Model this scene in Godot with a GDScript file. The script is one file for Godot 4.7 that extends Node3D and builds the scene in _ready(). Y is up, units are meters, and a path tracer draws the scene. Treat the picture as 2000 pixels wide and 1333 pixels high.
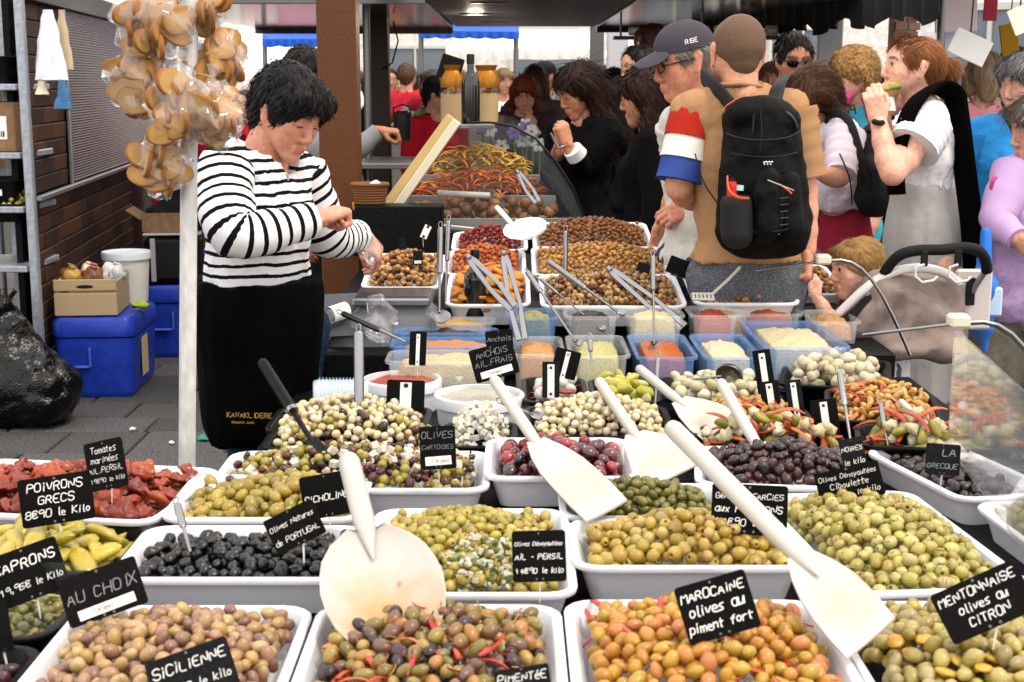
extends Node3D
# An olive and antipasti stall on a market street. y is up, metres; the camera stands at the origin looking towards -z.
const F := 2778.0
const EYE := 1.6
var ct := cos(atan(506.5 / F))
var st := sin(atan(506.5 / F))
var rng := RandomNumberGenerator.new()
var used := {}
var mats := {}
var shapes := {}
var noises := {}
var tex := {}

# the sight line through a point of a 2000 x 1333 view, met at a distance or at a height above the ground
func ray(u: float, v: float) -> Vector3:
	var d := (v - 666.5) / F
	return Vector3((u - 1000.0) / F, -(st + d * ct), -(ct - d * st))
func at(u: float, v: float, depth: float) -> Vector3:
	var r := ray(u, v)
	return Vector3(0, EYE, 0) + r * (depth / -r.z)
func on(u: float, v: float, y: float) -> Vector3:
	var r := ray(u, v)
	return Vector3(0, EYE, 0) + r * ((y - EYE) / r.y)

# ---------------------------------------------------------------- mesh builder
class MB:
	var v := PackedVector3Array()
	var n := PackedVector3Array()
	var uv := PackedVector2Array()
	var col := PackedColorArray()
	var ix := PackedInt32Array()
	var c := Color.WHITE
	var xf := Transform3D()
	# indexed triangles, counter-clockwise seen from outside; smooth normals
	func add(pv: PackedVector3Array, pi: PackedInt32Array, puv := PackedVector2Array(), orient := true) -> void:
		var base := v.size()
		var q := PackedVector3Array()
		q.resize(pv.size())
		var mid := Vector3.ZERO
		for k in pv.size():
			q[k] = xf * pv[k]
			mid += q[k]
		mid /= maxf(1.0, pv.size())
		var vol := 0.0
		var nn := PackedVector3Array()
		nn.resize(pv.size())
		for t in range(0, pi.size(), 3):
			var a := q[pi[t]]
			var f := (q[pi[t + 1]] - a).cross(q[pi[t + 2]] - a)
			vol += f.dot(a - mid)
			nn[pi[t]] += f
			nn[pi[t + 1]] += f
			nn[pi[t + 2]] += f
		var flip := orient and vol < 0.0
		for k in pv.size():
			v.append(q[k])
			n.append((-nn[k] if flip else nn[k]).normalized())
			uv.append(puv[k] if puv.size() else Vector2(q[k].x, q[k].y))
			col.append(c)
		for t in range(0, pi.size(), 3):
			ix.append(base + pi[t])
			ix.append(base + pi[t + 1 if flip else t + 2])
			ix.append(base + pi[t + 2 if flip else t + 1])
	func face(p: Array, out: Vector3, puv := PackedVector2Array()) -> void:   # a flat convex polygon
		var pv := PackedVector3Array(p)
		var pi := PackedInt32Array()
		var turn: bool = (pv[1] - pv[0]).cross(pv[2] - pv[0]).dot(out) < 0.0
		for k in range(1, p.size() - 1):
			pi.append_array([0, k + 1, k] if turn else [0, k, k + 1])
		add(pv, pi, puv, false)
	func box(size: Vector3, at := Vector3.ZERO, bevel := 0.0, turn := Basis()) -> void:
		var h := size / 2
		var b := minf(bevel, minf(h.x, minf(h.y, h.z)) * 0.9)
		var keep := xf
		xf = xf * Transform3D(turn, at)
		for ax in 3:
			var o := (ax + 1) % 3
			var w := (ax + 2) % 3
			for s in [-1.0, 1.0]:
				var p := []
				for k in [[-1, -1], [1, -1], [1, 1], [-1, 1]]:
					var e := Vector3.ZERO
					e[ax] = s * h[ax]
					e[o] = k[0] * (h[o] - b)
					e[w] = k[1] * (h[w] - b)
					p.append(e)
				var nrm := Vector3.ZERO
				nrm[ax] = s
				face(p, nrm, PackedVector2Array([Vector2(0, 0), Vector2(size[o], 0), Vector2(size[o], size[w]), Vector2(0, size[w])]))
		if b > 0.0:
			for ax in 3:
				var o := (ax + 1) % 3
				var w := (ax + 2) % 3
				for s in [-1.0, 1.0]:
					for t in [-1.0, 1.0]:
						var p := []
						for k in [[-1, 0], [1, 0], [1, 1], [-1, 1]]:
							var e := Vector3.ZERO
							e[ax] = k[0] * (h[ax] - b)
							e[o] = s * (h[o] - (b if k[1] else 0.0))
							e[w] = t * (h[w] - (0.0 if k[1] else b))
							p.append(e)
						var nrm := Vector3.ZERO
						nrm[o] = s
						nrm[w] = t
						face(p, nrm)
			for s in 8:
				var g := Vector3(1 if s & 1 else -1, 1 if s & 2 else -1, 1 if s & 4 else -1)
				face([g * Vector3(h.x, h.y - b, h.z - b), g * Vector3(h.x - b, h.y, h.z - b), g * Vector3(h.x - b, h.y - b, h.z)], g)
		xf = keep
	func loft(rings: Array, closed := true, caps := true, sharp := false) -> void:   # rings of equal size
		var m: int = rings[0].size()
		var e := m if closed else m - 1
		if sharp:
			for r in rings.size() - 1:
				strip(rings[r], rings[r + 1], e)
		else:
			var pv := PackedVector3Array()
			var pi := PackedInt32Array()
			var pu := PackedVector2Array()
			for r in rings.size():
				pv.append_array(rings[r])
				for k in m:
					pu.append(Vector2(float(k) / e, float(r) / maxf(1, rings.size() - 1)))
			for r in rings.size() - 1:
				for k in e:
					var a := r * m + k
					var b := r * m + (k + 1) % m
					pi.append_array([a, b, b + m, a, b + m, a + m])
			add(pv, pi, pu)
		if caps and closed:
			for q in [[0, 1], [rings.size() - 1, rings.size() - 2]]:
				var mid := Vector3.ZERO
				var mid2 := Vector3.ZERO
				for k in m:
					mid += rings[q[0]][k] / m
					mid2 += rings[q[1]][k] / m
				var pv := PackedVector3Array(rings[q[0]])
				pv.append(mid)
				var pi := PackedInt32Array()
				var turn: bool = (pv[0] - mid).cross(pv[1] - mid).dot(mid - mid2) < 0.0
				for k in m:
					pi.append_array([m, (k + 1) % m, k] if turn else [m, k, (k + 1) % m])
				add(pv, pi, PackedVector2Array(), false)
	func strip(a: PackedVector3Array, b: PackedVector3Array, e: int) -> void:
		var m := a.size()
		var pv := PackedVector3Array(a)
		pv.append_array(b)
		var pi := PackedInt32Array()
		for k in e:
			var j := (k + 1) % m
			pi.append_array([k, j, j + m, k, j + m, k + m])
		add(pv, pi, PackedVector2Array(), false)
	func tube(p: Array, rad, seg := 8, caps := true, flat := 1.0, up := Vector3.ZERO) -> void:
		var rings := []
		var side := up
		for k in p.size():
			var t: Vector3 = (p[mini(k + 1, p.size() - 1)] - p[maxi(k - 1, 0)]).normalized()
			if side == Vector3.ZERO:
				side = t.cross(Vector3.UP if absf(t.y) < 0.9 else Vector3.RIGHT)
			side = (side - t * side.dot(t)).normalized()
			var o := t.cross(side)
			var r: float = rad[k] if rad is Array else rad
			var ring := PackedVector3Array()
			for s in seg:
				var w := TAU * s / seg
				ring.append(p[k] + side * (cos(w) * r) + o * (sin(w) * r * flat))
			rings.append(ring)
		loft(rings, true, caps)
	func lathe(prof: Array, seg := 20, at := Vector3.ZERO, turn := Basis(), wob := 0.0) -> void:   # Vector2(radius, height)
		var keep := xf
		xf = xf * Transform3D(turn, at)
		var rings := []
		for q in prof:
			var ring := PackedVector3Array()
			for s in seg:
				var w := TAU * s / seg
				var r: float = q.x * (1.0 + wob * sin(w * 5.0))
				ring.append(Vector3(cos(w) * r, q.y, -sin(w) * r))
			rings.append(ring)
		var run := [rings[0]]
		for k in range(1, rings.size()):
			run.append(rings[k])
			var sharp := false
			if k < rings.size() - 1:
				sharp = (prof[k] - prof[k - 1]).normalized().dot((prof[k + 1] - prof[k]).normalized()) < 0.75
			if sharp or k == rings.size() - 1:
				var pv := PackedVector3Array()
				var pi := PackedInt32Array()
				for r in run:
					pv.append_array(r)
				for r in run.size() - 1:
					for s in seg:
						var a: int = r * seg + s
						var b: int = r * seg + (s + 1) % seg
						pi.append_array([a, b, b + seg, a, b + seg, a + seg])
				add(pv, pi, PackedVector2Array(), false)
				run = [rings[k]]
		xf = keep
	func ball(at: Vector3, r: Vector3, turn := Basis(), seg := 10, rows := 7) -> void:
		var keep := xf
		xf = xf * Transform3D(turn * Basis.from_scale(r), at)
		var pv := PackedVector3Array([Vector3.UP])
		var pi := PackedInt32Array()
		for j in range(1, rows):
			var a := PI * j / rows
			for s in seg:
				pv.append(Vector3(sin(a) * cos(TAU * s / seg), cos(a), -sin(a) * sin(TAU * s / seg)))
		pv.append(Vector3.DOWN)
		var last := pv.size() - 1
		for s in seg:
			var e := (s + 1) % seg
			pi.append_array([0, 1 + s, 1 + e, last, last - seg + e, last - seg + s])
			for j in rows - 2:
				var b := 1 + j * seg
				pi.append_array([b + s, b + seg + s, b + seg + e, b + s, b + seg + e, b + e])
		add(pv, pi)
		xf = keep
	func take(o: MB, t: Transform3D, tint := Color.WHITE) -> void:   # a moved copy of another builder's triangles
		var base := v.size()
		var nb := t.basis.inverse().transposed()
		var mirror := t.basis.determinant() < 0.0
		for k in o.v.size():
			v.append(t * o.v[k])
			n.append((nb * o.n[k]).normalized())
			uv.append(o.uv[k])
			col.append(o.col[k] * tint)
		for k in range(0, o.ix.size(), 3):
			ix.append(base + o.ix[k])
			ix.append(base + o.ix[k + (2 if mirror else 1)])
			ix.append(base + o.ix[k + (1 if mirror else 2)])
	func rough(amp: float, freq: float, seed_ := 1) -> void:   # uneven surface, normals made anew
		var fn := FastNoiseLite.new()
		fn.seed = seed_
		fn.frequency = freq
		for k in v.size():
			v[k] += n[k] * fn.get_noise_3dv(v[k]) * amp
		var nn := PackedVector3Array()
		nn.resize(v.size())
		for t in range(0, ix.size(), 3):
			var f := (v[ix[t + 2]] - v[ix[t]]).cross(v[ix[t + 1]] - v[ix[t]])
			for j in 3:
				nn[ix[t + j]] += f
		for k in v.size():
			n[k] = nn[k].normalized()
	func mesh() -> ArrayMesh:
		var a := []
		a.resize(Mesh.ARRAY_MAX)
		a[Mesh.ARRAY_VERTEX] = v
		a[Mesh.ARRAY_NORMAL] = n
		a[Mesh.ARRAY_TEX_UV] = uv
		a[Mesh.ARRAY_COLOR] = col
		a[Mesh.ARRAY_INDEX] = ix
		var m := ArrayMesh.new()
		m.add_surface_from_arrays(Mesh.PRIMITIVE_TRIANGLES, a)
		return m

# ---------------------------------------------------------------- a field of rounded bones, meshed as surface nets
class Sdf:
	var bones := []
	var cuts := []
	var cell := 0.012
	var fld: PackedFloat32Array
	var lo: Vector3
	var nx: int
	var ny: int
	var nz: int
	var wrinkle := 0.0
	var noise: FastNoiseLite
	var nscale := Vector3.ONE
	func bone(a: Vector3, b: Vector3, ra: float, rb: float, k := 0.03, ax := Vector3.ZERO, fl := 1.0) -> void:
		bones.append([a, b, ra, rb, k, ax, fl, false])
	func hole(a: Vector3, b: Vector3, ra: float, rb: float, k := 0.006) -> void:
		bones.append([a, b, ra, rb, k, Vector3.ZERO, 1.0, true])
	func plane(nrm: Vector3, p: Vector3) -> void:   # keeps what lies behind the plane
		cuts.append([nrm.normalized(), nrm.normalized().dot(p)])
	func run() -> void:
		lo = Vector3.ONE * 1e6
		var hi := -lo
		for q in bones:
			if q[7]:
				continue
			var r: float = maxf(q[2], q[3]) / minf(1.0, q[6]) + cell * 3
			for p in [q[0], q[1]]:
				lo = lo.min(p - Vector3.ONE * r)
				hi = hi.max(p + Vector3.ONE * r)
		var g := ((hi - lo) / cell).ceil()
		nx = int(g.x) + 1
		ny = int(g.y) + 1
		nz = int(g.z) + 1
		fld.resize(nx * ny * nz)
		fld.fill(1000.0)
		for q in bones:
			var a: Vector3 = q[0]
			var ba: Vector3 = q[1] - a
			var inv := 1.0 / maxf(ba.length_squared(), 1e-9)
			var ra: float = q[2]
			var dr: float = q[3] - ra
			var k: float = q[4]
			var ax: Vector3 = q[5]
			var fl: float = q[6] - 1.0
			var sub: bool = q[7]
			var pad: float = maxf(q[2], q[3]) / minf(1.0, q[6]) + k + cell * 2.5
			var l: Vector3 = ((a.min(q[1]) - Vector3.ONE * pad - lo) / cell).floor().max(Vector3.ZERO)
			var h: Vector3 = ((a.max(q[1]) + Vector3.ONE * pad - lo) / cell).ceil().min(Vector3(nx - 1, ny - 1, nz - 1))
			var x0 := int(l.x)
			var x1 := int(h.x) + 1
			var ik := 1.0 / k
			var step := Vector3(cell, 0, 0)
			for z in range(int(l.z), int(h.z) + 1):
				for y in range(int(l.y), int(h.y) + 1):
					var i := (z * ny + y) * nx + x0
					var p := lo + Vector3(x0, y, z) * cell - a
					for x in range(x0, x1):
						var w := p
						if fl != 0.0:
							w += ax * (p.dot(ax) * fl)
						var t := clampf(w.dot(ba) * inv, 0.0, 1.0)
						var d := (w - ba * t).length() - ra - dr * t
						var f := fld[i]
						if sub:
							d = -d
							var e := maxf(k - absf(f - d), 0.0) * ik
							fld[i] = maxf(f, d) + e * e * k * 0.25
						else:
							var e := maxf(k - absf(f - d), 0.0) * ik
							fld[i] = minf(f, d) - e * e * k * 0.25
						i += 1
						p += step
		for q in cuts:
			var i := 0
			var nr: Vector3 = q[0]
			for z in nz:
				for y in ny:
					var d: float = nr.dot(lo + Vector3(0, y, z) * cell) - q[1]
					for x in nx:
						if fld[i] < d:
							fld[i] = d
						i += 1
						d += nr.x * cell
		if wrinkle > 0.0:
			var i := 0
			var lim := cell * 3.2
			for z in nz:
				for y in ny:
					for x in nx:
						var f := fld[i]
						if f < lim and f > -lim:
							fld[i] = f + noise.get_noise_3dv((lo + Vector3(x, y, z) * cell) * nscale) * wrinkle
						i += 1
	func mesh(mb: MB, tint := Color.WHITE) -> void:
		run()
		var vid := PackedInt32Array()
		vid.resize(fld.size())
		vid.fill(-1)
		var sy := nx
		var sz := nx * ny
		var lim := cell * 5.0
		var off := [0, 1, sy, sy + 1, sz, sz + 1, sz + sy, sz + sy + 1]
		var cp := [Vector3(0, 0, 0), Vector3(1, 0, 0), Vector3(0, 1, 0), Vector3(1, 1, 0), Vector3(0, 0, 1), Vector3(1, 0, 1), Vector3(0, 1, 1), Vector3(1, 1, 1)]
		var ed := [[0, 1], [2, 3], [4, 5], [6, 7], [0, 2], [1, 3], [4, 6], [5, 7], [0, 4], [1, 5], [2, 6], [3, 7]]
		var list := PackedInt32Array()
		for z in nz - 1:
			for y in ny - 1:
				var i := z * sz + y * sy
				for x in nx - 1:
					var f := fld[i]
					if f < lim and f > -lim:
						var s := f < 0.0
						if s != (fld[i + 1] < 0.0) or s != (fld[i + sy] < 0.0) or s != (fld[i + sz] < 0.0) or s != (fld[i + sy + 1] < 0.0) or s != (fld[i + sz + 1] < 0.0) or s != (fld[i + sz + sy] < 0.0) or s != (fld[i + sz + sy + 1] < 0.0):
							var g := [f, fld[i + 1], fld[i + sy], fld[i + sy + 1], fld[i + sz], fld[i + sz + 1], fld[i + sz + sy], fld[i + sz + sy + 1]]
							var acc := Vector3.ZERO
							var m := 0
							for e in ed:
								var ga: float = g[e[0]]
								var gb: float = g[e[1]]
								if (ga < 0.0) != (gb < 0.0):
									acc += cp[e[0]].lerp(cp[e[1]], ga / (ga - gb))
									m += 1
							vid[i] = mb.v.size()
							mb.v.append(lo + (Vector3(x, y, z) + acc / m) * cell)
							mb.n.append(Vector3(g[1] + g[3] + g[5] + g[7] - g[0] - g[2] - g[4] - g[6], g[2] + g[3] + g[6] + g[7] - g[0] - g[1] - g[4] - g[5], g[4] + g[5] + g[6] + g[7] - g[0] - g[1] - g[2] - g[3]).normalized())
							mb.uv.append(Vector2.ZERO)
							mb.col.append(tint)
							list.append(i)
					i += 1
		for i in list:
			var s := fld[i] < 0.0
			for k in 3:
				var o1: int = [1, sy, sz][k]
				var o2: int = [sy, sz, 1][k]
				var o3: int = [sz, 1, sy][k]
				if s != (fld[i + o1] < 0.0) and i - o2 - o3 >= 0:
					var a := vid[i]
					var b := vid[i - o2]
					var c := vid[i - o2 - o3]
					var d := vid[i - o3]
					if b >= 0 and c >= 0 and d >= 0:
						mb.ix.append_array([a, c, b, a, d, c] if s else [a, b, c, a, c, d])

# ---------------------------------------------------------------- objects, names and metas
func numbered(called: String) -> String:
	var k: int = used.get(called, -1) + 1
	used[called] = k
	return called if k == 0 else "%s_%03d" % [called, k]
func tag(o: Node3D, label: String, category: String, group := "") -> Node3D:
	o.set_meta("label", label)
	o.set_meta("category", category)
	if group:
		o.set_meta("group", group)
	return o
func thing(called: String, label: String, category: String, pos := Vector3.ZERO, yaw := 0.0, group := "") -> Node3D:
	var o := Node3D.new()
	o.name = numbered(called)
	add_child(o)
	o.position = pos
	o.rotation.y = yaw
	return tag(o, label, category, group)
func inst(called: String, mesh: Mesh, m: Material, parent: Node = null) -> MeshInstance3D:
	var o := MeshInstance3D.new()
	o.name = called if parent else numbered(called)
	o.mesh = mesh
	o.material_override = m
	(parent if parent else self).add_child(o, true)
	return o
func part(called: String, mb: MB, m: Material, parent: Node = null) -> MeshInstance3D:
	return inst(called, mb.mesh(), m, parent)
func struct(called: String, mb: MB, m: Material) -> MeshInstance3D:
	var o := part(called, mb, m)
	o.set_meta("kind", "structure")
	return o
func local(o: Node3D, mb: MB) -> MB:   # world coordinates to the thing's own
	var t := o.transform.affine_inverse()
	for k in mb.v.size():
		mb.v[k] = t * mb.v[k]
		mb.n[k] = t.basis * mb.n[k]
	return mb

# ---------------------------------------------------------------- materials
func noise_tex(key: String, freq: float, a: float, b: float, normal := false, kind := 0, bump := 4.0, octaves := 4) -> NoiseTexture2D:
	if tex.has(key):
		return tex[key]
	var fn := FastNoiseLite.new()
	fn.seed = key.hash() % 1000
	fn.frequency = freq
	fn.noise_type = [FastNoiseLite.TYPE_SIMPLEX_SMOOTH, FastNoiseLite.TYPE_CELLULAR, FastNoiseLite.TYPE_PERLIN][kind]
	fn.fractal_octaves = octaves
	var t := NoiseTexture2D.new()
	t.width = 256
	t.height = 256
	t.seamless = true
	t.noise = fn
	t.as_normal_map = normal
	t.bump_strength = bump
	if not normal:
		var r := Gradient.new()
		r.set_color(0, Color(a, a, a))
		r.set_color(1, Color(b, b, b))
		r.set_offset(0, 0.25)
		r.set_offset(1, 0.75)
		t.color_ramp = r
	tex[key] = t
	return t
# a plain material: colour (as sRGB), roughness and extras
func mat(key: String, c: Color, rough := 0.6, o := {}) -> StandardMaterial3D:
	if mats.has(key):
		return mats[key]
	var m := StandardMaterial3D.new()
	m.resource_name = key
	m.albedo_color = c
	m.roughness = rough
	m.metallic = o.get("metal", 0.0)
	m.metallic_specular = o.get("spec", 0.38)
	m.vertex_color_use_as_albedo = o.get("vc", false)
	if o.has("grain"):   # [texture key, repeats per metre, normal strength]
		var g: Array = o.grain
		var s: Vector3 = g[1] if g[1] is Vector3 else Vector3.ONE * g[1]
		m.uv1_triplanar = true
		m.uv1_world_triplanar = o.get("world", false)
		m.uv1_scale = s
		if g[0]:
			m.albedo_texture = noise_tex("c_" + g[0], [0.02, 0.06, 0.12][["soft", "mid", "fine"].find(g[0])], o.get("dark", 0.72), 1.0)
		if g[2] > 0.0:
			m.normal_enabled = true
			m.normal_texture = noise_tex("n_" + g[3] if g.size() > 3 else "n_mid", 0.05, 0, 1, true, 0, 6.0)
			m.normal_scale = g[2]
	if o.has("alpha"):
		m.transparency = BaseMaterial3D.TRANSPARENCY_ALPHA
		m.albedo_color.a = o.alpha
	if o.has("coat"):
		m.clearcoat_enabled = true
		m.clearcoat = o.coat
		m.clearcoat_roughness = 0.15
	if o.has("sss"):
		m.subsurf_scatter_enabled = true
		m.subsurf_scatter_strength = o.sss
	if o.has("glow"):
		m.emission_enabled = true
		m.emission = c
		m.emission_energy_multiplier = o.glow
	if o.has("back"):
		m.backlight_enabled = true
		m.backlight = o.back
	if o.has("rim"):
		m.rim_enabled = true
		m.rim = o.rim
	mats[key] = m
	return m
func glass(key: String, c: Color, a: float, spec := 0.5) -> StandardMaterial3D:
	return mat(key, c, 0.05, {"alpha": a, "spec": spec})

# ---------------------------------------------------------------- chalk lettering: strokes on a 4 x 6 grid, drawn as thin ribbons
const GLYPHS := {
	"A": "002640 1232", "B": "00063645443303 3342413000", "C": "4536160501103041", "D": "00062645422000", "E": "46060040 0333", "F": "460600 0333", "G": "4536160501103041 414323", "H": "0006 4046 0343",
	"I": "2026", "K": "0006 460340", "L": "060040", "M": "0006234640", "N": "00064046", "O": "160501103041453616", "P": "00063645443303", "Q": "160501103041453616 2240", "R": "00063645443303 2340",
	"S": "453616050413334241301001", "T": "0646 2620", "U": "060110304146", "V": "062046", "X": "0046 0640", "Y": "062346 2320", "Z": "06460040",
	"a": "34140301103034 343040", "b": "06002031332404", "c": "341403011030", "d": "341403011030 3630", "e": "0232331403011030", "f": "36261510 0434", "g": "341403011030 343b1b", "h": "0006 03243330",
	"i": "1410 1516", "j": "141b0b 1516", "k": "0006 340230", "l": "161020", "m": "0004 03142320 23344340", "n": "0004 03243330", "o": "140301102031332414", "p": "040b 042433312000", "q": "341403011030 343b",
	"r": "0004 032434", "s": "341403312000", "t": "161020 0434", "u": "0401102034 3430", "v": "041034", "x": "0034 0430", "y": "0410 340b", "z": "04340030", "é": "0232331403011030 1526",
	"0": "160501103041453616", "1": "042620", "4": "30360242", "5": "4606033342413000", "8": "33130405163645443342413010010213", "9": "44130416364540", "€": "4536160501103041 0233 0434",
	".": "1011", ",": "110a", "-": "1333",
}
func width_of(ch: String) -> float:
	if ch in "il.,I":
		return 3.0
	if ch in "abcdefghknopqrstuvxyzé -j":
		return 4.2
	return 5.3
# the writing starts at (0, 0) in the plane z = 0, capitals `size` high
func lettering(text: String, size: float, thick := 0.6, slant := 0.12, wild := 0.25) -> MB:
	var mb := MB.new()
	var x := 0.0
	var lift := 0.0
	var u := size / 6.0
	for ch in text:
		var dy := rng.randf_range(-wild, wild) * 0.8
		var sc := 1.0 + rng.randf_range(-wild, wild) * 0.25
		if GLYPHS.has(ch):
			for stroke: String in GLYPHS[ch].split(" "):
				var p := PackedVector2Array()
				for k in range(0, stroke.length() - 1, 2):
					var yc := stroke[k + 1]
					var yy: float = float(yc.to_int()) if yc.is_valid_int() else -float(yc.unicode_at(0) - 96)
					var q := Vector2(float(stroke[k].to_int()), yy) * sc + Vector2(rng.randf_range(-wild, wild), rng.randf_range(-wild, wild)) * 0.5
					p.append(Vector2(x + q.x + q.y * slant, q.y + dy))
				if p.size() > 2:
					var r := PackedVector2Array([p[0]])
					for k in p.size() - 1:
						r.append(p[k].lerp(p[k + 1], 0.25))
						r.append(p[k].lerp(p[k + 1], 0.75))
					r.append(p[p.size() - 1])
					p = r
				lift += 0.00004
				var pv := PackedVector3Array()
				var pi := PackedInt32Array()
				for k in p.size():
					var t := (p[mini(k + 1, p.size() - 1)] - p[maxi(k - 1, 0)]).normalized()
					var s := Vector2(-t.y, t.x) * thick * 0.5
					var e := p[k] - t * (thick * 0.3 if k == 0 else 0.0) + t * (thick * 0.3 if k == p.size() - 1 else 0.0)
					pv.append(Vector3((e + s).x * u, (e + s).y * u, lift))
					pv.append(Vector3((e - s).x * u, (e - s).y * u, lift))
				for k in p.size() - 1:
					pi.append_array([k * 2, k * 2 + 1, k * 2 + 3, k * 2, k * 2 + 3, k * 2 + 2])
				mb.add(pv, pi, PackedVector2Array(), false)
		x += width_of(ch)
	return mb
func text_width(text: String, size: float) -> float:
	var x := 0.0
	for ch in text:
		x += width_of(ch)
	return x * size / 6.0

func _ready() -> void:
	var cam := Camera3D.new()
	cam.name = "camera"
	add_child(cam)
	cam.position = Vector3(0, EYE, 0)
	cam.rotation.x = -atan(506.5 / F)
	cam.fov = rad_to_deg(2.0 * atan(666.5 / F))
	cam.near = 0.05
	cam.far = 400.0
	var lens := CameraAttributesPhysical.new()
	lens.frustum_focal_length = 12.0 / (666.5 / F)
	lens.frustum_focus_distance = 4.3
	lens.exposure_aperture = 10.0
	cam.attributes = lens
	cam.fov = rad_to_deg(2.0 * atan(666.5 / F))
	cam.near = 0.05
	cam.far = 400.0
	cam.current = true
	var env := Environment.new()
	env.background_mode = Environment.BG_SKY
	env.tonemap_mode = Environment.TONE_MAPPER_LINEAR
	env.tonemap_exposure = 1.42
	env.sdfgi_enabled = true
	env.ssao_enabled = true
	env.ssil_enabled = true
	var sm := ProceduralSkyMaterial.new()
	sm.sky_top_color = Color(0.93, 0.92, 0.92)
	sm.sky_horizon_color = Color(1.0, 0.97, 0.93)
	sm.sky_curve = 0.15
	sm.ground_bottom_color = Color(0.30, 0.29, 0.28)
	sm.ground_horizon_color = Color(0.62, 0.62, 0.62)
	sm.sky_energy_multiplier = 1.3
	var sky := Sky.new()
	sky.sky_material = sm
	env.sky = sky
	env.background_energy_multiplier = 1.0
	var we := WorldEnvironment.new()
	we.name = "environment"
	we.environment = env
	add_child(we)
	var sun := DirectionalLight3D.new()
	sun.name = "sun"
	sun.light_energy = 0.62
	sun.light_color = Color(1.0, 0.94, 0.86)
	sun.light_angular_distance = 14.0
	sun.shadow_enabled = true
	add_child(sun)
	sun.look_at_from_position(Vector3.ZERO, Vector3(-0.45, -1.0, -0.35))
	rng.seed = 20240611
	make_shapes()
	ground()
	counter()
	front_trays()
	back_trays()
	tubs()
	tools()
	cards()
	deli_case()
	guards()
	stall()
	main_people()
	background()

# ---------------------------------------------------------------- the food
func rr(w: float, d: float, r: float, y: float, n := 4) -> PackedVector3Array:   # a rounded rectangle, counter-clockwise from above
	var p := PackedVector3Array()
	r = minf(r, minf(w, d) * 0.49)
	for c in 4:
		var cx: float = (w / 2 - r) * [1, -1, -1, 1][c]
		var cz: float = (d / 2 - r) * [1, 1, -1, -1][c]
		for k in n + 1:
			var a := PI * 0.5 * (c + float(k) / n)
			p.append(Vector3(cx + cos(a) * r, y, cz + sin(a) * r))
	return p
func tray_mesh(w: float, d: float, h: float, r := 0.035, lip := 0.012, t := 0.003, taper := 0.02) -> MB:   # rim on y = 0, standing on y = -h
	var mb := MB.new()
	var s := [rr(w - 2 * lip - 2 * taper, d - 2 * lip - 2 * taper, r * 0.7, -h), rr(w - 2 * lip - 0.004, d - 2 * lip - 0.004, r, -0.010), rr(w - 0.002, d - 0.002, r + lip, -0.010), rr(w, d, r + lip, -0.006), rr(w, d, r + lip, -0.002), rr(w - 0.004, d - 0.004, r + lip, 0.0),
		rr(w - 2 * lip, d - 2 * lip, r, 0.0), rr(w - 2 * lip - 0.006, d - 2 * lip - 0.006, r, -0.003), rr(w - 2 * lip - 2 * taper - 2 * t, d - 2 * lip - 2 * taper - 2 * t, r * 0.7, -h + 0.010), rr(w - 2 * lip - 2 * taper - 0.03, d - 2 * lip - 2 * taper - 0.03, r * 0.6, -h + t)]
	for k in s.size() - 1:
		mb.strip(s[k], s[k + 1], s[k].size())
	mb.face(Array(s[0]), Vector3.DOWN)
	mb.face(Array(s[-1]), Vector3.UP)
	return mb
func solid_of(profile: Array, seg: int, squash := Vector3.ONE, rough := 0.0, freq := 1.0, sd := 1) -> ArrayMesh:
	var mb := MB.new()
	mb.xf = Transform3D(Basis.from_scale(squash))
	mb.lathe(profile, seg)
	if rough > 0.0:
		mb.rough(rough, freq, sd)
	return mb.mesh()
func ball_mesh(r: Vector3, seg := 12, rows := 8, rough := 0.0, freq := 1.0, sd := 1) -> ArrayMesh:
	var mb := MB.new()
	mb.ball(Vector3.ZERO, r, Basis(), seg, rows)
	if rough > 0.0:
		mb.rough(rough, freq, sd)
	return mb.mesh()
func bent(length: float, r: float, bend: float, seg := 8, rings := 7, flat := 1.0, tip := 0.25, rough := 0.0, sd := 1) -> ArrayMesh:
	var mb := MB.new()
	var p := []
	var rad := []
	for k in rings:
		var t := float(k) / (rings - 1) * 2.0 - 1.0
		p.append(Vector3(t * length / 2, bend * (1.0 - t * t), bend * 0.4 * t * t * t))
		rad.append(r * maxf(tip, sqrt(maxf(0.0, 1.0 - pow(absf(t), 3.0)))))
	mb.tube(p, rad, seg, true, flat, Vector3(0, 0, 1))
	if rough > 0.0:
		mb.rough(rough, 60.0, sd)
	return mb.mesh()
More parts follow.
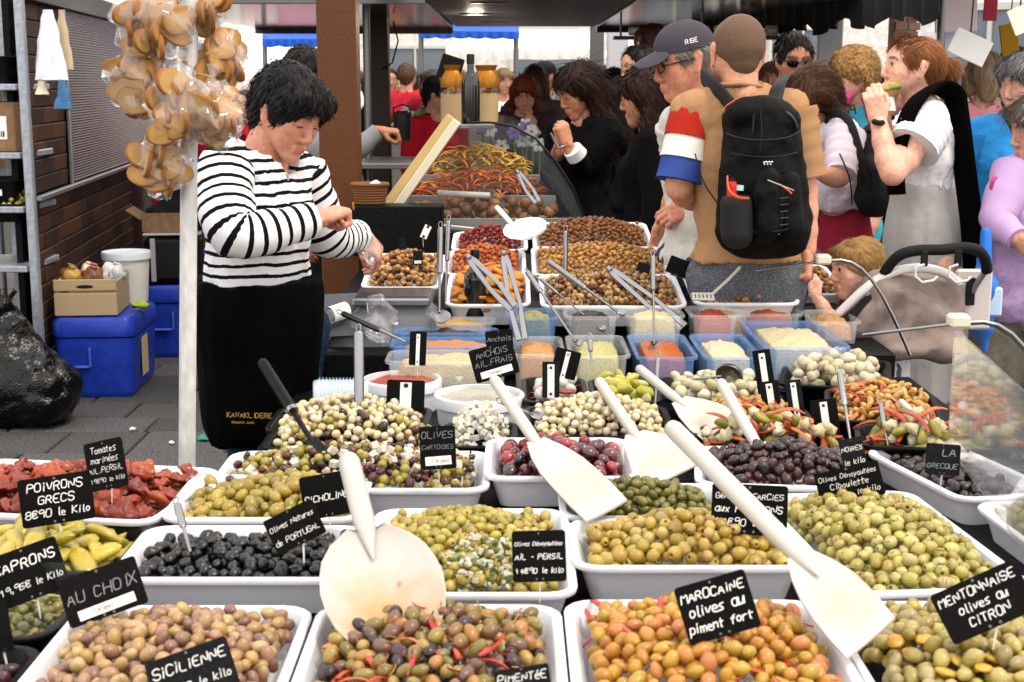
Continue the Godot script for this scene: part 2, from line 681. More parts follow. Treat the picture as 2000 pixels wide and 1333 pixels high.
func make_shapes() -> void:   # every shape about 1 m across its middle; scaled when laid down
	shapes.olive = [ball_mesh(Vector3(0.47, 0.64, 0.47), 12, 8, 0.07, 1.3, 1), ball_mesh(Vector3(0.46, 0.72, 0.45), 12, 8, 0.09, 1.4, 2), ball_mesh(Vector3(0.5, 0.57, 0.48), 12, 8, 0.08, 1.5, 3)]
	var pit := [Vector2(0.0, -0.58), Vector2(0.22, -0.54), Vector2(0.39, -0.4), Vector2(0.48, -0.18), Vector2(0.5, 0.05), Vector2(0.45, 0.28), Vector2(0.33, 0.46), Vector2(0.2, 0.53), Vector2(0.13, 0.5), Vector2(0.1, 0.2), Vector2(0.0, 0.1)]
	shapes.pitted = [solid_of(pit, 12, Vector3.ONE, 0.03, 1.0, 4), solid_of(pit, 12, Vector3(1, 0.95, 1.06), 0.04, 1.2, 5), shapes.olive[2]]
	shapes.round = [ball_mesh(Vector3(0.5, 0.5, 0.5), 12, 8, 0.03, 1.0, 6), ball_mesh(Vector3(0.5, 0.47, 0.52), 12, 8, 0.05, 1.0, 7)]
	shapes.wrinkled = [ball_mesh(Vector3(0.5, 0.64, 0.5), 14, 10, 0.14, 2.2, 8), ball_mesh(Vector3(0.5, 0.6, 0.5), 14, 10, 0.16, 2.4, 9)]
	shapes.tomato = [ball_mesh(Vector3(0.62, 0.2, 0.45), 18, 12, 0.32, 1.7, 11), ball_mesh(Vector3(0.7, 0.17, 0.4), 18, 12, 0.36, 1.6, 12), ball_mesh(Vector3(0.55, 0.24, 0.5), 18, 12, 0.34, 1.9, 13)]
	shapes.pepper = [bent(2.4, 0.42, 0.35, 9, 10, 0.7, 0.12, 0.0), bent(2.8, 0.36, -0.4, 9, 10, 0.75, 0.1), bent(2.0, 0.46, 0.1, 9, 10, 0.65, 0.14)]
	var cb := MB.new()
	cb.box(Vector3(0.85, 0.8, 0.8), Vector3.ZERO, 0.08)
	cb.rough(0.05, 2.0, 3)
	shapes.cube = [cb.mesh()]
	var crumb := MB.new()
	crumb.box(Vector3(0.9, 0.55, 0.7), Vector3.ZERO, 0.12, Basis.from_euler(Vector3(0.3, 0.2, 0.4)))
	crumb.rough(0.14, 1.5, 5)
	shapes.crumb = [crumb.mesh(), shapes.cube[0]]
	shapes.garlic = [ball_mesh(Vector3(0.5, 0.46, 0.42), 10, 8, 0.12, 1.4, 14), ball_mesh(Vector3(0.42, 0.55, 0.4), 10, 8, 0.14, 1.3, 15)]
	shapes.bean = [bent(1.5, 0.42, 0.16, 8, 7, 0.8, 0.3), bent(1.35, 0.45, 0.08, 8, 7, 0.75, 0.3)]
	shapes.strip = [bent(2.6, 0.22, 0.4, 6, 9, 0.4, 0.4), bent(2.2, 0.26, -0.3, 6, 9, 0.35, 0.3)]
	shapes.disc = [ball_mesh(Vector3(0.55, 0.2, 0.52), 12, 6, 0.1, 1.5, 16)]
	shapes.shred = [bent(2.2, 0.16, 0.25, 5, 6, 0.6, 0.5), bent(1.5, 0.2, -0.2, 5, 6, 0.6, 0.5)]
	shapes.nut = [ball_mesh(Vector3(0.5, 0.42, 0.4), 7, 5, 0.12, 1.5, 17), ball_mesh(Vector3(0.46, 0.3, 0.5), 7, 5, 0.16, 1.7, 18)]
	shapes.walnut = [ball_mesh(Vector3(0.5, 0.34, 0.42), 9, 7, 0.34, 2.2, 19), ball_mesh(Vector3(0.46, 0.4, 0.4), 9, 7, 0.34, 2.3, 20)]
	shapes.cherry = [solid_of([Vector2(0.0, -0.46), Vector2(0.26, -0.44), Vector2(0.46, -0.26), Vector2(0.53, 0.0), Vector2(0.46, 0.26), Vector2(0.3, 0.4), Vector2(0.16, 0.42), Vector2(0.12, 0.34), Vector2(0.0, 0.3)], 14)]
	shapes.leaf = [bent(1.4, 0.3, 0.15, 6, 6, 0.15, 0.1)]
# base colours of one food, made into a few glossy materials
func tones(key: String, list: Array, gloss := 0.24, coat := 0.0, dark := 0.74) -> Array:
	var r := []
	for k in list.size():
		r.append(mat("%s_%d" % [key, k], Color(list[k]), gloss, {"grain": ["mid", 1.1, 0.35], "dark": dark, "sss": 0.08, "spec": 0.5, "coat": coat} if coat > 0.0 else {"grain": ["mid", 1.1, 0.35], "dark": dark, "sss": 0.08, "spec": 0.5}))
	return r
# Lets pieces fall into a tray, each coming to rest on those below it. Returns [transform, which layer] from the bottom up.
func settle(c: Vector3, yaw: float, w: float, d: float, depth: float, dome: float, r: float, count: int, shift := Vector2.ZERO, tip := 1.0, tilt := 0.0) -> Array:
	var grid := {}
	var out := []
	var cs := r * 2.0
	var turn := Basis(Vector3.UP, yaw) * Basis(Vector3.RIGHT, tilt)
	for k in count:
		var best := Vector3(0, 1e6, 0)
		var low := 0.0
		for trial in 7:
			var x := rng.randf_range(-0.5, 0.5) * (w - 2 * r)
			var z := rng.randf_range(-0.5, 0.5) * (d - 2 * r)
			var ex := (x - shift.x * w) / (w * 0.5)
			var ez := (z - shift.y * d) / (d * 0.5)
			var hump := dome * maxf(0.0, 1.0 - 0.9 * (ex * ex + ez * ez)) - depth
			var y := hump - r * 1.4
			var gx := int(floor(x / cs))
			var gz := int(floor(z / cs))
			for i in range(gx - 1, gx + 2):
				for j in range(gz - 1, gz + 2):
					for q: Vector3 in grid.get(Vector2i(i, j), []):
						var e := Vector2(q.x - x, q.z - z).length_squared()
						var rr2 := (1.85 * r) * (1.85 * r)
						if e < rr2:
							y = maxf(y, q.y + sqrt(rr2 - e))
			if y - hump < best.y:
				best = Vector3(x, y - hump, z)
				low = y
		if best.y > r * 1.5 * tip:
			continue
		var at_ := Vector3(best.x, low, best.z)
		var key := Vector2i(int(floor(best.x / cs)), int(floor(best.z / cs)))
		if not grid.has(key):
			grid[key] = []
		grid[key].append(at_)
		out.append([c + turn * at_, best.y])
	return out
func any_turn() -> Basis:
	return Basis.from_euler(Vector3(rng.randf() * TAU, rng.randf() * TAU, rng.randf() * TAU))
func lying(flat := 0.5) -> Basis:
	return Basis(Vector3.UP, rng.randf() * TAU) * Basis.from_euler(Vector3(rng.randf_range(-flat, flat), 0, rng.randf_range(-flat, flat)))
# one heap of one food: the pieces on top are objects of their own, those beneath are one mass
func heap(o: Dictionary) -> Array:
	var r: float = o.r
	var list := settle(o.at, o.get("yaw", 0.0), o.w, o.d, o.get("depth", 0.01), o.get("dome", 0.03), r, o.n, o.get("shift", Vector2.ZERO), o.get("tip", 1.0), o.get("tilt", 0.0))
	var singles: int = o.get("singles", 0)
	var kinds: Array = o.kinds   # [shape, materials or colours, share, size, category, called, label, group, lie flat]
	var total := 0.0
	for k in kinds:
		total += k[2]
	var order := []
	for k in list.size():
		order.append(k)
	# the highest in their place come first, then the nearest
	order.sort_custom(func(a, b): return (100.0 if list[a][1] > -0.45 * r else 0.0) + list[a][0].z > (100.0 if list[b][1] > -0.45 * r else 0.0) + list[b][0].z)
	var rest := {}
	var counts := {}
	for n in order.size():
		var k: int = order[n]
		var pick := rng.randf() * total
		var kind: Array
		for q in kinds:
			kind = q
			pick -= q[2]
			if pick <= 0.0:
				break
		var size: float = 2.0 * r * kind[3] * rng.randf_range(0.8, 1.16)
		var t := Transform3D((lying(0.5) if kind.size() > 8 and kind[8] else any_turn()).scaled(Vector3.ONE * size), list[k][0])
		var meshes: Array = shapes[kind[0]]
		var lone: bool = (counts.get(kind[4], 0) < (singles if kind[4] == "olive" else o.get("extras", 60))) and list[k][1] > -0.6 * r
		if lone:
			counts[kind[4]] = counts.get(kind[4], 0) + 1
			var i := inst(kind[5], meshes[rng.randi() % meshes.size()], kind[1][rng.randi() % kind[1].size()])
			i.transform = t
			tag(i, kind[6], kind[4], kind[7])
		else:
			var key: String = kind[7]
			if not rest.has(key):
				rest[key] = [kind, []]
			rest[key][1].append(t)
	for key in rest:
		var kind: Array = rest[key][0]
		var m := MultiMesh.new()
		m.transform_format = MultiMesh.TRANSFORM_3D
		m.use_colors = true
		m.mesh = shapes[kind[0]][0]
		m.instance_count = rest[key][1].size()
		for k in m.instance_count:
			m.set_instance_transform(k, rest[key][1][k])
			var ic: Color = kind[1][rng.randi() % kind[1].size()].albedo_color.srgb_to_linear() * rng.randf_range(0.84, 1.18)
			m.set_instance_color(k, Color(ic.r, ic.g * rng.randf_range(0.92, 1.04), ic.b * rng.randf_range(0.8, 1.1), 1.0))
		var i := MultiMeshInstance3D.new()
		i.name = numbered(o.mass if o.has("mass") else kind[5] + "_heap")
		i.multimesh = m
		i.material_override = mat("mass_%s" % (o.mass_gloss if o.has("mass_gloss") else "glossy"), Color.WHITE, 0.45 if o.has("mass_gloss") else 0.24, {"vc": true, "spec": 0.5, "grain": ["mid", 1.1, 0.35], "dark": 0.76})
		add_child(i)
		i.set_meta("kind", "stuff")
		tag(i, o.mass_label if o.has("mass_label") else "heap of " + kind[7], kind[4])
	return list
# small bits scattered over a heap, within reach of a point
func sprinkle(list: Array, c: Vector3, reach: float, n: int, r: float, shape: String, m: Array, called: String, label: String, category: String) -> void:
	var near := []
	for q in list:
		if Vector2(q[0].x - c.x, q[0].z - c.z).length() < reach:
			near.append(q[0])
	if near.is_empty():
		return
	var mm := MultiMesh.new()
	mm.transform_format = MultiMesh.TRANSFORM_3D
	mm.use_colors = true
	mm.mesh = shapes[shape][0]
	mm.instance_count = n
	for k in n:
		var d := Vector3(rng.randfn(), absf(rng.randfn()) + 0.5, rng.randfn()).normalized()
		mm.set_instance_transform(k, Transform3D(any_turn().scaled(Vector3.ONE * r * rng.randf_range(0.6, 1.4)), near[rng.randi() % near.size()] + d * 0.0125))
		mm.set_instance_color(k, Color(m[rng.randi() % m.size()]).srgb_to_linear())
	var i := MultiMeshInstance3D.new()
	i.name = numbered(called)
	i.multimesh = mm
	i.material_override = mat("mass_dry", Color.WHITE, 0.45, {"vc": true, "grain": ["fine", 1.3, 0.2], "dark": 0.8})
	add_child(i)
	i.set_meta("kind", "stuff")
	tag(i, label, category)
func tray(o: Dictionary, called: String, label: String, m: Material, group := "", h := 0.075) -> MeshInstance3D:
	var mb := tray_mesh(o.w, o.d, h, o.get("corner", 0.035))
	var i := part(called, mb, m)
	i.position = o.at
	i.rotation = Vector3(o.get("tilt", 0.0), o.get("yaw", 0.0), 0)
	tag(i, label, "tray", group)
	return i

# ---------------------------------------------------------------- ground and counter
func ground() -> void:
	var mb := MB.new()
	mb.face([Vector3(-90, 0, 30), Vector3(90, 0, 30), Vector3(90, 0, -160), Vector3(-90, 0, -160)], Vector3.UP)
	var g := struct("ground", mb, mat("ground", Color(0.30, 0.30, 0.30), 0.9, {"grain": ["mid", 1.7, 0.6], "world": true, "dark": 0.6}))
	# paving slabs beside the stall, left, and narrow setts on the right
	var slab_m := []
	for k in 4:
		slab_m.append(mat("slab_%d" % k, Color([0.37, 0.33, 0.41, 0.30][k], [0.365, 0.325, 0.40, 0.298][k], [0.37, 0.325, 0.395, 0.30][k]), 0.75, {"grain": ["fine", 2.3, 0.7], "world": true, "dark": 0.62}))
	var z := -4.4
	var row := 0
	while z > -12.5:
		var deep := 0.27 + 0.06 * (row % 3)
		var x := -4.6 + rng.randf() * 0.3
		while x < -0.3:
			var w := rng.randf_range(0.34, 0.72)
			var b := MB.new()
			b.box(Vector3(w - 0.014, 0.05, deep - 0.014), Vector3.ZERO, 0.006)
			var s := part("paving_slab", b, slab_m[rng.randi() % 4], g)
			s.position = Vector3(x + w / 2, -0.012 + rng.randf_range(0, 0.004), z - deep / 2)
			x += w
		z -= deep
		row += 1
	var sett := MB.new()
	sett.box(Vector3(0.092, 0.05, 0.192), Vector3.ZERO, 0.006)
	var sm := sett.mesh()
	for i in 20:
		for j in 15:
			var s := inst("paving_sett", sm, slab_m[rng.randi() % 4], g)
			s.position = Vector3(1.25 + j * 0.1 + (0.05 if i % 2 else 0.0), -0.010 + rng.randf_range(0, 0.005), -4.9 - i * 0.2)
func slab(called: String, x0: float, x1: float, z0: float, z1: float, y0: float, y1: float, m: Material, parent: Node, bevel := 0.004) -> MeshInstance3D:
	var b := MB.new()
	b.box(Vector3(x1 - x0, y1 - y0, absf(z1 - z0)), Vector3((x0 + x1) / 2, (y0 + y1) / 2, (z0 + z1) / 2), bevel)
	return part(called, b, m, parent)
func counter() -> void:
	var dark := mat("counter_black", Color(0.05, 0.052, 0.057), 0.5, {"spec": 0.25, "grain": ["mid", 3.0, 0.15], "dark": 0.7})
	var t := thing("market_counter", "black L-shaped market counter covered with trays of olives and antipasti", "counter")
	slab("counter_top", -1.3, 1.25, -1.5, -3.06, 0.70, 0.725, dark, t)
	slab("counter_top", -0.62, 1.2, -3.063, -4.2, 0.70, 0.725, dark, t)
	slab("counter_top", -0.66, 1.15, -4.203, -6.3, 0.775, 0.80, dark, t)
	slab("counter_front", -1.3, 1.22, -1.52, -1.54, 0.0, 0.698, dark, t)
	slab("counter_front", 1.14, 1.16, -1.56, -6.2, 0.0, 0.698, dark, t)
	slab("counter_front", -0.6, -0.58, -3.1, -6.2, 0.0, 0.698, dark, t)
	slab("counter_riser", -0.66, 1.15, -4.18, -4.2, 0.727, 0.798, dark, t)
	slab("counter_riser", -0.56, 1.1, -4.66, -6.2, 0.803, 0.86, dark, t)

func front_trays() -> void:
	var white := mat("tray_white", Color(0.86, 0.865, 0.885), 0.36, {"grain": ["", 3.0, 0.05], "sss": 0.1})
	var black := mat("tray_black", Color(0.035, 0.036, 0.04), 0.4, {"spec": 0.25})
	# x0, x1, near, far (distances), rim height, yaw, tray name, tray label, material, depth of tray
	var T := {
		tomato = [-1.17, -0.63, 2.56, 2.94, 0.80, -0.16, "white tray of sun-dried tomatoes at the left edge of the counter", white],
		pepper = [-0.99, -0.665, 2.275, 2.55, 0.79, 0.0, "black tray of long yellow Greek peppers in front of the tomatoes", black],
		caper = [-0.93, -0.69, 2.0, 2.26, 0.785, 0.0, "black tray of stalked caper berries under the caper card", black],
		purple = [-0.95, -0.685, 1.70, 1.99, 0.78, 0.0, "black tray of small purple olives in the bottom left corner", black],
		picholine = [-0.657, -0.283, 2.525, 2.83, 0.805, 0.0, "white tray of large green picholine olives behind the black olives", white],
		feta = [-0.615, -0.045, 2.735, 3.04, 0.80, 0.0, "white tray of olives mixed with feta cubes under the black spatula", white],
		black = [-0.668, -0.262, 2.215, 2.505, 0.80, 0.0, "white tray of black Portuguese olives", white],
		pink = [-0.672, -0.305, 1.72, 2.10, 0.80, 0.0, "white tray of pink brown olives at the front left", white],
		garlicky = [-0.258, 0.106, 2.145, 2.61, 0.80, 0.0, "white tray of pitted green olives with garlic and parsley beside the big scoop", white],
		spicy = [-0.30, 0.076, 1.72, 2.105, 0.80, 0.0, "white tray of mixed olives with red pepper strips under the big scoop", white],
		cherry = [-0.058, 0.262, 2.77, 3.10, 0.815, 0.0, "white tray of dark red cherry peppers half hidden by a spatula", white],
		gherkin = [0.09, 0.412, 2.535, 2.765, 0.805, 0.0, "white tray of small dark green olives behind the stuffed olives", white],
		stuffed = [0.10, 0.497, 2.245, 2.515, 0.81, 0.0, "white tray of stuffed yellow green olives behind the Moroccan olives", white],
		moroccan = [0.08, 0.478, 1.72, 2.125, 0.80, 0.0, "white tray of orange yellow Moroccan olives with chilli at the front", white],
		kalamata = [0.385, 0.745, 2.74, 3.05, 0.805, -0.12, "white tray of glossy purple kalamata olives right of the middle", white],
		chives = [0.505, 0.822, 2.16, 2.72, 0.80, 0.10, "large white tray of pale pitted olives with chives at the right", white],
		lemon = [0.485, 0.87, 1.72, 2.145, 0.79, 0.0, "white tray of pale olives with lemon in the bottom right corner", white],
		glazed = [0.83, 1.06, 2.72, 3.13, 0.79, 0.25, "pale tray of dark wrinkled olives behind the glass at the right", white],
		far_right = [0.92, 1.23, 2.15, 2.70, 0.79, 0.08, "tray of pale green olives behind the glass at the right edge", white],
	}
	var P := {}
	for key in T:
		var q: Array = T[key]
		P[key] = {"at": Vector3((q[0] + q[1]) / 2, q[4], -(q[2] + q[3]) / 2), "w": q[1] - q[0], "d": q[3] - q[2], "yaw": q[5]}
		tray(P[key], "food_tray", q[6], q[7], "", 0.07)
	var heaps := {}
	var fill := func(key: String, o: Dictionary):
		o.at = P[key].at
		o.w = P[key].w - 0.056
		o.d = P[key].d - 0.052
		o.yaw = P[key].yaw
		heaps[key] = heap(o)
	var ol := "olive"
	fill.call("pink", {"r": 0.0102, "n": 1000, "dome": 0.030, "depth": 0.012, "singles": 80, "kinds": [["olive", tones("pink_olive", ["#bb9468", "#a98060", "#c6a268", "#9a7060", "#b88e70", "#ccae78", "#c09a5c"]), 1.0, 1.0, ol, "olive", "pink brown olive in the front left white tray", "pink brown olives in the front left tray"]]})
	fill.call("black", {"r": 0.0108, "n": 560, "dome": 0.022, "depth": 0.024, "singles": 0, "shift": Vector2(0.12, 0.05), "kinds": [["wrinkled", tones("black_olive", ["#0e0d0f", "#141214", "#0a0a0b", "#1a1718"], 0.34), 1.0, 1.0, ol, "olive", "wrinkled black olive in the white tray with the Portugal card", "black olives under the Portugal card"]]})
	fill.call("picholine", {"r": 0.0115, "n": 480, "dome": 0.034, "depth": 0.020, "singles": 0, "shift": Vector2(0.12, 0.0), "kinds": [["olive", tones("picholine_olive", ["#b09a3c", "#bca448", "#a0903a", "#b89c38"]), 1.0, 1.08, ol, "olive", "plain green picholine olive in the white tray behind the black olives", "picholine olives"]]})
	fill.call("garlicky", {"r": 0.0098, "n": 1300, "dome": 0.042, "depth": 0.012, "singles": 0, "kinds": [["pitted", tones("garlic_olive", ["#beaa40", "#c8b450", "#b09c38", "#cdb85a", "#a89c40"]), 1.0, 1.0, ol, "olive", "pitted green olive in the tray with the garlic and parsley card", "pitted olives with garlic and parsley"]]})
	fill.call("spicy", {"r": 0.0108, "n": 860, "dome": 0.042, "depth": 0.012, "singles": 75, "kinds": [
		["olive", tones("spicy_olive", ["#a08a40", "#8b7a3a", "#b39648", "#7c5a4a", "#c08a48", "#96713f"]), 0.78, 1.0, ol, "olive", "brown green olive in the pepper mix under the big scoop", "olives in the pepper mix"],
		["olive", tones("spicy_dark", ["#3a2a2c", "#241c20"]), 0.09, 1.0, ol, "olive", "dark olive in the pepper mix under the big scoop", "dark olives in the pepper mix"],
		["strip", tones("spicy_strip", ["#d8301c", "#e0501e", "#c82418", "#e07a28"]), 0.13, 1.0, "pepper strip", "pepper_strip", "red pepper strip lying among the mixed olives", "pepper strips in the olive mix", true]]})
	fill.call("moroccan", {"r": 0.0114, "n": 820, "dome": 0.042, "depth": 0.012, "singles": 80, "kinds": [
		["olive", tones("moroccan_olive", ["#d29b30", "#c88a2a", "#dba83a", "#d8953c", "#c6a036", "#d98b4a"]), 0.93, 1.0, ol, "olive", "orange yellow olive in the tray with the Moroccan card", "orange yellow Moroccan olives"],
		["strip", tones("moroccan_strip", ["#d22a18", "#dc4a22", "#e06a30"]), 0.07, 1.0, "chilli strip", "chilli_strip", "red chilli strip among the orange yellow olives", "chilli strips in the Moroccan olives", true]]})
	fill.call("stuffed", {"r": 0.0110, "n": 720, "dome": 0.046, "depth": 0.016, "singles": 0, "kinds": [["pitted", tones("stuffed_olive", ["#c8a844", "#d2b452", "#bb9c3a", "#caac4c", "#d0b468"]), 1.0, 1.0, ol, "olive", "stuffed yellow green olive in the middle tray behind the Moroccan olives", "stuffed olives in the middle tray"]]})
	fill.call("chives", {"r": 0.0108, "n": 1250, "dome": 0.050, "depth": 0.012, "singles": 0, "kinds": [["pitted", tones("chive_olive", ["#c6b65c", "#d0c470", "#b8a850", "#d4c87e", "#bcae56"]), 1.0, 1.0, ol, "olive", "pale pitted olive in the large tray with the chives card", "pale pitted olives with chives"]]})
	fill.call("lemon", {"r": 0.0118, "n": 720, "dome": 0.042, "depth": 0.012, "singles": 65, "kinds": [
		["olive", tones("lemon_olive", ["#bfac56", "#b09c4a", "#ccb868", "#c0ac76", "#d2ba5c", "#ac9862"]), 0.92, 1.0, ol, "olive", "pale olive in the bottom right tray with the lemon card", "pale olives with lemon"],
		["disc", tones("lemon_bit", ["#e0a828", "#e8b838"]), 0.08, 1.2, "lemon slice", "lemon_slice", "yellow piece of lemon among the pale olives at the bottom right", "lemon pieces among the pale olives", true]]})
	fill.call("feta", {"r": 0.0098, "n": 1100, "dome": 0.046, "depth": 0.012, "singles": 0, "kinds": [
		["round", tones("feta_olive", ["#a99a3a", "#b5a544", "#988c38"]), 0.52, 1.0, ol, "olive", "green olive in the mix with feta cubes", "green olives in the feta mix"],
		["olive", tones("feta_dark", ["#4a2226", "#5e2a2a", "#35191c"]), 0.22, 0.95, ol, "olive", "dark red olive in the mix with feta cubes", "dark olives in the feta mix"],
		["cube", tones("feta_cube", ["#f2ead8", "#ece2cc"], 0.6), 0.20, 1.0, "feta cube", "feta_cube", "white feta cube among the mixed olives", "feta cubes in the olive mix"],
		["strip", tones("feta_strip", ["#a8341c", "#8c2a1c"]), 0.06, 0.7, "pepper strip", "pepper_strip", "red brown pepper strip in the mix with feta cubes", "pepper strips in the feta mix", true]]})
	fill.call("cherry", {"r": 0.0145, "n": 260, "dome": 0.028, "depth": 0.024, "singles": 0, "kinds": [["cherry", tones("cherry_pepper", ["#6a1420", "#8c1420", "#b01c22", "#2c1420", "#4a1220"], 0.16, 0.6), 1.0, 1.05, "cherry pepper", "cherry_pepper", "dark red cherry pepper in the white tray under the long white spatula", "dark red cherry peppers"]]})
	fill.call("gherkin", {"r": 0.0088, "n": 820, "dome": 0.042, "depth": 0.017, "singles": 0, "kinds": [["olive", tones("small_olive", ["#707024", "#80782c", "#626020", "#8a7e34"], 0.25), 1.0, 1.05, ol, "olive", "small dark green olive in the tray behind the stuffed olives", "small dark green olives"]]})
	fill.call("kalamata", {"r": 0.0108, "n": 520, "dome": 0.042, "depth": 0.012, "singles": 0, "kinds": [["olive", tones("kalamata_olive", ["#3a2024", "#4a282c", "#2a181c", "#55302e"], 0.18, 0.4), 1.0, 1.06, ol, "olive", "glossy purple kalamata olive in the tray right of the middle", "glossy purple kalamata olives"]]})
	fill.call("purple", {"r": 0.0098, "n": 340, "dome": 0.012, "depth": 0.032, "singles": 0, "kinds": [["olive", tones("purple_olive", ["#3c2430", "#4c2c38", "#5a3440"], 0.25), 1.0, 1.0, ol, "olive", "small purple olive in the bottom left corner tray", "small purple olives"]]})
	fill.call("glazed", {"r": 0.0105, "n": 330, "dome": 0.012, "depth": 0.032, "singles": 0, "kinds": [["wrinkled", tones("glazed_olive", ["#3a2c2e", "#453436", "#2c2224"], 0.3), 1.0, 1.0, ol, "olive", "dark wrinkled olive in the pale tray behind the glass", "dark wrinkled olives behind the glass"]]})
	fill.call("far_right", {"r": 0.0108, "n": 640, "dome": 0.031, "depth": 0.012, "singles": 0, "kinds": [["olive", tones("edge_olive", ["#b0a050", "#bcaa5c", "#a8a04c", "#c8b070"]), 1.0, 1.0, ol, "olive", "pale green olive behind the glass at the right edge", "pale green olives behind the glass"]]})
	fill.call("tomato", {"r": 0.0185, "n": 480, "dome": 0.031, "depth": 0.017, "singles": 0, "tip": 0.8, "kinds": [["tomato", tones("dried_tomato", ["#a03010", "#b04012", "#842208", "#b85018", "#942c0c"], 0.42), 1.0, 1.15, "dried tomato", "dried_tomato", "shrivelled sun-dried tomato in the white tray at the left", "sun-dried tomatoes", true]]})
	fill.call("pepper", {"r": 0.018, "n": 150, "dome": 0.025, "depth": 0.022, "singles": 0, "tip": 0.8, "kinds": [["pepper", tones("yellow_pepper", ["#c8b01c", "#d4bc28", "#b8a824", "#ccb43c"], 0.3, 0.3), 1.0, 1.0, "yellow pepper", "yellow_pepper", "long yellow pickled pepper in the black tray at the left", "long yellow pickled peppers", true]]})
	fill.call("caper", {"r": 0.0098, "n": 320, "dome": 0.012, "depth": 0.027, "singles": 0, "kinds": [
		["olive", tones("caper_berry", ["#8a8432", "#989038", "#7a782e"]), 0.8, 1.0, "caper berry", "caper_berry", "green caper berry in the black tray under the caper card", "caper berries"],
		["shred", tones("caper_stalk", ["#a89a48", "#b4a654"], 0.5), 0.2, 1.6, "caper stalk", "caper_stalk", "thin stalk among the caper berries", "caper stalks", true]]})
	sprinkle(heaps.garlicky, on(955, 1100, 0.82), 0.075, 420, 0.011, "crumb", ["#e4dcc4", "#f0e8d4", "#c8ccb4", "#5c6c38", "#d8d0b8", "#748048"], "chopped_garlic", "chopped garlic and parsley strewn on the pitted olives", "garlic and parsley")
	sprinkle(heaps.chives, on(1640, 1080, 0.82), 0.3, 500, 0.0045, "shred", ["#4a5028", "#3c3a20", "#6c6c38"], "chopped_chives", "dark chopped herbs on the pale pitted olives", "herbs")
	sprinkle(heaps.feta, on(700, 900, 0.82), 0.4, 260, 0.006, "crumb", ["#7a2c1c", "#efe6d4", "#8c3c20"], "feta_crumbs", "crumbs of feta and pepper on the olive mix", "crumbs")
	sprinkle(heaps.spicy, on(870, 1250, 0.82), 0.3, 220, 0.008, "shred", ["#c8341c", "#d8682c", "#8c2c1c", "#c89c44"], "pepper_bits", "small red and orange pepper bits in the spicy olive mix", "pepper bits")
	sprinkle(heaps.moroccan, on(1380, 1260, 0.82), 0.3, 90, 0.008, "shred", ["#c8341c", "#d8582c", "#c07830"], "chilli_bits", "small chilli bits on the orange yellow olives", "chilli bits")

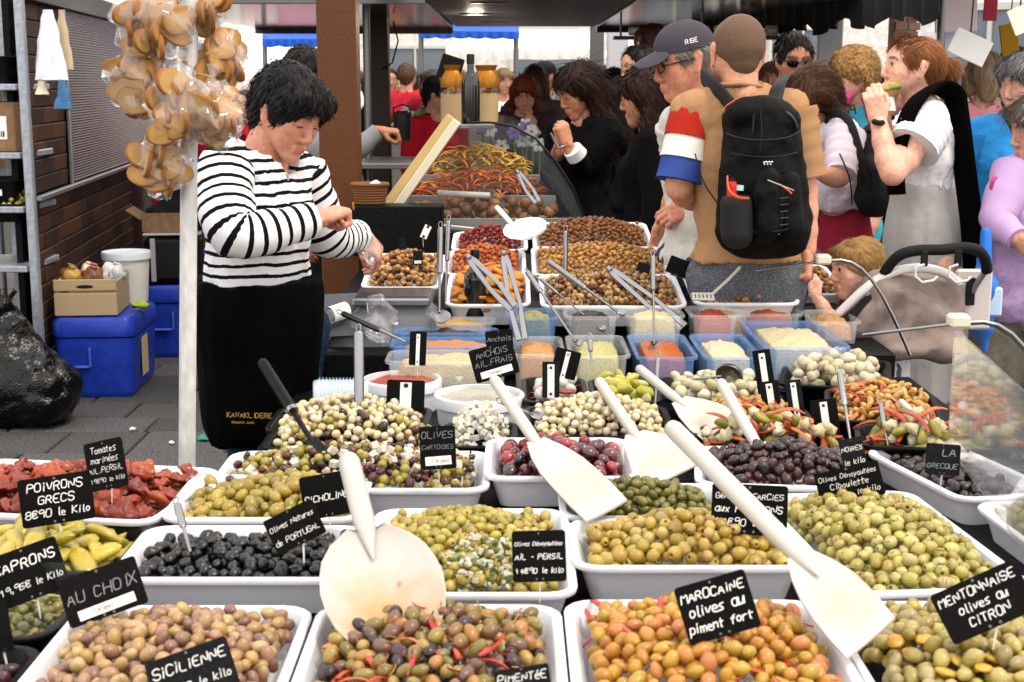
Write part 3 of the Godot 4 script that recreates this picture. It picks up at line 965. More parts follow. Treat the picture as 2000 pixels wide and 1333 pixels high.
# ---------------------------------------------------------------- trays and tubs behind the first rows
func fill_tray(x0: float, x1: float, d0: float, d1: float, y: float, label: String, m: Material, h: float, o: Dictionary, yaw := 0.0) -> void:
	o.at = Vector3((x0 + x1) / 2, y, -(d0 + d1) / 2)
	o.w = x1 - x0
	o.d = d1 - d0
	o.yaw = yaw
	tray(o, "food_tray", label, m, "", h)
	o.w -= 0.045
	o.d -= 0.045
	if o.has("kinds"):
		heap(o)
func back_trays() -> void:
	var white: Material = mats.tray_white
	var black: Material = mats.tray_black
	var pearl := mat("tray_pearl", Color(0.86, 0.86, 0.86), 0.4)
	var gar := tones("garlic_clove", ["#f2e0b0", "#f6e8c0", "#ead6a0", "#f8eccc"], 0.4)
	var cub := tones("cheese_cube", ["#f8f2de", "#f6eeda", "#faf6ea"], 0.55)
	var kin := func(shape: String, mm: Array, cat: String, called: String, label: String, group: String, share := 1.0, size := 1.0, flat := false): return [shape, mm, share, size, cat, called, label, group, flat]
	fill_tray(-0.59, -0.20, 3.26, 3.52, 0.79, "black tray of peeled garlic cloves beside the plastic lids", black, 0.05, {"r": 0.0105, "n": 700, "dome": 0.05, "depth": 0.01, "extras": 0, "kinds": [kin.call("garlic", gar, "garlic", "garlic_clove", "peeled garlic clove at the left", "peeled garlic cloves in the left black tray")]})
	fill_tray(-0.56, -0.16, 3.055, 3.25, 0.80, "black tray of garlic and olives behind the feta mix", black, 0.055, {"r": 0.0102, "n": 560, "dome": 0.05, "depth": 0.005, "extras": 0, "kinds": [kin.call("garlic", gar, "garlic", "garlic_clove", "pale garlic clove among olives", "garlic cloves mixed with olives", 0.65), kin.call("olive", mats_of("feta_dark", 3), "olive", "olive", "dark olive among garlic cloves", "dark olives mixed with garlic", 0.2), kin.call("round", mats_of("feta_olive", 3), "olive", "olive", "green olive among garlic cloves", "green olives mixed with garlic", 0.15)]})
	fill_tray(-0.165, 0.015, 3.11, 3.36, 0.79, "black tray heaped with white feta cubes left of the long spatula", black, 0.05, {"r": 0.0088, "n": 640, "dome": 0.07, "depth": 0.01, "extras": 40, "kinds": [kin.call("cube", cub, "cheese cube", "cheese_cube", "small white cheese cube in the heap left of the long spatula", "white cheese cubes in the middle")]})
	fill_tray(0.03, 0.385, 3.16, 3.49, 0.80, "black tray of peeled garlic in the middle behind the spatulas", black, 0.055, {"r": 0.0102, "n": 860, "dome": 0.05, "depth": 0.005, "extras": 0, "kinds": [kin.call("garlic", gar, "garlic", "garlic_clove", "peeled garlic clove in the middle", "peeled garlic cloves in the middle tray")]})
	fill_tray(0.025, 0.20, 3.52, 3.84, 0.80, "black tray of white cheese balls with red sauce", black, 0.05, {"r": 0.019, "n": 60, "dome": 0.02, "depth": 0.012, "kinds": [kin.call("garlic", tones("cheese_ball", ["#f4efe6", "#f0e8dd"], 0.4), "cheese ball", "cheese_ball", "white cheese ball in the black tray with red sauce", "white cheese balls in red sauce", 0.75), kin.call("shred", tones("red_sauce", ["#9c1c18", "#b02a20"]), "pepper strip", "pepper_strip", "red pepper shred between white cheese balls", "red shreds between cheese balls", 0.25, 1.0, true)]})
	fill_tray(0.205, 0.385, 3.52, 3.82, 0.80, "black tray of pale yellow peppers beside the cheese balls", black, 0.05, {"r": 0.017, "n": 70, "dome": 0.02, "depth": 0.012, "kinds": [kin.call("bean", tones("pale_pepper", ["#c9c238", "#d2cc54", "#bdb83c", "#d8d488"], 0.3), "stuffed pepper", "stuffed_pepper", "pale yellow stuffed pepper in the black tray", "pale yellow stuffed peppers")]})
	fill_tray(0.395, 0.70, 3.54, 3.84, 0.80, "black tray of pale artichoke hearts in front of the blue tubs", black, 0.05, {"r": 0.018, "n": 120, "dome": 0.02, "depth": 0.012, "kinds": [kin.call("garlic", tones("artichoke", ["#e4dcb8", "#dcd2a8", "#ece6c8", "#c9c08c"], 0.4), "artichoke heart", "artichoke_heart", "pale artichoke heart in the tray before the blue tubs", "pale artichoke hearts in the middle")]})
	fill_tray(0.42, 0.735, 3.22, 3.5, 0.795, "black tray of yellow beans with red peppers", black, 0.05, {"r": 0.0098, "n": 700, "dome": 0.04, "depth": 0.005, "extras": 40, "kinds": [kin.call("bean", tones("gold_bean", ["#cf9a48", "#d8a858", "#c48a38", "#dcb470"], 0.3), "giant bean", "giant_bean", "golden giant bean in the black tray behind the kalamata olives", "golden giant beans behind the kalamata olives", 0.9), kin.call("strip", mats_of("spicy_strip", 4), "pepper strip", "pepper_strip", "red pepper strip on the golden beans", "red pepper strips on golden beans", 0.1, 1.0, true)]})
	fill_tray(0.395, 0.76, 3.055, 3.21, 0.80, "black tray of carrots cauliflower and peppers", black, 0.055, {"r": 0.0145, "n": 260, "dome": 0.05, "depth": 0.005, "extras": 40, "kinds": [kin.call("walnut", tones("cauliflower", ["#ead9b0", "#e4d0a0", "#f0e4c4"], 0.5), "cauliflower floret", "cauliflower_floret", "pale cauliflower floret in the vegetable mix", "cauliflower florets in the vegetable mix", 0.35, 1.3), kin.call("strip", tones("carrot", ["#e0701c", "#d8601c", "#c83c1c"], 0.3), "carrot strip", "carrot_strip", "orange carrot strip in the vegetable mix", "carrot strips in the vegetable mix", 0.4, 1.2, true), kin.call("bean", tones("green_veg", ["#a8a038", "#8c8c30"], 0.3), "green vegetable", "green_vegetable", "green piece in the vegetable mix", "green pieces in the vegetable mix", 0.25)]})
	fill_tray(0.76, 1.06, 3.70, 4.12, 0.80, "black tray of pale stuffed mushrooms behind the glass", black, 0.05, {"r": 0.019, "n": 130, "dome": 0.03, "depth": 0.008, "kinds": [kin.call("garlic", tones("mushroom", ["#ddd2ae", "#d2c69c", "#e6dcc0"], 0.45), "mushroom", "mushroom", "pale mushroom in the black tray behind the glass", "pale mushrooms behind the glass")]}, -0.25)
	fill_tray(0.79, 1.07, 3.3, 3.68, 0.80, "black tray of golden beans with a red heap behind the glass", black, 0.05, {"r": 0.0098, "n": 680, "dome": 0.045, "depth": 0.005, "extras": 30, "kinds": [kin.call("bean", mats_of("gold_bean", 4), "giant bean", "giant_bean", "golden giant bean in the tray behind the glass", "golden giant beans behind the glass", 0.88), kin.call("strip", mats_of("spicy_strip", 4), "pepper strip", "pepper_strip", "red pepper strip behind the glass", "red pepper strips behind the glass", 0.12, 1.2, true)]}, -0.2)
	fill_tray(0.79, 1.04, 3.06, 3.28, 0.80, "black tray of mixed pickled vegetables behind the glass", black, 0.05, {"r": 0.014, "n": 230, "dome": 0.04, "depth": 0.005, "extras": 30, "kinds": [kin.call("walnut", mats_of("cauliflower", 3), "cauliflower floret", "cauliflower_floret", "cauliflower floret behind the glass", "cauliflower florets behind the glass", 0.3, 1.2), kin.call("strip", mats_of("carrot", 3), "carrot strip", "carrot_strip", "carrot strip behind the glass", "carrot strips behind the glass", 0.35, 1.2, true), kin.call("bean", mats_of("green_veg", 2), "green vegetable", "green_vegetable", "green piece behind the glass", "green pieces behind the glass", 0.35)]}, -0.2)
	# dried fruit and nuts on the raised back of the counter
	var nutm := tones("peanut", ["#c08a44", "#cc9850", "#b47c3a", "#d8a860"], 0.5)
	var brown := tones("brown_nut", ["#8a5428", "#9c6430", "#7a4822"], 0.5)
	var wal := tones("walnut", ["#b08450", "#c49a64", "#8a5c34", "#d0ac78"], 0.55)
	var apr := tones("apricot", ["#e08a1c", "#e69a2c", "#d87c18"], 0.35)
	var red := tones("red_bit", ["#8c2a18", "#a03a20", "#742014"], 0.4)
	var cran := tones("cranberry", ["#4a1c14", "#5c2a18"], 0.4)
	var nuts := func(x0, x1, d0, d1, y, label, list, n, r, dome := 0.05, yaw := 0.0, mm: Material = white): fill_tray(x0, x1, d0, d1, y, label, mm, 0.075, {"r": r, "n": n, "dome": dome, "depth": 0.008, "extras": 0, "tilt": 0.13, "mass_gloss": "dry", "kinds": list}, yaw)
	nuts.call(-0.50, -0.235, 4.62, 5.08, 0.965, "white tray of mixed dried fruit and nuts under the vendor's hands", [kin.call("nut", nutm, "nut", "nut", "", "pale nuts under the vendor's hands", 0.5), kin.call("walnut", wal, "walnut", "walnut", "", "walnuts under the vendor's hands", 0.3, 1.2), kin.call("nut", cran, "cranberry", "cranberry", "", "dark dried cranberries under the vendor's hands", 0.2)], 714, 0.0098)
	nuts.call(-0.215, 0.06, 4.45, 4.85, 0.93, "tray of dried orange apricots around the dark bottle", [kin.call("disc", apr, "dried apricot", "dried_apricot", "", "dried orange apricots by the dark bottle", 1.0, 1.4, true)], 255, 0.0164)
	nuts.call(-0.24, 0.05, 4.9, 5.25, 0.965, "white tray of small orange dried fruit behind the apricots", [kin.call("nut", tones("papaya", ["#c8642c", "#d47838", "#b4502a"], 0.5), "dried fruit", "dried_fruit", "", "small orange dried fruit behind the apricots")], 544, 0.0094)
	nuts.call(-0.23, 0.06, 5.3, 5.6, 1.0, "white tray of dark red dried berries", [kin.call("nut", red, "dried berry", "dried_berry", "", "dark red dried berries")], 408, 0.0094)
	nuts.call(0.09, 0.56, 4.45, 4.85, 0.925, "white tray of shelled walnuts under the steel spoons", [kin.call("walnut", wal, "walnut", "walnut", "", "shelled walnuts under the steel spoons", 0.8, 1.15), kin.call("nut", cran, "raisin", "raisin", "", "dark raisins among the walnuts", 0.2)], 1054, 0.0090)
	nuts.call(0.07, 0.56, 4.9, 5.32, 0.965, "white tray of pale roasted peanuts", [kin.call("nut", nutm, "peanut", "peanut", "", "pale roasted peanuts in the middle back tray")], 1190, 0.0092)
	nuts.call(0.08, 0.55, 5.36, 5.85, 1.0, "white tray of brown spiced nuts at the back", [kin.call("nut", brown, "spiced nut", "spiced_nut", "", "brown spiced nuts at the back")], 1054, 0.0095, 0.06)
	nuts.call(0.585, 0.93, 4.5, 4.95, 0.93, "white tray of mixed nuts beside the backpack man", [kin.call("nut", nutm, "nut", "nut", "", "light mixed nuts by the backpack man", 0.55, 1.2), kin.call("walnut", wal, "walnut", "walnut", "", "walnuts by the backpack man", 0.45, 1.3)], 561, 0.0108, 0.04, 0.0, pearl)
	nuts.call(0.585, 0.93, 5.0, 5.4, 0.96, "white tray of golden coated nuts at the back right", [kin.call("nut", nutm, "coated nut", "coated_nut", "", "golden coated nuts at the back right")], 714, 0.0098, 0.04, 0.0, pearl)
	nuts.call(0.585, 0.91, 5.45, 5.8, 0.99, "white tray of brown almonds at the back right", [kin.call("nut", brown, "almond", "almond", "", "brown almonds at the back right")], 714, 0.0098, 0.04, 0.0, pearl)
	nuts.call(0.94, 1.14, 4.75, 5.15, 0.92, "narrow white tray of nuts at the customer side", [kin.call("nut", brown, "nut", "nut", "", "dark nuts at the customer side", 0.5), kin.call("nut", nutm, "nut", "pale_nut", "", "pale nuts at the customer side", 0.5)], 442, 0.0098, 0.03, 0.0, pearl)
func mats_of(key: String, n: int) -> Array:
	var r := []
	for k in n:
		r.append(mats["%s_%d" % [key, k]])
	return r

# a lump of spread, sauce or salad filling a tub: a block with an uneven top
func spread(at_: Vector3, w: float, d: float, h: float, dome: float, key: String, c: Color, label: String, category: String, lump := 0.012, freq := 28.0, gloss := 0.4) -> void:
	var mb := MB.new()
	var n := 18
	var fn := FastNoiseLite.new()
	fn.seed = key.hash() % 997
	fn.frequency = freq
	var pv := PackedVector3Array()
	var pi := PackedInt32Array()
	for j in n + 1:
		for i in n + 1:
			var x := float(i) / n * 2 - 1
			var z := float(j) / n * 2 - 1
			var e := maxf(absf(x), absf(z))
			var sq := 1.0 - 0.1 * x * x * z * z
			var y := dome * (1.0 - x * x) * (1.0 - z * z) + fn.get_noise_3d(at_.x + x * w * 0.5, 0, at_.z + z * d * 0.5) * lump + absf(fn.get_noise_3d(at_.x + x * w, 5, at_.z + z * d)) * lump * (1.0 - e)
			if i == 0 or j == 0 or i == n or j == n:
				y = -h
			pv.append(Vector3(x * w * 0.5 * sq, y, z * d * 0.5 * sq))
	for j in n:
		for i in n:
			var a := j * (n + 1) + i
			pi.append_array([a, a + n + 1, a + 1, a + 1, a + n + 1, a + n + 2])
	mb.add(pv, pi, PackedVector2Array(), false)
	var o := part(key + "_spread" if not key.ends_with("salad") else key, mb, mat("spread_" + key, c, gloss, {"grain": ["fine", 9.0, 0.8], "dark": 0.68, "sss": 0.05}))
	o.position = at_
	tag(o, label, category)
func tubs() -> void:
	var clear := glass("tub_clear", Color(0.93, 0.96, 0.97), 0.12, 0.35)
	var blue := glass("tub_blue", Color(0.40, 0.62, 0.88), 0.24, 0.35)
	# x0, x1, near, far, rim height, blue, colour, name, label of the tub, label and category of what is in it
	var L := [
		[-0.35, -0.008, 3.80, 3.98, 0.85, false, Color("#d8c494"), "creamed_salad", "long clear tub of cream salad in front", "cream coloured salad in the long front tub", "salad"],
		[-0.355, -0.01, 4.0, 4.16, 0.855, true, Color("#c98442"), "carrot_salad", "long blue edged tub of grated carrot", "orange grated carrot salad in the long tub", "salad"],
		[-0.36, -0.04, 4.19, 4.30, 0.86, true, Color("#3e2c24"), "dark_tapenade", "narrow blue edged tub of dark spread", "dark brown spread in the narrow tub", "spread"],
		[-0.36, -0.05, 4.32, 4.44, 0.87, false, Color("#c8963c"), "saffron", "clear tub of yellow orange grains under the scale", "yellow orange grains in the clear tub", "spread"],
		[-0.005, 0.15, 3.90, 4.20, 0.85, false, Color("#cf8f4a"), "rouille", "clear tub of orange spread beside the anchovy card", "orange spread in the tub beside the anchovy card", "spread"],
		[-0.02, 0.145, 4.23, 4.42, 0.90, true, Color("#a8a24a"), "guacamole", "blue edged tub of green spread", "green spread in the blue edged tub", "spread"],
		[0.158, 0.333, 3.88, 4.22, 0.85, false, Color("#c8c07c"), "pesto", "clear tub of pale green spread in the front row", "pale green spread in the front row", "spread"],
		[0.345, 0.52, 3.86, 4.24, 0.85, true, Color("#c0662c"), "pepper_cream", "blue edged tub of deep orange spread with a steel spoon", "deep orange spread under the steel spoon", "spread"],
		[0.532, 0.70, 3.86, 4.24, 0.85, true, Color("#e8dcb4"), "cheese_cream", "blue tub of cream cheese in the front row", "pale cream cheese in the blue tub", "spread"],
		[0.715, 0.965, 3.95, 4.42, 0.86, true, Color("#e4d8ac"), "artichoke_cream", "large blue tub of pale spread at the right end", "pale spread in the large right tub", "spread"],
		[0.158, 0.33, 4.25, 4.44, 0.90, false, Color("#33231d"), "black_tapenade", "clear tub of black olive tapenade", "black olive tapenade in the clear tub", "spread"],
		[0.345, 0.53, 4.26, 4.44, 0.90, false, Color("#ddd09a"), "hummus", "clear tub of pale hummus behind the orange spread", "pale hummus behind the orange spread", "spread"],
		[0.545, 0.70, 4.27, 4.47, 0.90, false, Color("#b4421e"), "harissa", "clear tub of red sauce with a slotted spoon", "red sauce in the clear tub", "spread"],
		[0.715, 0.93, 4.45, 4.6, 0.875, false, Color("#c05a30"), "tomato_spread", "clear tub of red spread with a slotted ladle", "red spread under the slotted ladle", "spread"],
		[0.60, 0.75, 4.38, 4.5, 0.885, false, Color("#dba86c"), "salmon_cream", "clear tub of salmon coloured cream", "salmon coloured cream in the small back tub", "spread"],
		[0.93, 1.08, 4.3, 4.55, 0.875, false, Color("#cf9a5c"), "chickpea_spread", "clear tub of tan spread by the clamp", "tan spread by the clamp", "spread"],
	]
	for q in L:
		var w: float = q[1] - q[0]
		var d: float = q[3] - q[2]
		var h: float = q[4] - (0.729 if q[2] < 4.18 else 0.805)
		var c := Vector3((q[0] + q[1]) / 2, q[4], -(q[2] + q[3]) / 2)
		var t := part("plastic_tub", tray_mesh(w, d, h, 0.025, 0.009, 0.002, 0.008), blue if q[5] else clear)
		t.position = c
		tag(t, q[8], "tub")
		spread(c + Vector3(0, -0.022, 0), w - 0.045, d - 0.045, h - 0.03, 0.022, q[7], q[6], q[9], q[10])
	# white buckets
	var B := [[-0.298, 3.77, 0.105, 0.085, Color("#b5482a"), "white bucket of red paste", "red_paste", "red paste in the white bucket"], [-0.085, 3.60, 0.115, 0.08, Color("#cfc8b4"), "white bucket of marinated anchovies under the anchovy card", "anchovy", "silvery anchovies in the white bucket"], [-0.145, 3.93, 0.10, 0.08, Color("#c8b494"), "white bucket half hidden behind the anchovy card", "onion", "pale onion spread in the half hidden bucket"]]
	for q in B:
		var mb := MB.new()
		var r: float = q[2]
		var h: float = q[3]
		mb.lathe([Vector2(0, 0), Vector2(r * 0.9, 0), Vector2(r * 0.93, 0.006), Vector2(r * 0.97, h - 0.03), Vector2(r * 1.03, h - 0.028), Vector2(r * 1.03, h - 0.004), Vector2(r * 1.0, h), Vector2(r * 0.93, h), Vector2(r * 0.9, 0.01), Vector2(0, 0.008)], 36)
		var b := part("white_bucket", mb, mats.tray_white)
		b.position = Vector3(q[0], 0.726, -q[1])
		tag(b, q[5], "bucket")
		var s := MB.new()
		s.lathe([Vector2(0, 0.012), Vector2(r * 0.45, 0.009), Vector2(r * 0.8, 0.003), Vector2(r * 0.92, -0.004), Vector2(r * 0.9, -0.05), Vector2(0, -0.05)], 24)
		s.rough(0.01, 35.0, 3)
		var p := part(q[6] + "_spread", s, mat("spread_" + q[6], q[4], 0.35, {"grain": ["fine", 9.0, 0.8], "dark": 0.6}))
		p.position = Vector3(q[0], 0.726 + h - 0.012, -q[1])
		tag(p, q[7], "spread")
	# clear lids nested in a row, lying on their side
	var lid := MB.new()
	lid.lathe([Vector2(0.0, 0.0), Vector2(0.05, 0.0), Vector2(0.053, 0.004), Vector2(0.056, 0.016), Vector2(0.060, 0.016), Vector2(0.0605, 0.0185), Vector2(0.057, 0.0185), Vector2(0.051, 0.003), Vector2(0.0, 0.0015)], 26)
	var lm := lid.mesh()
	for k in 15:
		var o := inst("clear_container", lm, glass("lid_clear", Color(0.86, 0.92, 0.96), 0.28))
		o.position = Vector3(-0.515 + k * 0.0088, 0.787, -3.60)
		o.rotation = Vector3(0, 0.12, -PI / 2)
		tag(o, "round clear plastic container nested in the row beside the garlic", "container", "clear plastic containers nested in a row")
	# weighing scale with its steel plate, bottle, crumpled bag
	var sc := thing("weighing_scale", "grey weighing scale with a flat steel plate beside the vendor", "scale", Vector3(-0.37, 0.80, -4.42))
	var steel := mat("steel", Color(0.55, 0.55, 0.56), 0.28, {"metal": 1.0, "grain": ["", 6.0, 0.08]})
	var m := MB.new()
	m.box(Vector3(0.24, 0.025, 0.24), Vector3(0, 0.135, 0), 0.006)
	part("plate", m, mat("scale_plate", Color(0.52, 0.53, 0.55), 0.3, {"metal": 1.0}), sc)
	m = MB.new()
	m.box(Vector3(0.222, 0.003, 0.2), Vector3(0, 0.1495, 0), 0.0)
	part("plate_rim", m, mat("scale_rim", Color(0.36, 0.37, 0.39), 0.25, {"metal": 1.0}), sc)
	m = MB.new()
	m.loft([rr(0.3, 0.26, 0.02, 0.0), rr(0.26, 0.22, 0.02, 0.09), rr(0.2, 0.18, 0.02, 0.12)], true, true)
	part("scale_body", m, mat("scale_body", Color(0.42, 0.43, 0.45), 0.45), sc)
	m = MB.new()
	m.face([Vector3(-0.22, -0.02, 0.14), Vector3(-0.03, -0.02, 0.14), Vector3(-0.03, 0.075, 0.115), Vector3(-0.14, 0.09, 0.10)], Vector3(0, 0.2, 1))
	m.box(Vector3(0.20, 0.004, 0.20), Vector3(-0.13, 0.09, 0.06), 0.001, Basis.from_euler(Vector3(0.55, 0.3, 0.0)))
	part("display_panel", m, mat("scale_panel", Color(0.33, 0.34, 0.36), 0.35, {"metal": 0.5}), sc)
	m = MB.new()
	m.tube([Vector3(-0.185, 0.10, 0.14), Vector3(-0.14, 0.11, 0.10)], 0.026, 18, false)
	m.tube([Vector3(-0.141, 0.11, 0.101), Vector3(-0.186, 0.10, 0.141)], 0.017, 18, true)
	var roll := part("paper_roll", m, mat("paper_white", Color(0.9, 0.9, 0.88), 0.8))
	roll.position = sc.position
	tag(roll, "roll of white sticker paper on the grey scale", "paper roll")
	bottle("oil_bottle", "dark green oil bottle standing among the dried apricots", at(928, 600, 4.5) + Vector3(0, -0.03, 0), 0.215, 0.036, Color(0.03, 0.06, 0.03))
	bottle("oil_bottle", "tall dark oil bottle standing on top of the glass deli case", Vector3(-0.185, 1.412, -6.45), 0.31, 0.042, Color(0.02, 0.03, 0.015))
	bag("plastic_bag", "small crumpled clear plastic bag beside the scale", at(745, 625, 4.1), Vector3(0.045, 0.06, 0.045))
func bottle(called: String, label: String, at_: Vector3, h: float, r: float, c: Color) -> void:
	var t := thing(called, label, "bottle", at_)
	var m := MB.new()
	m.lathe([Vector2(0, 0), Vector2(r * 0.92, 0), Vector2(r, h * 0.02), Vector2(r, h * 0.55), Vector2(r * 0.94, h * 0.63), Vector2(r * 0.6, h * 0.71), Vector2(r * 0.36, h * 0.77), Vector2(r * 0.34, h * 0.88), Vector2(0, h * 0.88)], 24)
	part("glass", m, mat("bottle_glass", c, 0.08, {"coat": 0.8}), t)
	m = MB.new()
	m.lathe([Vector2(r * 0.4, h * 0.86), Vector2(r * 0.42, h * 0.865), Vector2(r * 0.42, h * 0.985), Vector2(r * 0.36, h), Vector2(0, h)], 18)
	part("cap", m, mat("bottle_cap", Color(0.035, 0.06, 0.045), 0.3), t)
func bag(called: String, label: String, at_: Vector3, r: Vector3) -> void:
	var m := MB.new()
	m.ball(Vector3.ZERO, r, Basis(), 16, 12)
	m.rough(r.x * 0.9, 18.0, 5)
	var o := part(called, m, glass("bag_film", Color(0.95, 0.96, 0.97), 0.07, 0.5))
	o.position = at_
	tag(o, label, "plastic bag")

# ---------------------------------------------------------------- spatulas, scoops, spoons
func blade(mb: MB, a: Vector3, b: Vector3, up: Vector3, widths: Array, cup: float, thick: float, cut := 0.0, fine := 1) -> void:   # from a to b; cup bends the sides up
	var dir := (b - a).normalized()
	var side := dir.cross(up).normalized()
	var nrm := side.cross(dir).normalized()
	var len := (b - a).length()
	var rings := []
	var n := 9
	var rows := (widths.size() - 1) * fine + 1
	n = 8 * fine + 1
	for k in rows:
		var t := float(k) / (rows - 1)
		var wi := t * (widths.size() - 1)
		var w0 := int(wi)
		var w: float = lerpf(widths[w0], widths[mini(w0 + 1, widths.size() - 1)], wi - w0)
		var ring := PackedVector3Array()
		for f in 2:
			for j in n:
				var s := (float(j) / (n - 1) * 2.0 - 1.0) * (1.0 if f == 0 else -1.0)
				var e := cup * (s * s - 0.25) * (0.35 + 0.65 * sin(PI * clampf(t * 0.8 + 0.1, 0, 1)))
				ring.append(a + dir * (len * t + cut * s * w * t) + side * (s * w) + nrm * (e + (thick if f == 0 else 0.0) * 0.5 - (thick if f == 1 else 0.0) * 0.5))
		rings.append(ring)
	mb.loft(rings, true, true)
func spatula(called: String, label: String, category: String, p0: Vector3, p1: Vector3, p2: Vector3, hr: float, widths: Array, m: StandardMaterial3D, cup := 0.0, cut := 0.0, grip: Material = null) -> void:
	var t := thing(called, label, category, p2)
	var face_up := (Vector3(0, EYE, 0) - p1).normalized() * 0.6 + Vector3.UP * 0.6
	var mb := MB.new()
	blade(mb, p1, p2, face_up, widths, cup, 0.004, cut, 4 if m.vertex_color_use_as_albedo else 1)
	if m.vertex_color_use_as_albedo:   # an oily orange stain low in the bowl, with a few red flecks
		var fn := FastNoiseLite.new()
		fn.frequency = 22.0
		for k in mb.v.size():
			var c := p1.lerp(p2, 0.66)
			var e := (mb.v[k] - c) / ((p2 - p1).length() * (1.0 if cup > 0.01 else 0.8))
			var f := clampf(1.15 - e.length() * 2.6 + fn.get_noise_3dv(mb.v[k]) * 0.5, 0, 1)
			mb.col[k] = Color(1, 1, 1).lerp(Color(0.98, 0.60, 0.24), f * (0.9 if cup > 0.01 else 0.32))
			if cup > 0.01 and fn.get_noise_3dv(mb.v[k] * 3.0) > 0.56 and f > 0.2:
				mb.col[k] = Color(0.8, 0.25, 0.14)
	part("blade", local(t, mb), m, t)
	mb = MB.new()
	var d := (p1 - p0).normalized()
	if grip:
		var mid := p0.lerp(p1, 0.62)
		mb.tube([p0 - d * 0.004, p0, p0 + d * 0.01, mid], [hr * 0.5, hr * 0.9, hr, hr], 12)
		part("handle", local(t, mb), grip, t)
		mb = MB.new()
		mb.tube([mid, mid + d * 0.012], [hr * 1.02, hr * 1.02], 12)
		part("collar", local(t, mb), mat("steel", Color.WHITE), t)
		mb = MB.new()
		mb.tube([mid, p1 + d * 0.02], [hr * 0.62, hr * 0.5], 10, true, 0.6)
		part("shaft", local(t, mb), m, t)
	else:
		mb.tube([p0 - d * hr * 0.5, p0, p0 + d * hr * 0.6, p0.lerp(p1, 0.85), p1, p1 + d * 0.025, p1 + d * 0.06], [hr * 0.4, hr * 0.85, hr, hr * 0.97, hr * 0.85, hr * 0.5, hr * 0.08], 14)
		part("handle", local(t, mb), m, t)
func steel_spoon(label: String, p0: Vector3, p1: Vector3, hr := 0.0075, bowl := 0.028, grip := 0.5, dark := false) -> void:
	var steel: Material = mats.steel
	var t := thing("steel_spoon", label, "spoon", p1)
	var d := (p1 - p0).normalized()
	var mid := p0.lerp(p1, grip)
	var mb := MB.new()
	mb.tube([p0, p0 + d * 0.004, mid - d * 0.006, mid], [hr * 0.7, hr, hr, hr * 0.55], 10)
	part("handle", local(t, mb), mat("dark_steel", Color(0.25, 0.25, 0.26), 0.3, {"metal": 0.9}) if dark else steel, t)
	mb = MB.new()
	mb.tube([mid, p1], [hr * 0.5, hr * 0.42], 8)
	part("shaft", local(t, mb), steel, t)
	mb = MB.new()
	var side := d.cross(Vector3(0, 0, 1)).normalized()
	var ring := []
	for k in 11:
		var w := TAU * k / 10.0
		ring.append(p0 - d * 0.009 + d * cos(w) * 0.010 + side * sin(w) * 0.006)
	mb.tube(ring, 0.0016, 6, false)
	part("hanging_loop", local(t, mb), steel, t)
	if bowl > 0.0:
		mb = MB.new()
		var e := (Vector3(d.x, 0.0, d.z) * 0.6 + Vector3(0.1, -0.25, 0.5)).normalized()
		blade(mb, p1 - e * 0.008, p1 + e * bowl * 1.6, Vector3.UP, [bowl * 0.25, bowl * 0.6, bowl * 0.8, bowl * 0.75, bowl * 0.4], 0.012, 0.0016)
		part("bowl", local(t, mb), steel, t)
func tongs(label: String, p0: Vector3, p1: Vector3) -> void:
	var t := thing("steel_tongs", label, "tongs", p1)
	var d := (p1 - p0).normalized()
	var side := d.cross(Vector3(0, 0.3, 1)).normalized()
	for s in [-1.0, 1.0]:
		var mb := MB.new()
		var len := (p1 - p0).length()
		mb.tube([p0, p0 + d * len * 0.1 + side * s * 0.007, p0 + d * len * 0.6 + side * s * 0.016, p1 + side * s * 0.009], [0.008, 0.009, 0.007, 0.010], 8, true, 0.25, side)
		part("arm", local(t, mb), mats.steel, t)
	var mb2 := MB.new()
	mb2.tube([p0 - d * 0.006, p0 + d * 0.012], [0.0085, 0.0085], 10)
	part("hinge", local(t, mb2), mats.steel, t)
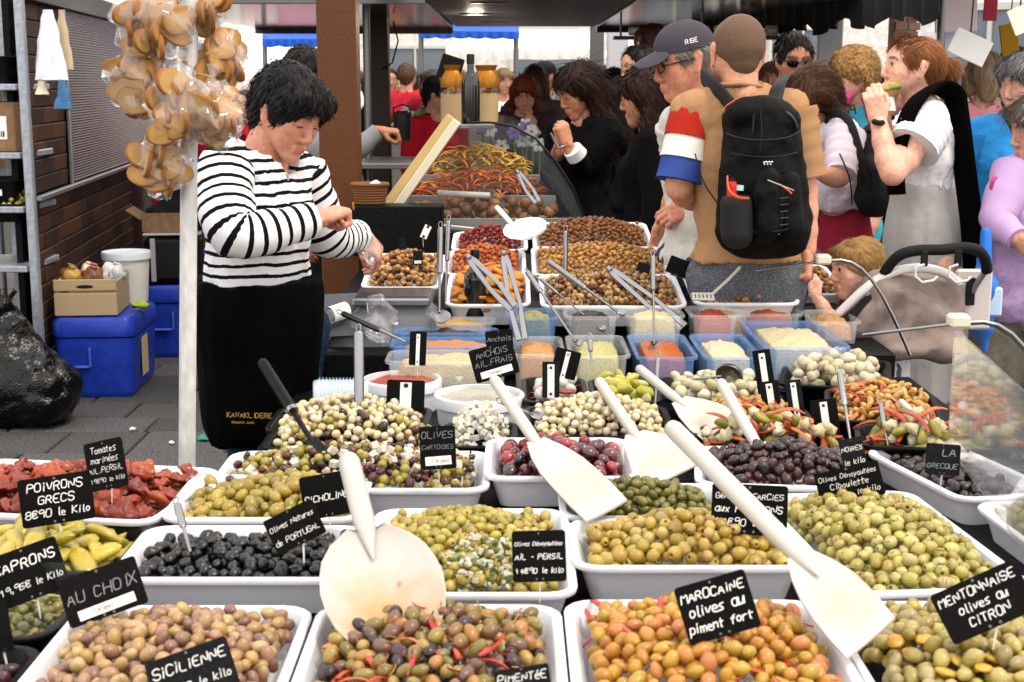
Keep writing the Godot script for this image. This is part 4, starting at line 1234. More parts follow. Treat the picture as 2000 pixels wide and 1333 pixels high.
func tools() -> void:
	var w := mat("utensil_white", Color(0.71, 0.70, 0.665), 0.42, {"sss": 0.1, "vc": true})
	var stained := mat("scoop_white", Color(0.68, 0.665, 0.64), 0.4, {"sss": 0.1, "vc": true})
	var blk := mat("utensil_black", Color(0.022, 0.022, 0.024), 0.45, {"spec": 0.25})
	spatula("white_scoop", "big white scoop with a round bowl resting in the spicy olive mix", "scoop", at(680, 897, 2.27), at(716, 1040, 2.12), at(782, 1296, 1.90), 0.0185, [0.030, 0.062, 0.080, 0.0885, 0.092, 0.089, 0.08, 0.062, 0.036], stained, 0.03)
	# oil and pepper stains on the bowl
	spatula("white_spatula", "long white spatula lying from the anchovies over the cherry peppers", "spatula", at(965, 742, 3.15), at(1046, 862, 2.90), at(1186, 1000, 2.50), 0.0135, [0.02, 0.038, 0.048, 0.05, 0.05, 0.047], w, 0.004, 0.35)
	spatula("white_spatula", "white spatula leaning in the garlic tray in the middle", "spatula", at(1170, 745, 3.35), at(1240, 848, 3.1), at(1318, 930, 2.86), 0.0135, [0.022, 0.055, 0.075, 0.08, 0.08], w, 0.004, 0.3)
	spatula("white_spatula", "white spatula lying on the golden beans", "spatula", at(1248, 720, 3.55), at(1326, 783, 3.36), at(1408, 836, 3.2), 0.012, [0.02, 0.042, 0.056, 0.058], w, 0.004, 0.35)
	spatula("white_spatula", "white spatula standing in the kalamata olives", "spatula", at(1408, 748, 3.22), at(1478, 868, 2.95), at(1548, 1020, 2.66), 0.0135, [0.02, 0.04, 0.056, 0.062, 0.063, 0.058], w, 0.004, 0.25)
	spatula("white_spatula", "longest white spatula reaching down to the lemon olives at the right", "spatula", at(1312, 835, 2.44), at(1560, 1085, 2.04), at(1702, 1250, 1.87), 0.0165, [0.02, 0.036, 0.046, 0.05, 0.05, 0.048], w, 0.004, 0.3)
	spatula("white_spatula", "pale spatula behind the glass at the right", "spatula", at(1760, 785, 3.35), at(1815, 840, 3.2), at(1858, 900, 3.0), 0.009, [0.012, 0.03, 0.04, 0.042], w, 0.004, 0.2)
	spatula("black_spatula", "black spatula with a thick handle stuck in the feta olive mix", "spatula", at(512, 708, 3.15), at(606, 858, 2.92), at(668, 955, 2.76), 0.0125, [0.012, 0.02, 0.034, 0.04, 0.042], blk, 0.002, 0.2, blk)
	spatula("white_scoop", "milky translucent scoop lying on the brown nuts at the back", "scoop", at(970, 405, 5.35), at(1000, 438, 5.25), at(1045, 462, 5.1), 0.010, [0.02, 0.06, 0.078, 0.078, 0.05], mat("scoop_milky", Color(0.82, 0.84, 0.84), 0.3, {"sss": 0.3}), 0.02)
	var S := [[860, 445, 4.35, 858, 610, 4.3, 0.0095, 0.04, 0.55, "upright steel spatula with a long grip beside the dark bottle"], [876, 432, 4.5, 870, 590, 4.45, 0.008, 0.0, 0.5, "plain upright steel rod behind the long grip spatula"], [1105, 452, 4.75, 1104, 584, 4.72, 0.0085, 0.0, 0.6, "upright steel spoon in the pale peanuts"],
		[1275, 500, 4.1, 1278, 672, 4.05, 0.0075, 0.02, 0.4, "upright steel spoon standing in the deep orange spread"], [1072, 512, 4.5, 1205, 608, 4.3, 0.0095, 0.022, 0.55, "steel spoon slanting from the walnuts to the black tapenade"], [1030, 532, 4.4, 1125, 668, 4.05, 0.009, 0.02, 0.3, "steel spoon slanting into the pale green spread"],
		[668, 612, 3.95, 792, 668, 3.85, 0.0085, 0.0, 0.6, "dark steel spoon lying in front of the scale"], [700, 648, 3.42, 702, 818, 3.36, 0.0125, 0.0, 0.9, "thick upright steel handle standing in the left garlic"], [1055, 545, 4.45, 1170, 640, 4.28, 0.006, 0.018, 0.3, "thin steel spoon in the black tapenade"], [1285, 700, 3.55, 1280, 790, 3.5, 0.006, 0.0, 0.5, "short upright steel handle beside the yellow peppers"],
		[1640, 728, 3.3, 1662, 862, 3.15, 0.008, 0.0, 0.5, "upright steel handle behind the glass"], [1152, 665, 3.6, 1156, 712, 3.58, 0.007, 0.0, 0.5, "short steel handle in the white cheese balls"], [980, 785, 3.2, 1040, 810, 3.12, 0.007, 0.02, 0.5, "small steel tongs handle beside the white cheese cubes"], [1640, 880, 2.95, 1690, 925, 2.85, 0.006, 0.02, 0.4, "steel spoon lying behind the kalamata olives"], [345, 985, 2.42, 372, 1080, 2.3, 0.007, 0.0, 0.5, "pale slanting handle stuck in the black olives"], [1720, 790, 3.2, 1735, 870, 3.1, 0.006, 0.0, 0.5, "steel handle among the vegetables behind the glass"]]
	for q in S:
		steel_spoon(q[9], at(q[0], q[1], q[2]), at(q[3], q[4], q[5]), q[6], q[7], q[8], String(q[9]).begins_with("dark"))
	tongs("dark steel tongs reaching over the blue edged tubs", at(915, 502, 4.45), at(1002, 602, 4.2))
	tongs("steel tongs standing in the orange spread", at(984, 495, 4.5), at(1020, 664, 4.05))
	tongs("long steel tongs slanting to the slotted spoon", at(1190, 525, 4.6), at(1335, 640, 4.3))
	tongs("steel tongs inside the deli case", at(1010, 335, 6.5), at(1050, 395, 6.4))
	# slotted ladles in the red tubs, and a shining spoon bowl
	for q in [[1372, 582, 4.4, "white slotted spoon in the red sauce"], [1500, 520, 4.65, "white slotted ladle lying on the red spread"]]:
		var p := at(q[0], q[1], q[2])
		var t := thing("slotted_spoon", q[3], "spoon", p)
		var mb := MB.new()
		for k in 6:
			var x := -0.03 + k * 0.012
			mb.tube([Vector3(x, 0.0, 0.035), Vector3(x, 0.012, 0.015), Vector3(x, 0.012, -0.015), Vector3(x, 0.0, -0.035)], 0.0042, 6, true, 0.4)
		mb.tube([Vector3(-0.034, 0, 0.034), Vector3(0.034, 0, 0.034)], 0.005, 6)
		mb.tube([Vector3(-0.034, 0.012, 0), Vector3(0.034, 0.012, 0)], 0.005, 6)
		mb.tube([Vector3(-0.034, 0, -0.034), Vector3(0.034, 0, -0.034)], 0.005, 6)
		part("bowl", mb, w, t)
		mb = MB.new()
		mb.tube([Vector3(0.03, 0.005, -0.02), Vector3(0.09, 0.05, -0.06), Vector3(0.13, 0.085, -0.09)], 0.005, 8)
		part("handle", mb, w, t)
	var t2 := thing("steel_ladle", "shiny steel ladle bowl resting on the artichoke hearts", "ladle", at(1425, 735, 3.65))
	var lb := MB.new()
	lb.lathe([Vector2(0, -0.03), Vector2(0.02, -0.026), Vector2(0.034, -0.012), Vector2(0.038, 0.0), Vector2(0.036, 0.001), Vector2(0.03, -0.012), Vector2(0, -0.026)], 20, Vector3.ZERO, Basis.from_euler(Vector3(2.2, 0, 0.4)))
	part("bowl", lb, mats.steel, t2)
	lb = MB.new()
	lb.tube([Vector3(-0.02, 0, 0), Vector3(-0.06, -0.01, -0.02), Vector3(-0.10, -0.02, -0.05)], 0.004, 8)
	part("handle", lb, mats.steel, t2)

# ---------------------------------------------------------------- price cards
func card(label: String, u: float, v: float, d: float, wpx: float, hpx: float, roll: float, yaw: float, lines: Array, o := {}) -> void:
	var p := at(u, v, d)
	var sc := p.distance_to(Vector3(0, EYE, 0)) / F
	var w := wpx * sc
	var h := hpx * sc
	var look := (Vector3(0, EYE, 0) - p).normalized()
	var t := thing("price_card", label, "price card", p - Vector3(0, h / 2 + 0.03, 0))
	var holder := Node3D.new()
	var tilt: float = asin(look.y) * o.get("lean", 0.75)
	var b := Basis(Vector3.UP, atan2(look.x, look.z) + deg_to_rad(yaw)) * Basis(Vector3.RIGHT, -tilt) * Basis(Vector3(0, 0, 1), deg_to_rad(roll))
	holder.free()
	var xf := Transform3D(b, p - t.position)
	var mb := MB.new()
	mb.xf = xf
	var ring := []
	for z in [-0.0012, 0.0, 0.0004]:
		var r := rr(w - (0.0008 if z > 0.0002 else 0.0), h - (0.0008 if z > 0.0002 else 0.0), minf(w, h) * 0.07, 0)
		for k in r.size():
			r[k] = Vector3(r[k].x, r[k].z, z)
		ring.append(r)
	mb.loft(ring, true, true, true)
	part("board", mb, mat("slate_" + o.get("tone", "black"), {"black": Color(0.012, 0.012, 0.014), "grey": Color(0.10, 0.105, 0.115), "brown": Color(0.06, 0.03, 0.034)}[o.get("tone", "black")], 0.42, {"spec": 0.22, "grain": ["mid", 6.0, 0.08], "dark": 0.6}), t)
	var ink := mat("chalk_ink" if not o.has("faint") else "chalk_faint", Color(0.93, 0.93, 0.91) if not o.has("faint") else Color(0.55, 0.56, 0.58), 0.7)
	if lines.size():
		var text := MB.new()
		var step: float = h * o.get("fill", 0.8) / lines.size()
		for k in lines.size():
			var size: float = minf(step * 0.62, w * 0.9 / maxf(0.1, text_width(lines[k], 1.0))) * (1.0)
			var l := lettering(lines[k], size, o.get("thick", 0.75) * 0.85, 0.14, 0.38)
			text.take(l, xf * Transform3D(Basis(), Vector3(-text_width(lines[k], size) / 2, h * o.get("top", 0.40) - step * (k + 0.72), 0.0009)))
		part("lettering", text, ink, t)
	if o.has("sticker"):
		mb = MB.new()
		mb.xf = xf
		mb.box(Vector3(w * 0.72, h * 0.2, 0.0005), Vector3(0.0, -h * 0.3, 0.0008), 0.0, Basis(Vector3(0, 0, 1), 0.03))
		part("sticker", mb, mat("paper_white", Color(0.9, 0.9, 0.88), 0.8), t)
		var l := MB.new()
		l.take(lettering("tarama", h * 0.09, 0.7, 0.2, 0.3), xf * Transform3D(Basis(), Vector3(-w * 0.18, -h * 0.34, 0.0014)))
		part("sticker_print", l, mat("ink_grey", Color(0.5, 0.38, 0.34), 0.8), t)
	if o.has("clip"):   # seen from behind: the white clip that holds the card up
		mb = MB.new()
		mb.xf = xf
		mb.box(Vector3(w * o.clip, h * 0.95, 0.002), Vector3(0, -h * 0.05, 0.0022), 0.0008)
		part("clip", mb, mat("clip_white", Color(0.85, 0.85, 0.84), 0.45), t)
		mb = MB.new()
		mb.xf = xf
		for y in [0.33, -0.4]:
			mb.lathe([Vector2(0, 0), Vector2(w * o.clip * 0.22, 0), Vector2(w * o.clip * 0.2, 0.0006), Vector2(0, 0.0008)], 10, Vector3(0, h * y, 0.0034), Basis(Vector3.RIGHT, PI / 2))
		part("rivet", mb, mat("rivet", Color(0.1, 0.1, 0.1), 0.4), t)
	else:
		for q in [Vector2(0, 0.44), Vector2(-0.06, -0.44), Vector2(0.06, -0.44)]:
			mb = MB.new()
			mb.xf = xf
			mb.lathe([Vector2(0, 0.0008), Vector2(w * 0.016, 0.0006), Vector2(w * 0.018, 0)], 8, Vector3(q.x * w, q.y * h, 0.0006), Basis(Vector3.RIGHT, PI / 2))
			part("rivet", mb, mat("rivet_grey", Color(0.4, 0.4, 0.4), 0.4), t)
	mb = MB.new()
	var foot := xf * Vector3(0, -h * 0.5, -0.001)
	mb.tube([xf * Vector3(0, -h * 0.1, -0.006), xf * Vector3(0, -h * 0.5, -0.006), foot + Vector3(0, -0.035, -0.008)], [0.0035, 0.0035, 0.002], 6, true, 0.4)
	part("prong", mb, mat("clip_white", Color(0.85, 0.85, 0.84), 0.45), t)
func cards() -> void:
	card("black card Poivrons Grecs standing before the tomatoes", 110, 976, 2.38, 130, 90, 4, 0, ["POiVRONS", "GRECS", "8€90 le Kilo"])
	card("turned black card for the sun-dried tomatoes", 206, 908, 2.62, 88, 92, 16, -38, ["Tomates", "marinées", "AiL.PERSiL", "19€90 le kilo"], {"thick": 0.6})
	card("black card Caprons at the left edge of the photo", 55, 1120, 2.04, 128, 98, 15, 0, ["CAPRONS", "19,95€ le Kilo"], {"fill": 0.75})
	card("brown black card Au Choix with a white sticker", 200, 1157, 2.01, 146, 92, 14, 0, ["AU CHOIX"], {"sticker": 1, "faint": 1, "tone": "brown", "fill": 0.62, "thick": 0.55})
	card("slanted black card Olives Natures de Portugal on the black olives", 575, 1030, 2.24, 104, 72, 27, -12, ["Olives Natures", "de PORTUGAL"])
	card("black card Picholine leaning over the picholine olives", 637, 968, 2.45, 95, 84, 6, 8, ["PiCHOLiNE"], {"top": 0.25, "fill": 0.5})
	card("grey black card cut by the bottom edge on the pink olives", 376, 1318, 1.72, 155, 96, 15, 0, ["SiCiLiENNE", "19€90 le kilo"], {"tone": "grey", "fill": 0.75})
	card("black card Olives Dénoyautées standing in the garlic parsley olives", 1053, 1087, 2.08, 104, 99, 2, 0, ["Olives Dénoyautées", "AiL - PERSiL", "14€90 le kilo"], {"thick": 0.9})
	card("small black card with a white sticker behind the feta mix", 855, 875, 2.72, 70, 84, 2, 0, ["OLiVES", "CARTOiSES"], {"sticker": 1, "thick": 0.45, "faint": 1, "fill": 0.5})
	card("wide black card Farcies standing in the stuffed olives", 1464, 996, 2.36, 144, 96, 0, 0, ["GéANTES FARCiES", "aux POiVRONS", "14€90 le kilo"])
	card("large black card Marocaine stuck in the orange yellow olives", 1401, 1187, 1.85, 140, 112, 19, 0, ["MAROCAiNE", "olives au", "piment fort"], {"thick": 0.9})
	card("black card Mentonnaise in the bottom right lemon olives", 1922, 1177, 1.84, 166, 98, 31, 0, ["MENTONNAiSE", "olives au", "CiTRON"], {"tone": "brown", "thick": 0.85})
	card("black card Ciboulette at the back of the pale pitted olives", 1660, 946, 2.58, 122, 66, 17, 0, ["Olives Dénoyautées", "Ciboulette", "échalote le kilo"], {"thick": 0.6})
	card("black card Anchois Ail-Frais on the white bucket", 965, 707, 3.52, 88, 66, 15, 0, ["ANCHOiS", "AiL.FRAiS"], {"sticker": 1, "thick": 0.5, "faint": 1, "fill": 0.55})
	card("small black card behind the anchovy card", 976, 672, 3.66, 54, 54, 4, 10, ["Anchois", "marinés"], {"faint": 1, "thick": 0.5})
	card("black card seen from behind with a broad white clip above the garlic", 792, 774, 3.42, 74, 62, -3, 0, [], {"clip": 0.3})
	card("narrow black card seen from behind above the cream salad", 816, 681, 3.78, 33, 66, -3, 0, [], {"clip": 0.22})
	card("black card with a white clip tilted above the cheese balls", 1105, 711, 3.66, 50, 56, -14, 0, [], {"clip": 0.18})
	card("dark card with a white clip standing in the cheese balls", 1076, 742, 3.55, 34, 70, 0, 0, [], {"clip": 0.4, "tone": "grey"})
	card("tall dark card with a white clip right of the artichoke hearts", 1493, 730, 3.5, 34, 92, 10, 0, [], {"clip": 0.35})
	card("dark card with a white clip below the tall one", 1506, 780, 3.35, 36, 70, 10, 0, [], {"clip": 0.35, "tone": "brown"})
	card("dark card with a white clip before the golden beans behind the glass", 1612, 816, 3.18, 50, 70, 10, 0, [], {"clip": 0.28})
	card("dark card with a white clip between the bean trays", 1553, 778, 3.28, 30, 70, 10, 0, [], {"clip": 0.35, "tone": "grey"})
	card("small card tilted at the right end of the kalamata olives", 1667, 888, 2.66, 46, 62, 12, 15, ["NOiRES", "le kilo"], {"tone": "grey"})
	card("grey card behind the glass on the dark wrinkled olives", 1842, 898, 2.76, 62, 58, 0, 0, ["à LA", "GRECQUE"], {"tone": "grey", "faint": 1})
	card("black card at the bottom edge in the spicy olive mix", 1022, 1338, 1.70, 106, 66, 9, 0, ["PiMENTéE", "le kilo"], {"tone": "grey"})
	card("dark card edge at the bottom left corner", 2, 1226, 1.95, 34, 90, 0, 20, [], {})
	card("tiny dark card in the mixed nuts behind the backpack man", 1256, 528, 4.75, 26, 28, -15, 0, [], {"tone": "grey"})
	card("small dark card in the nuts beside the backpack man", 1326, 522, 4.8, 44, 34, -20, 0, [], {})
	card("tiny grey card with a white strip in the dried fruit", 816, 504, 4.75, 19, 27, 0, 0, [], {"sticker": 1, "tone": "grey"})
	card("tiny dark card beside the vendor's fingers", 786, 478, 4.95, 13, 24, 10, 0, [], {"tone": "grey"})
	card("black and white card leaning at the back tub", 832, 452, 5.2, 34, 28, -25, 0, [], {"clip": 0.4})

# ---------------------------------------------------------------- glass deli case and the glass guards
func deli_case() -> void:
	var t := thing("deli_case", "glass fronted deli case with a curved pane and trays of orange food", "display case", Vector3(-0.1, 0.86, -7.2))
	var clear := glass("case_glass", Color(0.9, 0.94, 0.95), 0.02, 0.12)
	var frame := mat("case_frame", Color(0.86, 0.83, 0.72), 0.4, {"metal": 0.4})
	# profile across: the vendor's side on the left, the curved customer side on the right
	var prof := [Vector2(-0.20, 1.42), Vector2(-0.10, 1.42), Vector2(0.0, 1.405), Vector2(0.10, 1.35), Vector2(0.19, 1.25), Vector2(0.27, 1.13), Vector2(0.315, 1.02), Vector2(0.33, 0.93)]
	var z0 := -6.35
	var z1 := -8.3
	var rings := []
	for z in [z0, (z0 + z1) / 2, z1]:
		var ring := PackedVector3Array()
		for q in prof:
			ring.append(Vector3(q.x, q.y, z))
		for k in prof.size():
			var q: Vector2 = prof[prof.size() - 1 - k]
			ring.append(Vector3(q.x - 0.005, q.y - 0.006, z))
		rings.append(ring)
	var mb := MB.new()
	mb.loft(rings, true, true, true)
	part("curved_pane", local(t, mb), clear, t)
	mb = MB.new()
	var poly := [Vector2(-0.50, 1.06), Vector2(-0.24, 1.415)]
	for q in prof:
		poly.append(q - Vector2(0.006, 0.006))
	poly.append(Vector2(-0.5, 0.93))
	var a := []
	for q in poly:
		a.append(Vector3(q.x, q.y, z0 + 0.01))
	var mid := Vector3(-0.1, 1.1, z0 + 0.01)
	for k in a.size():
		mb.face([mid, a[k], a[(k + 1) % a.size()]], Vector3(0, 0, 1))
	part("end_pane", local(t, mb), clear, t)
	mb = MB.new()
	var edge := []
	for q in prof:
		edge.append(Vector3(q.x + 0.004, q.y + 0.004, z0 + 0.012))
	mb.tube(edge, 0.006, 6)
	part("pane_edge", local(t, mb), mat("case_edge", Color(0.05, 0.06, 0.06), 0.3), t)
	for k in 2:
		mb = MB.new()
		var x := -0.03 * k
		beam(mb, Vector3(-0.53 + x, 1.03 + 0.03 * k, z0 + 0.02 - k * 0.07), Vector3(-0.24 + x, 1.43 + 0.02 * k, z0 + 0.02 - k * 0.07), 0.075, 0.04)
		part("slanted_frame", local(t, mb), frame if k == 0 else mat("case_frame_wood", Color(0.72, 0.62, 0.42), 0.5), t)
	mb = MB.new()
	mb.box(Vector3(0.88, 0.022, 0.03), Vector3(-0.1, 0.945, z0 + 0.03), 0.004, Basis(Vector3(0, 0, 1), -0.10))
	part("front_rail", local(t, mb), mat("case_rail", Color(0.75, 0.74, 0.7), 0.3, {"metal": 0.8}), t)
	mb = MB.new()
	mb.box(Vector3(0.84, 0.16, 1.9), Vector3(-0.1, 0.85, (z0 + z1) / 2 - 0.02), 0.01)
	part("case_base", local(t, mb), mats.counter_black, t)
	mb = MB.new()
	mb.box(Vector3(0.16, 0.02, 1.95), Vector3(-0.16, 1.405, (z0 + z1) / 2), 0.004)
	part("top_shelf", local(t, mb), mat("case_top", Color(0.5, 0.5, 0.5), 0.3, {"metal": 0.5}), t)
	var steel := mat("case_steel", Color(0.55, 0.55, 0.54), 0.35, {"metal": 0.7})
	var lab := ["brown baked stuffed vegetables in the near row of the deli case", "orange shredded salad in the middle row of the deli case", "yellow shredded salad in the far row of the deli case"]
	for k in 3:
		mb = MB.new()
		mb.box(Vector3(0.80 - 0.1 * k, 0.012, 0.3), Vector3(-0.12 - 0.02 * k, 0.95 + k * 0.075, z0 - 0.20 - k * 0.36), 0.003, Basis(Vector3.RIGHT, 0.12))
		part("shelf", local(t, mb), steel, t)
		mb = MB.new()
		mb.box(Vector3(0.80 - 0.1 * k, 0.06, 0.008), Vector3(-0.12 - 0.02 * k, 0.965 + k * 0.075, z0 - 0.05 - k * 0.36), 0.002)
		part("shelf_front", local(t, mb), steel, t)
		var o := {"at": Vector3(-0.13 - 0.02 * k, 0.985 + k * 0.085, z0 - 0.2 - k * 0.36), "w": 0.72 - 0.1 * k, "d": 0.26, "r": [0.028, 0.016, 0.018][k], "n": [150, 420, 380][k], "dome": [0.05, 0.09, 0.10][k], "depth": 0.0, "extras": 0, "mass_gloss": "dry", "mass": ["stuffed_vegetables", "orange_salad", "yellow_salad"][k], "mass_label": lab[k]}
		o.kinds = [[["nut", "strip", "strip"][k], tones("case_food_%d" % k, [["#8a5a34", "#a0703c", "#6c4428", "#b08850"], ["#ec7c1c", "#f09030", "#dc6814"], ["#ecb41c", "#f4c434", "#dc9c18", "#ecc860"]][k], 0.4), 1.0, 1.0, "salad", "salad", "", "salads in the deli case", true]]
		heap(o)
	mb = MB.new()
	mb.tube([Vector3(-0.34, 1.10, z0 - 0.16), Vector3(-0.1, 1.09, z0 - 0.15)], 0.014, 10)
	var h := part("serving_spoon", mb, mats.utensil_white)
	tag(h, "thick white spoon handle lying across the deli case trays", "spoon")
	# jars of nuts on the case, a card and flowers behind the glass
	for q in [[-0.275, -6.62, 0.055], [-0.12, -6.68, 0.06]]:
		var j := thing("nut_jar", "jar of nuts with gold top %s the dark case bottle" % ("left of" if q[0] < -0.2 else "right of"), "jar", Vector3(q[0], 1.416, q[1]))
		mb = MB.new()
		mb.lathe([Vector2(0, 0), Vector2(q[2], 0), Vector2(q[2], 0.14), Vector2(q[2] * 0.9, 0.155), Vector2(0, 0.155)], 20)
		part("jar_glass", mb, clear, j)
		mb = MB.new()
		mb.lathe([Vector2(0, 0.158), Vector2(q[2] * 0.95, 0.158), Vector2(q[2] * 1.05, 0.20), Vector2(q[2] * 0.7, 0.235), Vector2(q[2] * 0.9, 0.26), Vector2(0, 0.245)], 16, Vector3.ZERO, Basis(), 0.06)
		part("jar_top", mb, mat("gold_foil", Color(0.62, 0.40, 0.10), 0.35, {"metal": 0.4}), j)
		heap({"at": Vector3(q[0], 1.53, q[1]), "w": q[2] * 1.5, "d": q[2] * 1.5, "r": 0.011, "n": 160, "dome": 0.02, "depth": 0.0, "mass_gloss": "dry", "extras": 0, "mass": "jar_nuts", "mass_label": "pale nuts filling the jar %s the dark bottle" % ("left of" if q[0] < -0.2 else "right of"), "kinds": [["nut", tones("jar_nut", ["#d8b878", "#e4cc98", "#8c3c20", "#c8a060"], 0.5), 1.0, 1.0, "nut", "nut", "", "nuts", false]]})
		mb = MB.new()
		mb.lathe([Vector2(0, 0.003), Vector2(q[2] * 0.93, 0.003), Vector2(q[2] * 0.93, 0.13), Vector2(0, 0.135)], 16)
		mb.rough(0.006, 60.0, 3)
		part("nut_filling", mb, mat("jar_fill", Color("#d2b27c"), 0.6, {"grain": ["fine", 30.0, 0.8], "dark": 0.4}), j)
	card("blank grey card propped up on the deli case", 880, 133, 6.6, 44, 46, -18, 0, [], {"tone": "grey", "lean": 0.2})
	for k in 11:
		var f := thing("flower_head", "white and violet flower bunched behind the deli case glass", "flower", Vector3(-0.02 + rng.randf_range(-0.16, 0.2), 1.27 + rng.randf_range(-0.06, 0.08), -8.45 + rng.randf_range(-0.06, 0.06)), 0.0, "flowers behind the deli case")
		mb = MB.new()
		for s in 6:
			var a2 := TAU * s / 6.0
			mb.ball(Vector3(cos(a2) * 0.026, sin(a2) * 0.026, 0), Vector3(0.022, 0.016, 0.008), Basis(Vector3(0, 0, 1), a2), 6, 4)
		part("petals", mb, mat("petal_violet" if k % 4 == 0 else "petal_white", Color("#8a62b8") if k % 4 == 0 else Color("#e6e6e0"), 0.6), f)
		mb = MB.new()
		mb.tube([Vector3(0, 0, -0.01), Vector3(0.01, -0.12, -0.03), Vector3(0.0, -0.22, -0.02)], 0.006, 5)
		part("stem", mb, mat("stem_green", Color("#5c7a3a"), 0.6), f)
func guards() -> void:
	var clear := glass("guard_glass", Color(0.92, 0.95, 0.96), 0.012, 0.1)
	var steel: Material = mats.steel
	var P := [[1.0, 3.15, 1.07], [0.955, 4.35, 1.06], [0.94, 5.4, 1.08]]
	for k in P.size():
		var q: Array = P[k]
		var top := Vector3(q[0], q[2], -q[1])
		var w: String = ["nearest", "middle", "farthest"][k]
		var t := thing("glass_guard", w + " curved clear glass guard on a bent steel rod at the customer side", "glass guard", Vector3(q[0] + 0.1, 0.728, -q[1]))
		var mb := MB.new()
		var rings := []
		var rod := []
		for i in 9:
			var s := float(i) / 8.0
			var x := top.x + 0.02 + 0.26 * s
			var y := top.y + 0.03 * sin(s * 4.0) - 0.20 * s * s - 0.07 * s
			rod.append(Vector3(x, y, top.z + 0.02))
			var ring := PackedVector3Array()
			for z in [0.0, -0.6]:
				ring.append(Vector3(x, y - 0.012, top.z + z))
			ring.append(Vector3(x, y - 0.017, top.z - 0.6))
			ring.append(Vector3(x, y - 0.017, top.z))
			rings.append(ring)
		mb.loft(rings, true, true, true)
		part("curved_sheet", local(t, mb), clear, t)
		mb = MB.new()
		mb.tube(rod, 0.0055, 8)
		part("steel_rod", local(t, mb), steel, t)
		mb = MB.new()
		mb.box(Vector3(0.045, 0.03, 0.045), top + Vector3(0, 0.004, 0.01), 0.006)
		part("clamp", local(t, mb), mat("clamp_white", Color(0.8, 0.78, 0.7), 0.4), t)
		mb = MB.new()
		mb.box(Vector3(0.010, top.y - 0.735, 0.012), Vector3(top.x + 0.012, (top.y + 0.733) / 2 - 0.006, top.z + 0.02), 0.002)
		part("post", local(t, mb), clear, t)
		mb = MB.new()
		mb.tube([top + Vector3(-0.02, -0.004, 0.012), top + Vector3(-0.19, -0.045, -0.08)], 0.004, 6)
		part("stay", local(t, mb), steel, t)
	var nt := get_node("glass_guard")
	var sm := MB.new()
	sm.loft([PackedVector3Array([Vector3(0.985, 0.79, -3.12), Vector3(0.985, 1.06, -3.12), Vector3(0.99, 1.06, -3.12), Vector3(0.99, 0.79, -3.12)]), PackedVector3Array([Vector3(0.85, 0.79, -2.0), Vector3(0.85, 1.06, -2.0), Vector3(0.855, 1.06, -2.0), Vector3(0.855, 0.79, -2.0)])], true, true, true)
	part("side_sheet", local(nt, sm), glass("guard_haze", Color(0.9, 0.93, 0.95), 0.09, 0.5), nt)
	var d := thing("glass_divider", "small clear upright sheet before the Au Choix card", "glass divider", Vector3(-0.585, 0.726, -2.05))
	var m := MB.new()
	m.box(Vector3(0.30, 0.16, 0.003), Vector3(-0.16, 0.08, 0), 0.0)
	part("sheet", m, clear, d)
	m = MB.new()
	m.box(Vector3(0.008, 0.16, 0.006), Vector3(-0.006, 0.08, 0), 0.001)
	part("edge", m, glass("sheet_edge", Color(0.85, 0.88, 0.9), 0.35), d)

# ---------------------------------------------------------------- the stall, its pole, bread, and the things beside it
func beam(mb: MB, a: Vector3, b: Vector3, w: float, h: float, bevel := 0.004) -> void:   # a straight bar of square section
	var d := b - a
	var z := d.normalized()
	var x := (Vector3.UP.cross(z) if absf(z.y) < 0.95 else Vector3.RIGHT).normalized()
	mb.box(Vector3(w, h, d.length()), (a + b) / 2, bevel, Basis(x, z.cross(x), z))
func bread_slice_mesh(sd: int) -> ArrayMesh:
	var mb := MB.new()
	var crust := Color(0.40, 0.17, 0.05)
	var crumb := Color(0.74, 0.44, 0.15)
	var toast := Color(0.60, 0.27, 0.07)
	var prof := [[0.0, 0.07, crumb], [0.45, 0.074, crumb], [0.84, 0.072, crumb], [0.92, 0.07, toast], [0.985, 0.045, crust], [1.0, 0.0, crust], [0.985, -0.045, crust], [0.92, -0.07, toast], [0.45, -0.074, crumb], [0.0, -0.07, crumb]]
	var rings := []
	var cols := PackedColorArray()
	for q in prof:
		var ring := PackedVector3Array()
		for s in 18:
			var w := TAU * s / 18
			var r: float = q[0] * (1.0 + 0.07 * sin(w * 2 + sd) + 0.05 * sin(w * 3 + sd * 2))
			ring.append(Vector3(cos(w) * r * 0.5, q[1], sin(w) * r * 0.38))
			cols.append(q[2])
		rings.append(ring)
	mb.loft(rings, true, false)
	mb.col = cols
	mb.rough(0.03, 4.0, sd)
	return mb.mesh()
